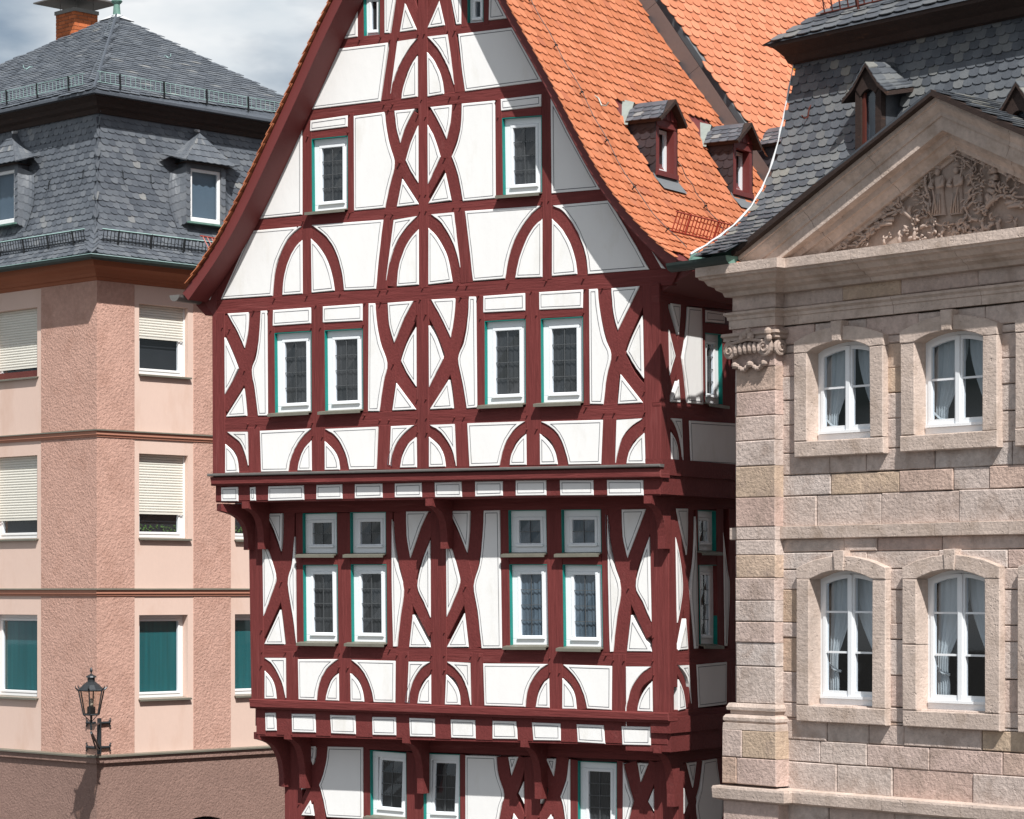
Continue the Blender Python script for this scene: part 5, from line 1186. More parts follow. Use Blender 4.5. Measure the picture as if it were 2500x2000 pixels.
for i in range(6):
    u = .16 + (cw - .36) * i / 5; mb.ball(SP(u, zv - .0 + .015 * math.sin(math.pi * i / 5), PIL + .075), .045, .06, .085, tx, nx, 8, 6)
mb.tube([SP(.1, zv + .09, PIL + .1), SP(cw / 2, zv + .125, PIL + .12), SP(cw - .12, zv + .09, PIL + .1)], .022, 6)
for u, z, r_ in ((cw * .45, zv + .19, .06), (cw * .52, zv + .23, .05), (cw * .38, zv + .15, .05), (cw * .58, zv + .16, .06), (cw * .98, zv + .2, .06), (cw * 1.0, zv + .12, .05)): mb.ball(SP(u, z, PIL + .12), r_, r_ * .8, r_, tx, nx, 8, 5)
for i in range(15):
    t = i / 14; u = .12 + (cw - .26) * t; z = zv - .2 - .07 * math.sin(t * math.pi * 2) ** 2; mb.ball(SP(u, z, PIL + .04), .033, .04, .035, tx, nx, 7, 5)
for u in (.12, cw * .5, cw - .14): mb.ball(SP(u, zv - .2, PIL + .06), .05, .05, .045, tx, nx, 8, 5)
mb.build('ionic_capital', 'stonecarved', SB)
# ---- pediment
DP = .50
ap_u, ap_z = ST.uv(2285, 236, DP); le_u, le_z = ST.uv(1800, 628, DP)
ri_u = 2 * ap_u - le_u
RK = [(le_u, le_z), (ap_u, ap_z), (ri_u, le_z)]
def rake(prof, name, m, seg=1.5, ext=0.0):
    for (A_, B_, f) in ((Vector(RK[0]), Vector(RK[1]), 1), (Vector(RK[1]), Vector(RK[2]), 1)):
        L = (B_ - A_).length; n = max(1, int(L / seg)); d = (B_ - A_).normalized()
        for i in range(n):
            a = A_.lerp(B_, i / n); b = A_.lerp(B_, (i + 1) / n)
            # mitre the apex by letting the sweep know the neighbour
            nn = Vector((-d.y, d.x)); vs = []; K = len(prof)
            for pt, end in ((a, 'a'), (b, 'b')):
                for o, dd in prof:
                    q = pt + nn * o
                    if (end == 'b' and i == n - 1 and A_.x < ap_u - .01) or (end == 'a' and i == 0 and A_.x > ap_u - .01): q = q + d * ((ap_u - q.x) / d.x)
                    else: q = q + d * (.003 if end == 'a' else -.003)
                    vs.append(SP(q.x, q.y, dd + rs.uniform(-.002, .002)))
            fs = [(j, j + K, j + K + 1, j + 1) for j in range(K - 1)] + [tuple(range(K)), tuple(reversed(range(K, 2 * K)))]
            mk(name, vs, fs, m, SB, rnd=rs.random())
RAKE = [(0, -.2), (0, DP), (-.05, DP), (-.055, DP - .03), (-.08, DP - .035), (-.15, DP - .09), (-.20, DP - .095), (-.205, DP - .12), (-.36, DP - .12), (-.365, DP - .25), (-.43, DP - .27), (-.435, DP - .31), (-.50, DP - .37), (-.55, DP - .38), (-.555, .06), (-.60, .05), (-.605, -.2)]
rake(RAKE, 'raking_cornice_stone', 'stonedressed', 1.25)
rake([(.07, -3.2), (.07, DP + .10), (.0, DP + .10), (.0, DP + .02), (.004, -3.2)], 'pediment_roof_edge', 'darkwood', 20)
tym = [(le_u + .3, z0 - .05), (ri_u - .3, z0 - .05), (ap_u, ap_z - .35)]
vs, fs = prism(tym, ST, -.25, -.02, 0); mk('tympanum', vs, fs, 'stonecarved', SB)
# pediment slate roof: right-hand slope is in view, with its mossy slates
for (A_, B_) in ((RK[0], RK[1]), (RK[1], RK[2])):
    a = Vector(A_); b = Vector(B_); vs = [SP(a.x, a.y + .075, DP + .1), SP(b.x, b.y + .075, DP + .1), SP(b.x, b.y + .075, -3.2), SP(a.x, a.y + .075, -3.2)]
    rf = mk('pediment_roof', vs + [v - Vector((0, 0, .03)) for v in vs], [(0, 1, 2, 3), (7, 6, 5, 4), (0, 4, 5, 1), (1, 5, 6, 2), (2, 6, 7, 3), (3, 7, 4, 0)], 'slate2', SB)
    d = (b - a).normalized(); nn = Vector((-d.y, d.x))
    if A_ == RK[1]:
        e0 = SP(b.x, b.y + .08, DP + .1); ex = (SP(b.x, 0, -3) - SP(b.x, 0, 0)).normalized(); ey = (SP(a.x, a.y, 0) - SP(b.x, b.y, 0)); L = ey.length; ey.normalize(); nr = ey.cross(ex).normalized()
        if nr.z < 0: nr = -nr
        tiles(rf, 'slate', lambda x, s, e0=e0, ex=ex, ey=ey, nr=nr: (e0 + ex * x + ey * s, nr), (0, int(L / .13)), (0, 16), .2, .13, 'slate2', schuppe(.2, .13), lambda x, s, L=L: s < L - .05 and x > .05, .02, .01, 80, 5, stuffname='slates')
# ---- carved relief
mb = MB(); CUX = ST.uv(*px('Q', [(1397, 500)])[0])[0]
def relief(pts, r0=.035, r1=.012, d=.03, mirror=False, z='Q'):
    P_ = [ST.uv(x, y, 0) for x, y in px(z, pts)]; V = [Vector(p) for p in P_]; Q_ = []
    for i in range(len(V) - 1):
        p0 = V[max(i - 1, 0)]; p1 = V[i]; p2 = V[i + 1]; p3 = V[min(i + 2, len(V) - 1)]
        for k in range(4):
            t = k / 4; Q_.append(.5 * ((2 * p1) + (p2 - p0) * t + (2 * p0 - 5 * p1 + 4 * p2 - p3) * t * t + (3 * p1 - p0 - 3 * p2 + p3) * t ** 3))
    Q_.append(V[-1]); n = len(Q_)
    for mir in ((False, True) if mirror else (False,)):
        pts3 = [SP((2 * CUX - q.x) if mir else q.x, q.y, d + .015 + .025 * math.sin(i * .9)) for i, q in enumerate(Q_)]
        for i in range(3, n - 2, 3):
            a_ = pts3[i]; tg = (pts3[i + 1] - pts3[i - 1]).normalized(); sd_ = tg.cross(nx).normalized()
            for sg in (-1, 1):
                L_ = .052 * rs.uniform(.6, 1.3); mb.tube([a_, a_ + tg * L_ * .5 + sd_ * sg * L_ * .7 + nx * .02, a_ + tg * L_ * 1.25 + sd_ * sg * L_ * .75 + nx * .03], [r0 * .5, r0 * .4, .006], 5)
        mb.tube(pts3, [.62 * (r0 + (r1 - r0) * i / (n - 1)) for i in range(n)], 6)
for c in ([(1165, 640), (1170, 560), (1200, 470), (1260, 410), (1340, 388)], [(1410, 345), (1500, 365), (1580, 410), (1630, 480), (1645, 560), (1620, 650)], [(1165, 640), (1195, 780), (1200, 900), (1230, 1010), (1290, 1070), (1380, 1085), (1470, 1065)], [(1660, 690), (1610, 760), (1580, 860), (1590, 960), (1560, 1040), (1470, 1090)]): relief(c, .03, .026, .06)
for c, r_ in (([(1010, 560), (1030, 520), (1090, 490), (1140, 540), (1150, 620), (1100, 670)], .035), ([(1110, 380), (1060, 440), (1000, 520), (1000, 640)], .03), ([(1010, 1010), (900, 920), (780, 960), (640, 1005), (520, 990), (430, 955)], .05), ([(820, 1020), (700, 1040), (600, 1110), (480, 1185), (380, 1175), (310, 1130)], .05),
              ([(800, 1060), (640, 1090), (560, 1180), (430, 1280), (300, 1295), (200, 1220)], .05), ([(1010, 1000), (900, 930), (880, 860), (850, 820)], .04), ([(780, 930), (710, 870), (715, 800)], .03), ([(600, 1120), (540, 1190), (520, 1295)], .03), ([(1030, 1230), (1055, 1110), (1020, 1050)], .05), ([(1000, 880), (985, 970), (1050, 1020), (1120, 985), (1110, 950)], .05),
              ([(1200, 800), (1120, 750), (1060, 740), (1010, 770)], .035), ([(1200, 880), (1120, 820), (1050, 850)], .035), ([(1210, 960), (1120, 900), (1060, 960)], .035), ([(1200, 720), (1120, 650), (1050, 640)], .03), ([(980, 1230), (1050, 1210), (1130, 1230), (1180, 1250)], .05), ([(880, 1270), (900, 1180), (970, 1140), (900, 1110)], .05),
              ([(720, 1280), (730, 1210), (790, 1180)], .035), ([(340, 1260), (250, 1300), (150, 1340)], .035), ([(1100, 1110), (1180, 1080), (1250, 1130), (1240, 1170), (1180, 1160)], .04), ([(1350, 1130), (1310, 1200), (1240, 1240)], .04)): relief(c, r_, .012, .035, True)
for c in ([(1540, 1020), (1480, 1090), (1400, 1120)], [(1560, 1040), (1600, 1110), (1640, 1150)], [(1440, 1180), (1470, 1130), (1520, 1100)], [(1870, 1060), (1800, 1120), (1720, 1150), (1640, 1130)], [(1900, 440), (1850, 520), (1880, 600), (1830, 680)], [(2090, 560), (2010, 590), (1980, 680), (2060, 720)]): relief(c, .045, .015, .035)
cu, cz = ST.uv(*px('Q', [(1395, 395)])[0])
for i in range(15):
    a = math.radians(18 + 144 * i / 14); r_ = .42 + .05 * math.sin(i * 2.1); mb.tube([SP(cu + .30 * math.cos(a) * 1.15, cz - .08 + .30 * math.sin(a), .05), SP(cu + r_ * math.cos(a) * 1.2, cz - .08 + r_ * math.sin(a), .07)], [.03, .036], 6)
for i in range(9):
    a = math.radians(-35 + 90 * i / 8); mb.tube([SP(cu + .4 + .22 * math.cos(a), cz - .30 + .36 * math.sin(a), .03), SP(cu + .4 + .36 * math.cos(a), cz - .30 + .48 * math.sin(a), .06)], [.03, .04], 6)
vs, fs = prism([(cu + .50 * math.cos(2 * math.pi * i / 24), cz - .62 + .74 * math.sin(2 * math.pi * i / 24)) for i in range(24)], ST, -.02, .02, .015); mb.add(vs, fs)
def figure(x, ytop, ybot, lean, flip):
    (u0, zt) = ST.uv(*px('Q', [(x, ytop)])[0]); (_, zb) = ST.uv(*px('Q', [(x, ybot)])[0]); h = zt - zb; prof = []
    for t, r_ in ((0, .20), (.06, .19), (.25, .15), (.45, .125), (.55, .135), (.68, .15), (.735, .11), (.76, .05)): prof.append((r_ * h / 1.15, t * h))
    seg = 10; vs = []; fs = []
    for r_, zz in prof:
        for k in range(seg): a = 2 * math.pi * k / seg; vs.append(SP(u0 + lean * zz + r_ * math.cos(a) * (1 + .06 * math.sin(5 * a)), zb + zz, .03 + .55 * r_ * math.sin(a)))
    for i in range(len(prof) - 1):
        for k in range(seg): p = i * seg + k; q = i * seg + (k + 1) % seg; fs.append((p, q, q + seg, p + seg))
    mb.add(vs, fs)
    hu = u0 + lean * h * .82; mb.ball(SP(hu, zb + h * .81, .07), .055 * h, .055 * h, .07 * h, tx, nx, 10, 7)
    mb.add([SP(hu - .05 * h, zb + h * .86, .05), SP(hu + .05 * h, zb + h * .86, .05), SP(hu + .055 * h, zb + h * .93, .05), SP(hu, zb + h, .05), SP(hu - .055 * h, zb + h * .93, .05), SP(hu, zb + h * .9, .13)], [(0, 1, 5), (1, 2, 5), (2, 3, 5), (3, 4, 5), (4, 0, 5)])
    for s_ in (-1, 1): mb.tube([SP(hu + s_ * .12 * h, zb + h * .68, .06), SP(hu + s_ * .15 * h, zb + h * .55, .1), SP(hu + s_ * .04 * h, zb + h * .52, .13)], [.05 * h, .045 * h, .03 * h], 6)
    st = SP(hu + flip * .2 * h, zb + h * .95, .09); sb_ = SP(hu - flip * .02 * h, zb + h * .1, .11); mb.tube([sb_, st], .012, 5)
    for k in range(3): c = st.lerp(sb_, .03 + .06 * k); wv = tx * (.05 - .0 * k); mb.tube([c - wv, c + wv], .009, 4)
    for k in range(4): uu = u0 + (-.09 + .06 * k) * h; mb.tube([SP(uu, zb + .02, .10), SP(uu * .6 + u0 * .4, zb + h * .4, .085)], .012, 4)
figure(1285, 420, 985, .0, -1); figure(1480, 400, 970, .0, 1)
mb.build('carved_relief', 'stonecarved', SB, smooth=True)
# ---- slate mansard
MP = [ST.uv(1700, 618, .45)[1] - .02]
mz0 = MP[0]
def back_of(x, y, zz):                                            # how far back from the wall plane the left verge lies at height zz
    pass
VE = [(1690, 626), (1750, 590), (1800, 553), (1840, 510), (1868, 462), (1893, 400), (1910, 330), (1924, 260), (1938, 190), (1946, 140)]
MU = -.05                                                        # u of the left verge
prof_m = []
for x, y in VE:
    r = Vector(((x - CX) / F, 1.0)); o = ST.o + ST.t * MU; # intersect the ray with the vertical plane u = MU
    k = o.dot(ST.t) / r.dot(ST.t); p = r * k; prof_m.append(((p - ST.o).dot(-ST.n), H - (y - CY) / F * k))
MV = smoothpts(resample(prof_m, 26), 3)                          # (setback, z)
LM = [0]
for a, b in zip(MV[:-1], MV[1:]): LM.append(LM[-1] + (b - a).length)
def SM(u, s):
    s_ = min(max(s, 0), LM[-1] - 1e-6); k = 0
    while k < len(MV) - 2 and LM[k + 1] < s_: k += 1
    d = MV[k + 1] - MV[k]; t = (s - LM[k]) / d.length; v = MV[k] + d * t; d = d.normalized()
    p = SP(u, v.y, -v.x); return p, (SP(u, v.y + d.x, -v.x + d.y) - p)
def rake_z(u): return ap_z - abs(u - ap_u) * (ap_z - le_z) / (ap_u - le_u)
mb = MB(); NU = 90; n = len(MV)
for c in range(NU):
    u0, u1 = MU + .01 + (UMAX - MU) * c / NU, MU + .01 + (UMAX - MU) * (c + 1) / NU; um = (u0 + u1) / 2
    for i in range(n - 1):
        if MV[i].x < .0 and um > le_u + .1 and MV[i].y < rake_z(um) + .02: continue
        a, b = MV[i], MV[i + 1]; mb.add([SP(u0, a.y, -a.x), SP(u1, a.y, -a.x), SP(u1, b.y, -b.x), SP(u0, b.y, -b.x)], [(0, 1, 2, 3)])
for i in range(n - 1): a, b = MV[i], MV[i + 1]; mb.add([SP(MU + .01, a.y, -a.x), SP(MU + .01, b.y, -b.x), SP(MU + .01, b.y, -9), SP(MU + .01, a.y, -9)], [(0, 1, 2, 3)])
mroof = mb.build('mansard_roof', 'slate2', SB)
SWD, SED = .158, .128
def ped_hides(u, s):
    p, _ = SM(u, s); return False
def on_mansard(x, y):
    best = None
    for i in range(200):
        s = LM[-1] * i / 199; k = 0
        while k < len(MV) - 2 and LM[k + 1] < s: k += 1
        u, z = ST.uv(x, y, -MV[k].x); e = abs(SM(u, s)[0].z - z)
        if best is None or e < best[0]: best = (e, u, s)
    return best[1], best[2]
DM = [on_mansard(2128, 372), on_mansard(2490, 435)]; DM_U = [d[0] for d in DM]
def keepM(u, s):
    if not (0 <= s < LM[-1] - .04 and MU < u < UMAX - .2): return False
    p, _ = SM(u, s)
    if u > le_u + .05 and p.z < rake_z(u) + .04: return False
    for du in DM_U:
        if abs(u - du) < .30 and DM[DM_U.index(du)][1] < s < DM[DM_U.index(du)][1] + .75: return False
    return True
tiles(mroof, 'slate', SM, (0, int(LM[-1] / SED) + 1), (0, 60), SWD, SED, 'slate2', schuppe(SWD, SED), keepM, .02, .011, 300, 31, rise=.0, stuffname='slates', visible=lambda p: p[1] < 640 - (p[0] - 1790) * .83 + 20)
mb = MB(); pts = []
for i in range(25):
    s = LM[-1] * i / 24; p, nn = SM(MU - .02, s); pts.append(p + nn * (.03 + .006 * math.sin(i * 2.7)))
mb.tube(pts, [.017 - .0003 * i + .005 * math.sin(i * 1.9) for i in range(25)], 6); mb.build('white_verge', 'white_lead', SB)
# upper roof with its eave and snow guard
zt0 = MV[-1].y; sb0 = MV[-1].x
EAV = [(sb0 + .02, zt0 - .12), (sb0 - .14, zt0 - .10), (sb0 - .22, zt0 - .02), (sb0 - .38, zt0 + .05), (sb0 - .48, zt0 + .08), (sb0 - .48, zt0 + .13), (sb0 + .3, zt0 + .40)]
vs = []; n = len(EAV)
for u in (MU - .04, UMAX): vs += [SP(u, z, -s) for s, z in EAV]
mk('upper_eave', vs, [(i, i + n, i + n + 1, i + 1) for i in range(n - 1)] + [tuple(range(n)), tuple(reversed(range(n, 2 * n)))], 'darkwood', SB)
PITCH = R(35); ue = (sb0 - .50, zt0 + .13)
def SU(u, s): return SP(u, ue[1] + s * math.sin(PITCH), -(ue[0] + s * math.cos(PITCH))), (SP(0, math.cos(PITCH), math.sin(PITCH)) - SP(0, 0, 0))
uroof = mk('upper_roof', [SU(MU - .1, 0)[0], SU(UMAX, 0)[0], SU(UMAX, 5)[0], SU(3.5, 5)[0]], [(0, 1, 2, 3)], 'slate2', SB)
mk('upper_roof_hip', [SU(MU - .2, 0)[0], SU(3.5, 5)[0], SP(3.5, SU(3.5, 5)[0].z, -9), SP(MU - .2, SU(0, 0)[0].z, -9)], [(0, 1, 2, 3)], 'slate2', SB)
tiles(uroof, 'slate', SU, (0, 24), (-1, 46), .24, .2, 'slate2', schuppe(.24, .2), lambda u, s: u > MU - .12 + s * .74 and s < 4.8, .022, .012, 150, 33, rise=.04, stuffname='slates', visible=lambda p: p[1] < 140)
g0, gn = SU(MU + .55, .50); g1, _ = SU(UMAX - 1, .50)
guard(g0 + gn * .03, g1 + gn * .03, gn * .5 + Vector((0, 0, .9)), .36, 66, 'rust', SB, .010, 7, pw=.02)
# dormers of the mansard
def stone_dormer(uc, sD):
    hw = .225; zb = SM(uc, sD)[0].z; f = MV[-1].x * .0 + min(v.x for v in MV if v.y > zb) - .12; zh = zb + .86; K_ = .86
    mbf = MB()
    for (x0, x1, z0_, z1_) in ((-hw, -hw + .10, 0, .86), (hw - .10, hw, 0, .86), (-hw, hw, -.05, .06)): mbf.box(SP(uc + x0, zb + z0_, -f - .07), SP(x1 - x0, 0, 0) - SP(0, 0, 0), SP(0, 0, .09) - SP(0, 0, 0), (0, 0, z1_ - z0_))
    n = 8; lo = [(uc - hw + .1 + (2 * hw - .2) * i / n, zb + .74 + .08 * (1 - (2 * i / n - 1) ** 2)) for i in range(n + 1)]; hi = [(uc + hw, zb + .86), (uc, zb + 1.12), (uc - hw, zb + .86)]
    mbf.add(*prism(lo + hi, ST, -f - .07, -f + .03))
    dm = mbf.build('dormer', 'darkwood', SB)
    mk('pane', [SP(uc - hw + .1, zb + .06, -f - .045), SP(uc + hw - .1, zb + .06, -f - .045), SP(uc + hw - .1, zb + .84, -f - .045), SP(uc - hw + .1, zb + .84, -f - .045)], [(0, 1, 2, 3)], 'glass', dm)
    mb_ = MB(); mb_.box(SP(uc - hw, zb - .1, -f - .08), SP(2 * hw, 0, 0) - SP(0, 0, 0), SP(0, 0, -.9) - SP(0, 0, 0), (0, 0, .98)); mb_.build('dormer_body', 'slate2', dm)
    mbm = MB(); mbm.box(SP(uc - hw + .1, zb + .06, -f - .04), SP(.05, 0, 0) - SP(0, 0, 0), SP(0, 0, .03) - SP(0, 0, 0), (0, 0, .74)); mbm.build('casement', 'rust', dm)
    for s_ in (-1, 1):
        e0 = SP(uc + s_ * (hw + .17), zb + .72, -f + .10); r0 = SP(uc, zb + 1.16, -f + .08); r1 = SP(uc, zb + 1.30, -f - 1.1); e1 = SP(uc + s_ * (hw + .30), zb + .95, -f - 1.0)
        m0 = e0.lerp(r0, .45) - Vector((0, 0, .05)); m1 = e1.lerp(r1, .45) - Vector((0, 0, .05))
        vs = [e0, m0, r0, r1, m1, e1]; vs += [v - Vector((0, 0, .05)) for v in vs]
        rf = mk('dormer_roof', vs, [(0, 1, 4, 5), (1, 2, 3, 4), (6, 0, 5, 11), (0, 6, 7, 1), (1, 7, 8, 2), (11, 10, 7, 6), (10, 9, 8, 7)], 'darkwood', dm)
        mbt = MB(); rg = random.Random(int(uc * 100) + s_)
        for i in range(6):
            for j in range(7):
                t0, t1 = j / 7, (j + 1.15) / 7; a0_, a1_ = i / 6, (i + 1.2) / 6
                def B_(t, a):
                    t = min(t, 1); a = min(a, 1)
                    pa_ = e0.lerp(m0, a * 2) if a < .5 else m0.lerp(r0, a * 2 - 1); pb_ = e1.lerp(m1, a * 2) if a < .5 else m1.lerp(r1, a * 2 - 1); return pa_.lerp(pb_, t)
                lift_ = Vector((0, 0, .03)); q = [B_(t0, a0_) + lift_, B_((t0 + t1) / 2, a0_ - .0) + lift_ * 1.2, B_(t1, a0_ + .03) + lift_, B_(t1, a1_) + lift_ * .4, B_(t0, a1_) + lift_ * .4]
                mbt.add(q + [v - Vector((0, 0, .015)) for v in q], [(0, 1, 2, 3, 4), (0, 5, 6, 1), (1, 6, 7, 2), (2, 7, 8, 3), (4, 9, 5, 0)], rg.uniform(.1, 1))
        mbt.build('slate_cladding', 'slate2', dm, kind='stuff', rnd=mbt.r)
for du, sd_ in DM: stone_dormer(du, sd_)
# hooks on the slates, copper gutter
for (u, s) in ((ST.uv(2010, 205, -1.2)[0], LM[-1] - .75),): roof_hook(SM, u, s, SB, 'rust', 1.0)
ga = SP(ST.uv(1640, 648, .62)[0], ST.uv(1640, 645, .62)[1], .62); gb = SP(ST.uv(1786, 612, .62)[0], ST.uv(1786, 612, .62)[1], .62); gb.z = ga.z
mk('copper_gutter', *halfpipe(ga, gb, .115, 10), 'copper2', SB)
mb = MB(); i0 = SP(ST.uv(1672, 630, .62)[0], ga.z + .0, .62 - .10); i1 = Vector((gb.x, gb.y, gb.z)) - nx * .10
mb.add([i0 + nx * .07 + Vector((0, 0, -.03)), i1 + nx * .07 + Vector((0, 0, -.03)), i1 - nx * .03 + Vector((0, 0, .13)), i0 - nx * .03 + Vector((0, 0, .13))], [(0, 1, 2, 3)]); mb.build('gutter_flashing', 'copper', SB)
mb = MB(); m_ = 10; c_ = gb + Vector((0, 0, 0)); mb.add([c_ + tx * .004 + nx * (.118 * math.cos(math.pi + math.pi * i / m_)) + uz * (.118 * math.sin(math.pi + math.pi * i / m_)) for i in range(m_ + 1)], [tuple(range(m_ + 1))]); mb.build('gutter_end', 'copper', SB)

# ================================================================== pink corner building
PC = Vector(((237 - CX) / F * 50.0, 50.0)); dL = Vector((-.72, .69)).normalized(); dR = Vector((.704, .71)).normalized()
PLf = Plane(PC, -dL); PRt = Plane(PC, dR)                        # left face (u negative), right face (u positive)
PB = root('pink_building', (PC.x, PC.y + 4, 0), 'pink rendered corner building with slate mansard roof and rough stucco corner bands', 'building')
zp = lambda y, x=237: H - (y - CY) / F * 50.0
WL, WR = 12.5, 11.0
LWIN = [(PLf.uv(-17, 800)[0], PLf.uv(91, 800)[0]), (PLf.uv(-330, 800)[0], PLf.uv(-222, 800)[0])]; RWIN = [(PRt.uv(339.6, 800)[0], PRt.uv(458.6, 800)[0]), (PRt.uv(573.5, 800)[0], PRt.uv(692, 800)[0])]
ZW = [(H - (912 - CY) / F * 50.7, H - (741 - CY) / F * 50.7), (H - (1313 - CY) / F * 50.7, H - (1107 - CY) / F * 50.7), (H - (1707 - CY) / F * 50.7, H - (1502 - CY) / F * 50.7)]
zbelt = [zp(1053), zp(1442), zp(1851)]; zeave = H + (CY - 690) / F * 50
def face_wall(pl, u0, u1, wins, name='wall'):
    zc = sorted([zbelt[2], zeave + .3] + [z for w in ZW for z in w]); mb = MB()
    for a, b in zip(zc[:-1], zc[1:]):
        cuts = sorted(wins) if any(w[0] < (a + b) / 2 < w[1] for w in ZW) else []; u = u0
        for c0, c1 in list(cuts) + [(u1, u1)]:
            if c0 > u: mb.add(*prism([(u, a), (c0, a), (c0, b), (u, b)], pl, -.25, 0))
            u = max(u, c1)
    return mb.build(name, 'pinksmooth', PB)
face_wall(PLf, -WL, 0, LWIN); face_wall(PRt, 0, WR, RWIN)
mb = MB(); a = PC + dL * (WL - .3) + Vector((0, 0)); q0 = PC - (PLf.n + PRt.n) * .27
mb.box((q0.x, q0.y, 0), Vector((dL.x, dL.y, 0)) * (WL - .3), Vector((dR.x, dR.y, 0)) * (WR - .3), (0, 0, zeave)); mb.build('interior', 'room', PB)
# rough stucco bands between the belts
zz = [(zbelt[0] + .045, zeave + .05), (zbelt[1] + .045, zbelt[0] - .10), (zbelt[2] + .045, zbelt[1] - .10)]
for a, b in zz:
    for pl, u0, u1 in ((PLf, PLf.uv(101, 1000)[0], .0105), (PRt, -.0, PRt.uv(328, 1000)[0]), (PRt, PRt.uv(472, 1000)[0], PRt.uv(563, 1000)[0]), (PLf, PLf.uv(-190, 1000)[0], PLf.uv(-40, 1000)[0]), (PRt, PRt.uv(706, 1000)[0], PRt.uv(900, 1000)[0])):
        vs, fs = prism([(u0, a), (u1, a), (u1, b), (u0, b)], pl, -.02, .0105, .004); mk('stucco_band', vs, fs, 'pinkrough', PB)
cpath = lambda o=0: [(PC + dL * WL).to_tuple(), PC.to_tuple(), (PC + dR * WR).to_tuple()]
for z in zbelt[:2]:
    mk('belt_course', *sweep_plan(cpath(), [(-.02, z + .03), (.055, z + .015), (.055, z - .06), (.03, z - .075), (.03, z - .105), (-.02, z - .11)]), 'belt', PB)
    mk('belt_flashing', *sweep_plan(cpath(), [(-.0, z + .045), (.085, z + .03), (.085, z + .012), (-.0, z + .028)]), 'greenzinc', PB)
z = zbelt[2]
mk('belt_course', *sweep_plan(cpath(), [(-.02, z + .03), (.09, z + .015), (.09, z - .10), (.05, z - .12), (-.02, z - .13)]), 'baserough', PB)
mk('belt_flashing', *sweep_plan(cpath(), [(-.0, z + .06), (.13, z + .04), (.13, z + .012), (-.0, z + .034)]), 'greenzinc', PB)
# ground floor; right-hand face has an arched doorway
vs, fs = prism([(-WL, 0), (.03, 0), (.03, z - .11), (-WL, z - .11)], PLf, -.3, .03); mk('base_wall', vs, fs, 'baserough', PB)
ua, za_ = PRt.uv(497, 1993, .03); ar = .75; arch = [(ua + ar, 0), (ua + ar, za_ - ar * .55)] + [(ua + ar * math.cos(math.pi * i / 12), za_ - ar * .55 + ar * .55 * math.sin(math.pi * i / 12)) for i in range(1, 12)] + [(ua - ar, za_ - ar * .55), (ua - ar, 0)]
poly = [(.03, 0)] + list(reversed(arch)) + [(WR, 0), (WR, z - .11), (.03, z - .11)]
vs, fs = prism(poly, PRt, -.3, .03); mk('base_wall', vs, fs, 'baserough', PB)
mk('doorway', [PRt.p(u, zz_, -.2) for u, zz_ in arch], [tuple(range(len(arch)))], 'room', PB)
# cornice and gutter
ze = H + (CY - 640) / F * 50
zc0 = zeave + .05
zg = H + (CY - 625) / F * 49.5
CRN = [(-.02, zc0 - .02), (.03, zc0), (.05, zc0 + .05), (.10, zc0 + .07), (.12, zc0 + .12), (.20, zc0 + .19), (.32, zc0 + .24), (.34, zc0 + .30), (.36, zg - .06), (-.02, zg - .055)]
mk('eaves_cornice', *sweep_plan(cpath(), CRN), 'cornice', PB)
zg = H + (CY - 625) / F * 49.5
gpf = []
for i in range(7): a = math.pi + math.pi * i / 6; gpf.append((.47 - .0 + .085 * -math.cos(a) * -1, zg - .02 + .085 * math.sin(a)))
gpf = [(.43, zg), (.44, zg - .05), (.475, zg - .085), (.53, zg - .085), (.57, zg - .05), (.58, zg), (.57, zg + .004), (.56, zg - .03), (.45, zg - .03), (.43, zg)]
mk('gutter', *sweep_plan(cpath(), list(reversed(gpf)), False), 'copper2', PB)
mk('gutter_rim', *sweep_plan(cpath(), [(.44, zg + .03), (.585, zg + .012), (.585, zg + .0), (.44, zg + .01)]), 'patina', PB)
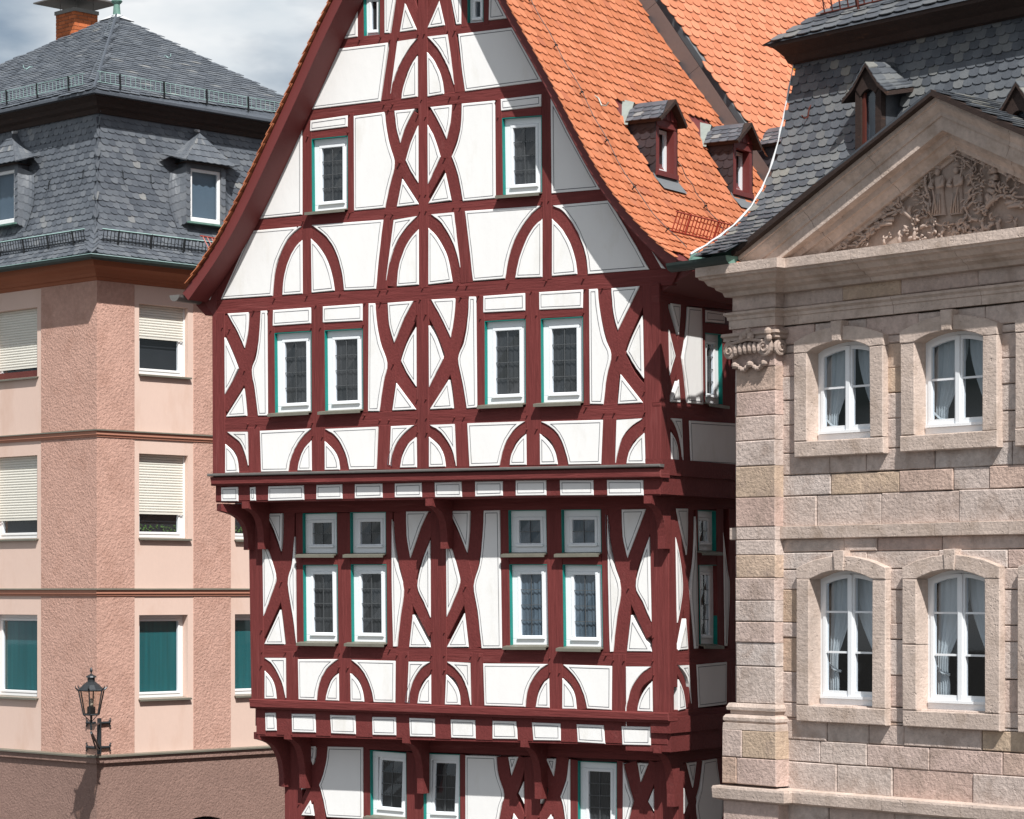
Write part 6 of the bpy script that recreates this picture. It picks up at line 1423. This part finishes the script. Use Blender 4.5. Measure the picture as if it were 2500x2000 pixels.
# ---- windows
def pink_window(pl, u0, u1, z0, z1, blind=0.0, tealb=False, plants=False, redsill=False):
    mb = MB(); D = -.16; f = .075
    for p_ in ([(u0, z0), (u1, z0), (u1, z0 + f), (u0, z0 + f)], [(u0, z1 - f), (u1, z1 - f), (u1, z1), (u0, z1)], [(u0, z0 + f), (u0 + f, z0 + f), (u0 + f, z1 - f), (u0, z1 - f)], [(u1 - f, z0 + f), (u1, z0 + f), (u1, z1 - f), (u1 - f, z1 - f)]): mb.add(*prism(p_, pl, D - .07, D, .006))
    w = mb.build('window', 'frame', PB); mb = MB(); s = f + .05
    for p_ in ([(u0 + f, z0 + f), (u1 - f, z0 + f), (u1 - f, z0 + s), (u0 + f, z0 + s)], [(u0 + f, z1 - s), (u1 - f, z1 - s), (u1 - f, z1 - f), (u0 + f, z1 - f)], [(u0 + f, z0 + s), (u0 + s, z0 + s), (u0 + s, z1 - s), (u0 + f, z1 - s)], [(u1 - s, z0 + s), (u1 - f, z0 + s), (u1 - f, z1 - s), (u1 - s, z1 - s)]): mb.add(*prism(p_, pl, D - .05, D + .012, .006))
    mb.build('sash', 'frame', w)
    mk('pane', [pl.p(u, zz_, D - .02) for u, zz_ in ((u0 + s, z0 + s), (u1 - s, z0 + s), (u1 - s, z1 - s), (u0 + s, z1 - s))], [(0, 1, 2, 3)], 'glass', w)
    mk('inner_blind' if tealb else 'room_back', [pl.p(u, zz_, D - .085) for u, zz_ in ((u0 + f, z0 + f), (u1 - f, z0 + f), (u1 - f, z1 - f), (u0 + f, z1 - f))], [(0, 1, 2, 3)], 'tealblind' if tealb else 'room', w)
    if blind:
        mb = MB(); n = int((z1 - z0) * blind / .052); h = .052
        for i in range(n):
            zt = z1 - i * h; vs = []
            for u in (u0 + .012, u1 - .03):
                for dd, dz in ((0, 0), (.011, -.008), (.014, -.026), (.009, -.043), (0, -.049)): vs.append(pl.p(u, zt + dz, D + .03 + dd))
            mb.add(vs, [(j, j + 1, j + 6, j + 5) for j in range(4)])
        mb.add([pl.p(u0 + .012, z1 - n * h, D + .045), pl.p(u1 - .03, z1 - n * h, D + .045), pl.p(u1 - .03, z1 - n * h - .04, D + .045), pl.p(u0 + .012, z1 - n * h - .04, D + .045)], [(0, 3, 2, 1)])
        mb.add([pl.p(u0 + .012, z1, D + .026), pl.p(u1 - .03, z1, D + .026), pl.p(u1 - .03, z1 - n * h, D + .026), pl.p(u0 + .012, z1 - n * h, D + .026)], [(0, 3, 2, 1)])
        mb.build('roller_blind', 'blind', w)
        mb = MB(); mb.add(*prism([(u1 - .03, z0), (u1, z0), (u1, z1), (u1 - .03, z1)], pl, D, D + .06)); mb.build('blind_guide', 'frame', w)
    if redsill: mb = MB(); mb.add(*prism([(u0, z0), (u1, z0), (u1, z0 + .14), (u0, z0 + .14)], pl, D, D + .03)); mb.build('sill_board', 'reddark', w)
    if plants:
        mb = MB(); rg = random.Random(8)
        for i in range(60):
            c = pl.p(u0 + s + rg.random() * (u1 - u0 - 2 * s), z0 + s + rg.random() * .13, D - .06); a = Vector((rg.uniform(-1, 1), rg.uniform(-.2, .2), rg.uniform(-.2, 1))).normalized() * .05; b = Vector((rg.uniform(-1, 1), 0, rg.uniform(-1, 1))) * .02; mb.add([c - b, c + a, c + b], [(0, 1, 2)])
        mb.build('plant_leaves', mat('window_plant_green', (.08, .16, .03), .6, .3, 9, .1, 0), w, kind='stuff')
    vs = []
    for u in (u0 - .02, u1 + .05):
        for dd, dz in ((D, .015), (.075, -.012), (.075, -.045), (.055, -.045), (.055, -.025), (D, -.01)): vs.append(pl.p(u, z0 + dz, dd))
    mk('sill', vs, [tuple(range(6)), tuple(reversed(range(6, 12)))] + [(i, (i + 1) % 6, (i + 1) % 6 + 6, i + 6) for i in range(6)], 'greenzinc', w)
BL = {('R', 0): (.48, 0, 0, 0), ('R', 1): (.715, 0, 1, 0), ('R', 2): (0, 1, 0, 0), ('L', 0): (.84, 0, 0, 1), ('L', 1): (.78, 0, 0, 0), ('L', 2): (0, 1, 0, 0)}
for i, (z0_, z1_) in enumerate(ZW):
    for tag_, pl, wins in (('R', PRt, RWIN), ('L', PLf, LWIN)):
        for k, (u0, u1) in enumerate(wins):
            b = BL[(tag_, i)]
            if k == 1 and tag_ == 'R': b = ((0, 0, 1, 0) if i == 1 else (.3, 0, 0, 0) if i == 0 else (0, 1, 0, 0))
            pink_window(pl, u0, u1, z0_, z1_, *b)
# ---- lower mansard
zm = H + (CY - 622) / F * 49.5; zt = H + (CY - 262) / F * 50.23
MR = smoothpts(resample([(-.53, zm), (-.30, zm + .23), (-.14, zm + .55), (-.03, zm + 1.1), (.08, zm + 2.0), (.17, zt)], 22), 2)   # (setback, z)
LMR = [0]
for a, b in zip(MR[:-1], MR[1:]): LMR.append(LMR[-1] + (b - a).length)
def mans(pl, sgn):
    def S(u, s):
        s_ = min(max(s, 0), LMR[-1] - 1e-6); k = 0
        while k < len(MR) - 2 and LMR[k + 1] < s_: k += 1
        d = MR[k + 1] - MR[k]; v = MR[k] + d * ((s - LMR[k]) / d.length); d = d.normalized(); p = pl.p(u, v.y, -v.x)
        return p, pl.p(u, v.y + d.x, -v.x + d.y) - p
    return S
SPL, SPR = mans(PLf, -1), mans(PRt, 1)
def setb(s):
    s_ = min(max(s, 0), LMR[-1] - 1e-6); k = 0
    while k < len(MR) - 2 and LMR[k + 1] < s_: k += 1
    d = MR[k + 1] - MR[k]; return MR[k].x + d.x * ((s_ - LMR[k]) / d.length)
pth = cpath(); vs, fs = sweep_plan(pth, [(-v.x, v.y) for v in MR], False); mroofp = mk('mansard_roof', vs, fs, 'slate', PB)
DPR = PRt.uv(495, 475, .1)[0]; DPL = PLf.uv(18, 475, .1)[0]; zdb = H + (CY - 540) / F * 51.4; zdt = H + (CY - 408) / F * 51.4
def in_dorm(u, s, uc):
    z_ = (zm + s) ; return abs(u - uc) < .50 and zdb - .03 < SPR(0, s)[0].z < zdt + .25
sw, se = .165, .125
tiles(mroofp, 'slate', SPR, (0, int(LMR[-1] / se) + 1), (-4, 68), sw, se, 'slate', schuppe(sw, se, 1.4), lambda u, s: setb(s) < u < WR - .2 and s < LMR[-1] - .03 and not in_dorm(u, s + .05, DPR), .018, .009, 150, 41, jit=.008, stuffname='slates', visible=lambda p: p[0] < 610)
tiles(mroofp, 'slate', SPL, (0, int(LMR[-1] / se) + 1), (-70, 5), sw, se, 'slate', schuppe(sw, se, 1.4), lambda u, s: -WL + .2 < u < -setb(s) and s < LMR[-1] - .03 and not in_dorm(u, s + .05, DPL), .018, .009, 150, 42, jit=.008, rise=.02, stuffname='slates_left_face' if False else 'slates')
mb = MB(); pts = [PLf.p(-v.x * -1 * -1 if False else 0, v.y, 0) for v in MR]
pts = []
for v in MR: q = PC - (PLf.n + PRt.n) * v.x * 1.0; pts.append(Vector((q.x, q.y - .012, v.y)))
mb.tube(pts, .012, 5); mb.build('hip_slates', 'slate', mroofp)
# dark timber eave board, then the pavilion roof
zb1 = zt - .12
mk('upper_eave', *sweep_plan(cpath(), [(-.5, zb1 - .02), (-.10, zb1), (-.06, zb1 + .08), (.02, zb1 + .12), (.05, zb1 + .2), (.15, zb1 + .26), (.18, zb1 + .31), (-.5, zb1 + .33)]), 'darkwood', PB)
zl = zb1 + .34; LO = .28
lc = PC + (PLf.n + PRt.n) * LO
AP = Vector(((285 - CX) / F * 57.2, 57.2, H + (CY - 38) / F * 57.2))
c0 = Vector((lc.x, lc.y, zl)); cl = c0 + Vector((dL.x, dL.y, 0)) * 11.3; cr = c0 + Vector((dR.x, dR.y, 0)) * 6.9; cf = cl + Vector((dR.x, dR.y, 0)) * 6.9
vs = [c0, cl, cr, cf, AP]; vs += [v - Vector((0, 0, .05)) for v in vs[:4]]
proof = mk('pavilion_roof', vs, [(1, 0, 4), (0, 2, 4), (2, 3, 4), (3, 1, 4), (0, 1, 6, 5), (2, 0, 5, 7), (5, 6, 8, 7)], 'slate', PB)
for (P0, ex_, side, sd) in ((c0, Vector((dR.x, dR.y, 0)), 1, 51), (c0, Vector((-dL.x, -dL.y, 0)), -1, 52)):
    oth = cr if side > 0 else cl; nrm_ = (oth - c0).cross(AP - c0).normalized()
    if nrm_.z < 0: nrm_ = -nrm_
    ey_ = nrm_.cross(ex_).normalized()
    if ey_.z < 0: ey_ = -ey_
    ax_ = (AP - c0).dot(ex_); ay_ = (AP - c0).dot(ey_); ox = (oth - c0).dot(ex_)
    S_ = lambda a, s, P0=P0, ex_=ex_, ey_=ey_, nrm_=nrm_: (P0 + ex_ * a + ey_ * s, nrm_)
    lo_, hi_ = (0, ox) if side > 0 else (ox, 0)
    def kp(a, s, ax_=ax_, ay_=ay_, lo_=lo_, hi_=hi_):
        t = s / ay_; return -.05 <= s < ay_ - .05 and lo_ + (ax_ - lo_) * t + .03 < a < hi_ + (ax_ - hi_) * t - .03
    if side > 0: tiles(proof, 'slate', S_, (0, int(ay_ / .15) + 1), (-2, 36), .26, .15, 'slate', schuppe(.26, .15, 1.4), kp, .02, .01, 150, sd, jit=.008, rise=.10, stuffname='slates', visible=lambda p: p[0] < 690)
    else: tiles(proof, 'slate', S_, (0, int(ay_ / .15) + 1), (-44, 2), .21, .15, 'slate', schuppe(.21, .15, 1.4), kp, .02, .01, 150, sd, jit=.008, rise=.04, stuffname='slates')
    mbh = MB()
    for h in ((.22, .55), (.42, .55), (.75, .55), (.3, .9)) if side > 0 else ((-.15, .55), (-.35, .6), (-.15, .88), (-.6, .5)):
        a = h[0] * abs(ox) * .8; s = h[1] * ay_
        if kp(a, s): roof_hook(S_, a, s, PB, 'patina', .9)
mb = MB(); hp = [c0.lerp(AP, i / 20) + Vector((0, -.015, .03)) for i in range(21)]; mb.tube(hp, .03, 5); mb.build('hip_slates', 'slate', proof)
# finial with white lead apron
mb = MB(); mb.lathe(AP + Vector((0, 0, -.05)), [(.10, 0), (.085, .08), (.07, .30), (.10, .32), (.13, .36), (.08, .42), (.05, .6), (.12, .75), (.05, .9), (.01, 1.4)], 12); mb.build('finial', 'copper', PB)
mb = MB(); ca = [AP.lerp(c0, .05), AP.lerp(cr, .075), AP.lerp(cf, .06), AP.lerp(cl, .055)]
mb.add([AP + Vector((0, 0, .06))] + [p + Vector((0, 0, .055)) for p in ca], [(0, 2, 1), (0, 1, 4), (0, 3, 2), (0, 4, 3)]); mb.build('lead_apron', 'white_lead', PB)
# snow guards: two rows on two faces
for (S_, s_, lo_, hi_, hg, mt) in ((SPR, .34, -.16, 6.2, .22, 'iron'), (SPL, .34, -8.0, .12, .22, 'iron')):
    a, na = S_(lo_, s_); b, _ = S_(hi_, s_); g = guard(a + na * .05, b + na * .05, na * .25 + Vector((0, 0, 1)), hg, int(abs(hi_ - lo_) / .085), mt, PB, .0075, int(abs(hi_ - lo_) / .85) + 1, pw=.02)
    mbr = MB(); upv = (na * .25 + Vector((0, 0, 1))).normalized(); mbr.tube([a + na * .05 + upv * (hg + .012), b + na * .05 + upv * (hg + .012)], .014, 5); mbr.build('guard_rail', 'patina', g)
for (lo_, hi_, ex_) in ((.05, 5.4, Vector((dR.x, dR.y, 0))), (.35, 8.6, Vector((dL.x, dL.y, 0)))):
    a = c0 + ex_ * lo_ + Vector((0, .20, .17)); b = c0 + ex_ * hi_ + Vector((0, .20, .17))
    g = guard(a, b, Vector((0, -.25, 1)), .23, int((hi_ - lo_) / .12), 'patina', PB, .006, int((hi_ - lo_) / 1.15) + 1, m2='iron', pw=.022)
# dormers of the mansard
def slate_dormer(pl, uc, S):
    f = .20; hw = .48; zb, zh = zdb, zdt; dm = None
    mb = MB()
    for p_ in ([(uc - hw + .09, zb), (uc + hw - .09, zb), (uc + hw - .09, zb + .09), (uc - hw + .09, zb + .09)], [(uc - hw + .09, zh - .08), (uc + hw - .09, zh - .08), (uc + hw - .09, zh), (uc - hw + .09, zh)], [(uc - hw + .09, zb + .09), (uc - hw + .16, zb + .09), (uc - hw + .16, zh - .08), (uc - hw + .09, zh - .08)], [(uc + hw - .16, zb + .09), (uc + hw - .09, zb + .09), (uc + hw - .09, zh - .08), (uc + hw - .16, zh - .08)]): mb.add(*prism(p_, pl, f - .08, f - .03, .008))
    dm = mb.build('dormer', 'frame', PB)
    mk('pane', [pl.p(u, z_, f - .055) for u, z_ in ((uc - hw + .15, zb + .08), (uc + hw - .15, zb + .08), (uc + hw - .15, zh - .07), (uc - hw + .15, zh - .07))], [(0, 1, 2, 3)], 'glass', dm)
    mb = MB(); mb.box(pl.p(uc - hw + .04, zb - .05, f - .13), pl.p(2 * hw - .08, 0, 0) - pl.p(0, 0, 0), pl.p(0, 0, -.6) - pl.p(0, 0, 0), (0, 0, zh - zb + .3)); mb.build('dormer_body', 'dormerpane', dm)
    mb = MB(); rg = random.Random(int(uc * 50))
    for s_ in (-1, 1):                                           # slated side posts
        for i in range(8):
            z0_ = zb - .04 + (zh - zb + .06) * i / 8; z1_ = z0_ + (zh - zb) / 8 + .03; x0, x1 = uc + s_ * (hw - .09), uc + s_ * (hw + .02)
            q = [pl.p(x0, z0_ + .01, f + .012), pl.p((x0 + x1) / 2, z0_ - .02, f + .016), pl.p(x1, z0_ + .01, f + .012), pl.p(x1, z1_, f), pl.p(x0, z1_, f)]; mb.add(q + [v - Vector((pl.n.x, pl.n.y, 0)) * .1 for v in q], [(0, 1, 2, 3, 4), (0, 5, 6, 1), (1, 6, 7, 2), (2, 7, 8, 3), (4, 9, 5, 0)], rg.uniform(.3, 1))
        # curved cheeks sweeping into the roof
        for i in range(7):
            z0_ = zb - .04 + (zh - zb + .02) * i / 7; z1_ = z0_ + (zh - zb) / 7 + .03
            for j in range(4):
                t0, t1 = j / 4, (j + 1.1) / 4
                def K(t, zz_, off=0.0):
                    x = uc + s_ * (hw + .02 + .30 * t * (.6 + .4 * math.sin(math.pi * (zz_ - zb) / (zh - zb + .1)))); p, nn = S(x, max(0, zz_ - zm)); q = pl.p(x, zz_, f * max(0, 1 - t) ** 1.6 - .02 * t); m_ = p + nn * .025
                    return q.lerp(m_, t) + nn * off
                q = [K(t0, z0_ + .01, .014), K((t0 + t1) / 2, z0_ - .012, .018), K(t1, z0_ + .01, .014), K(t1, z1_, .002), K(t0, z1_, .002)]; mb.add(q + [v - Vector((0, 0, .012)) for v in q], [(0, 1, 2, 3, 4), (0, 5, 6, 1), (1, 6, 7, 2)], rg.uniform(.3, 1))
    # hipped roof, sides sweep out and up to the mansard
    ez = zh + .10; rz = ez + .65; rb = -.12
    fe0, fe1 = pl.p(uc - hw - .13, ez, f + .14), pl.p(uc + hw + .13, ez, f + .14); rt = pl.p(uc, rz, f - .22); rbk = pl.p(uc, rz + .02, -.22)
    for i in range(5):
        for j in range(7):
            a0_, a1_ = i / 5, (i + 1.25) / 5; t0, t1 = j / 7, (j + 1.08) / 7
            def FR(t, a): a = min(a, 1); t = min(t, 1); return fe0.lerp(fe1, t).lerp(rt, a)
            nn = Vector((pl.n.x, pl.n.y, .6)).normalized(); q = [FR(t0, a0_) + nn * .025, FR((t0 + t1) / 2, a0_ - .03) + nn * .03, FR(t1, a0_) + nn * .025, FR(t1, a1_) + nn * .01, FR(t0, a1_) + nn * .01]; mb.add(q + [v - nn * .014 for v in q], [(0, 1, 2, 3, 4), (0, 5, 6, 1), (1, 6, 7, 2), (2, 7, 8, 3)], rg.uniform(.3, 1))
    for s_ in (-1, 1):
        fe = fe0 if s_ < 0 else fe1
        def SD(t, a):                                            # t from front to back, a from eave to ridge
            a = min(max(a, 0), 1); t = min(t, 1); xo = uc + s_ * (hw + .13 + .42 * t ** 1.3); e = pl.p(xo, ez + .10 * t, f + .14 - .30 * t); r_ = rt.lerp(rbk, t); m_ = e.lerp(r_, a); return m_ - Vector((0, 0, .16 * math.sin(math.pi * a) * (t * .8 + .2)))
        for i in range(5):
            for j in range(6):
                a0_, a1_ = i / 5, (i + 1.25) / 5; t0, t1 = j / 6, (j + 1.1) / 6; l_ = Vector((0, 0, .02)); q = [SD(t0, a0_) + l_, SD((t0 + t1) / 2, a0_ - .03) + l_ * 1.3, SD(t1, a0_) + l_, SD(t1, a1_) + l_ * .4, SD(t0, a1_) + l_ * .4]; mb.add(q + [v - l_ * .8 for v in q], [(0, 1, 2, 3, 4), (0, 5, 6, 1), (1, 6, 7, 2), (2, 7, 8, 3)], rg.uniform(.3, 1))
        vs = [SD(t, a) - Vector((0, 0, .01)) for t in (0, .5, 1) for a in (0, .33, .66, 1)]; mk('dormer_roof', vs, [(r * 4 + c, r * 4 + c + 1, r * 4 + c + 5, r * 4 + c + 4) for r in range(2) for c in range(3)], 'slate', dm)
    mk('dormer_roof', [fe0 - Vector((0, 0, .01)), fe1 - Vector((0, 0, .01)), rt - Vector((0, 0, .01))], [(0, 1, 2)], 'slate', dm)
    mk('dormer_soffit', [fe0 - Vector((0, 0, .02)), fe1 - Vector((0, 0, .02)), pl.p(uc + hw + .13, ez - .03, -.1), pl.p(uc - hw - .13, ez - .03, -.1)], [(0, 1, 2, 3)], 'darkwood', dm)
    mk('dormer_head', *prism([(uc - hw, zh - .02), (uc + hw, zh - .02), (uc + hw, zh + .09), (uc - hw, zh + .09)], pl, -.1, f - .01), 'slate', dm)
    mb.build('slate_cladding', 'slate', dm, kind='stuff', rnd=mb.r)
    mbl = MB(); mbl.tube([rt + Vector((0, 0, .04)), rt.lerp(rbk, .5) + Vector((0, 0, .05)), rbk + Vector((0, 0, .06))], .03, 6); mbl.build('lead_ridge', 'white_lead', dm)
    mbl = MB(); mbl.box(pl.p(uc - hw, zb - .045, 0), pl.p(2 * hw, 0, 0) - pl.p(0, 0, 0), pl.p(0, 0, f + .05) - pl.p(0, 0, 0), (0, 0, .03)); mbl.build('copper_sill', 'copper', dm)
slate_dormer(PRt, DPR, SPR); slate_dormer(PLf, DPL, SPL)
for a, s in ((.62, 1.95), (1.3, 1.95), (3.9, 1.9)): roof_hook(SPR, a, s, PB, 'iron', .9)
for a, s in ((-.45, 1.95), (-1.55, 1.85)): roof_hook(SPL, a, s, PB, 'iron', .9)
# ---- brick chimney behind the roof
kY = 60.5; kc = Vector(((182 - CX) / F * kY, kY)); wl_, wr_ = .60, .50; ztop_ = H + (CY - 22) / F * kY
exL = Vector((dL.x, dL.y, 0)); exR = Vector((dR.x, dR.y, 0)); k0 = Vector((kc.x, kc.y, ztop_))
mb = MB(); hL, hR = .72, .65; mb.box(k0 + Vector((0, .02, -2.6)) , exL * hL, exR * hR, (0, 0, 2.55)); chim = mb.build('chimney', 'mortar', PB)
bh = .075; rb = random.Random(2)
for i in range(22):
    zz_ = ztop_ - .12 - i * (bh + .012)
    for ex_, Ltot, out in ((exL, hL, Vector((PLf.n.x, PLf.n.y, 0))), (exR, hR, Vector((PRt.n.x, PRt.n.y, 0)))):
        x = -.012; first = True; flip = (i % 2 == 0) == (ex_ is exL)
        while x < Ltot - .01:
            L = (.115 if flip and first else .235); first = False; e = min(x + L, Ltot)
            if e - x > .03:
                p = k0 + ex_ * x + Vector((0, .02, 0)); p.z = zz_; m_ = MB(); m_.box(p - out * .03, ex_ * (e - x), out * (.042 + rb.uniform(-.002, .003)), (0, 0, bh)); mk('brick', m_.v, m_.f, 'brick', chim, rnd=rb.random())
            x = e + .012
mb = MB(); mb.box(k0 - exL * .03 - exR * .03 + Vector((0, 0, -.045)), exL * (hL + .06), exR * (hR + .06), (0, 0, .085)); mb.build('chimney_slab', 'concrete', chim)
mb = MB(); cc = k0 + exL * hL / 2 + exR * hR / 2 + Vector((0, 0, .22)); rr = .72; q = [cc + (exL * sx + exR * sy) * rr for sx, sy in ((-1, -1), (1, -1), (1, 1), (-1, 1))]
mb.add(q + [v + Vector((0, 0, .03)) for v in q] + [cc + Vector((0, 0, .27))], [(3, 2, 1, 0), (0, 1, 5, 4), (1, 2, 6, 5), (2, 3, 7, 6), (3, 0, 4, 7), (4, 5, 8), (5, 6, 8), (6, 7, 8), (7, 4, 8)])
for sx, sy in ((.1, .1), (.9, .1), (.1, .9), (.9, .9)): p = k0 + exL * hL * sx + exR * hR * sy; mb.tube([p, p + Vector((0, 0, .26))], .008, 5)
mb.build('chimney_cowl', 'zinc', chim)

# ================================================================== wall lantern on the corner
o_, q_ = .92, 1.06; lb = PC + PLf.n * o_ + PRt.n * q_; lz = H - (1745 - CY) / F * lb.y
LX = root('wall_lantern', (lb.x, lb.y, lz - .8), 'black iron street lantern on a bracket at the pink building corner', 'lantern')
Lc = Vector((lb.x, lb.y, lz)); kS = lb.y / F                     # metres per photograph pixel here
hh = 60 * kS; rt_, rb_ = 33 * kS, 20 * kS
def hexr(r, z, ph=0.0): return [Lc + Vector((r * math.cos(math.pi / 3 * i + ph), r * math.sin(math.pi / 3 * i + ph), z)) for i in range(6)]
top, bot = hexr(rt_, hh, R(90)), hexr(rb_, 0, R(90))
mb = MB()
for i in range(6):
    j = (i + 1) % 6; mb.tube([bot[i], top[i]], .014, 5); mb.tube([bot[i], bot[j]], .014, 5); mb.tube([top[i], top[j]], .02, 5)
    sp_ = top[i] + (top[i] - Lc - Vector((0, 0, hh))).normalized() * .06 + Vector((0, 0, .05)); mb.tube([top[i], sp_, sp_ + Vector((0, 0, .04))], [.02, .014, .006], 5)
mb.build('lantern_frame', 'lampmetal', LX)
for i in range(6): j = (i + 1) % 6; mk('glass_pane', [bot[i], bot[j], top[j], top[i]], [(0, 1, 2, 3)], 'lampglass', LX)
mb = MB(); mb.lathe(Lc + Vector((0, 0, hh)), [(rt_ * .98, 0), (rt_ * .9, .02), (rt_ * .62, .10), (rt_ * .34, .155), (rt_ * .28, .16), (rt_ * .28, .235), (rt_ * .42, .24), (rt_ * .36, .265), (rt_ * .1, .30), (.012, .31), (.012, .33), (.028, .36), (.024, .39), (.006, .43)], 12); mb.build('lantern_roof', 'lampmetal', LX, smooth=False)
mb = MB(); mb.lathe(Lc + Vector((0, 0, .0)), [(rb_ * .9, 0), (rb_ * .9, .02), (rb_ * .5, .03), (rb_ * .5, .14), (rb_ * .3, .16)], 8); mb.build('lamp_socket', 'iron', LX)
mb = MB(); mb.ball(Lc + Vector((0, 0, .23)), .05, .05, .08, Vector((1, 0, 0)), Vector((0, 1, 0))); mb.build('bulb', 'bulb', LX, smooth=True)
mb = MB()
for i in (0, 2, 4): mb.tube([bot[i], Lc + Vector((0, 0, -.14))], .008, 4)
cw_ = Vector((PC.x, PC.y - .05, 0)); zq1, zq2 = H - (1766 - CY) / F * 49.9, H - (1826 - CY) / F * 49.9
mb.tube([Lc + Vector((0, 0, .02)), Lc + Vector((0, 0, -.30))], .022, 6)
pz = Vector((cw_.x + .06, cw_.y - .05, 0))
mb.tube([Vector((pz.x, pz.y, zq1 + .10)), Vector((pz.x, pz.y, zq2 - .12))], .045, 6)
for zz_ in (zq1, zq2): mb.tube([Vector((pz.x, pz.y, zz_)), Vector((Lc.x, Lc.y, zz_ if zz_ == zq1 else zq1 - .1))], .024, 6)
mb.tube([Vector((pz.x, pz.y, zq2 - .05)), Vector((pz.x * .5 + Lc.x * .5, pz.y * .5 + Lc.y * .5, zq2 + .05)), Vector((Lc.x, Lc.y, zq1 - .12))], .018, 6)
mb.build('bracket', 'lampmetal', LX)
mb = MB()
for zz_ in (zq1, zq2):
    for pl, sg in ((PLf, -1), (PRt, 1)):
        a = pl.p(sg * .0, zz_, .05); b = pl.p(sg * .27, zz_, .04); mb.tube([a, b], .03, 6)
        for up_ in (1, -1): e = pl.p(sg * .27, zz_ + up_ * .045, .04); mb.tube([b, e, pl.p(sg * .30, zz_ + up_ * .075, .04), pl.p(sg * .27, zz_ + up_ * .085, .04)], [.02, .017, .014, .01], 5)
mb.build('wall_anchor', 'lampmetal', LX)
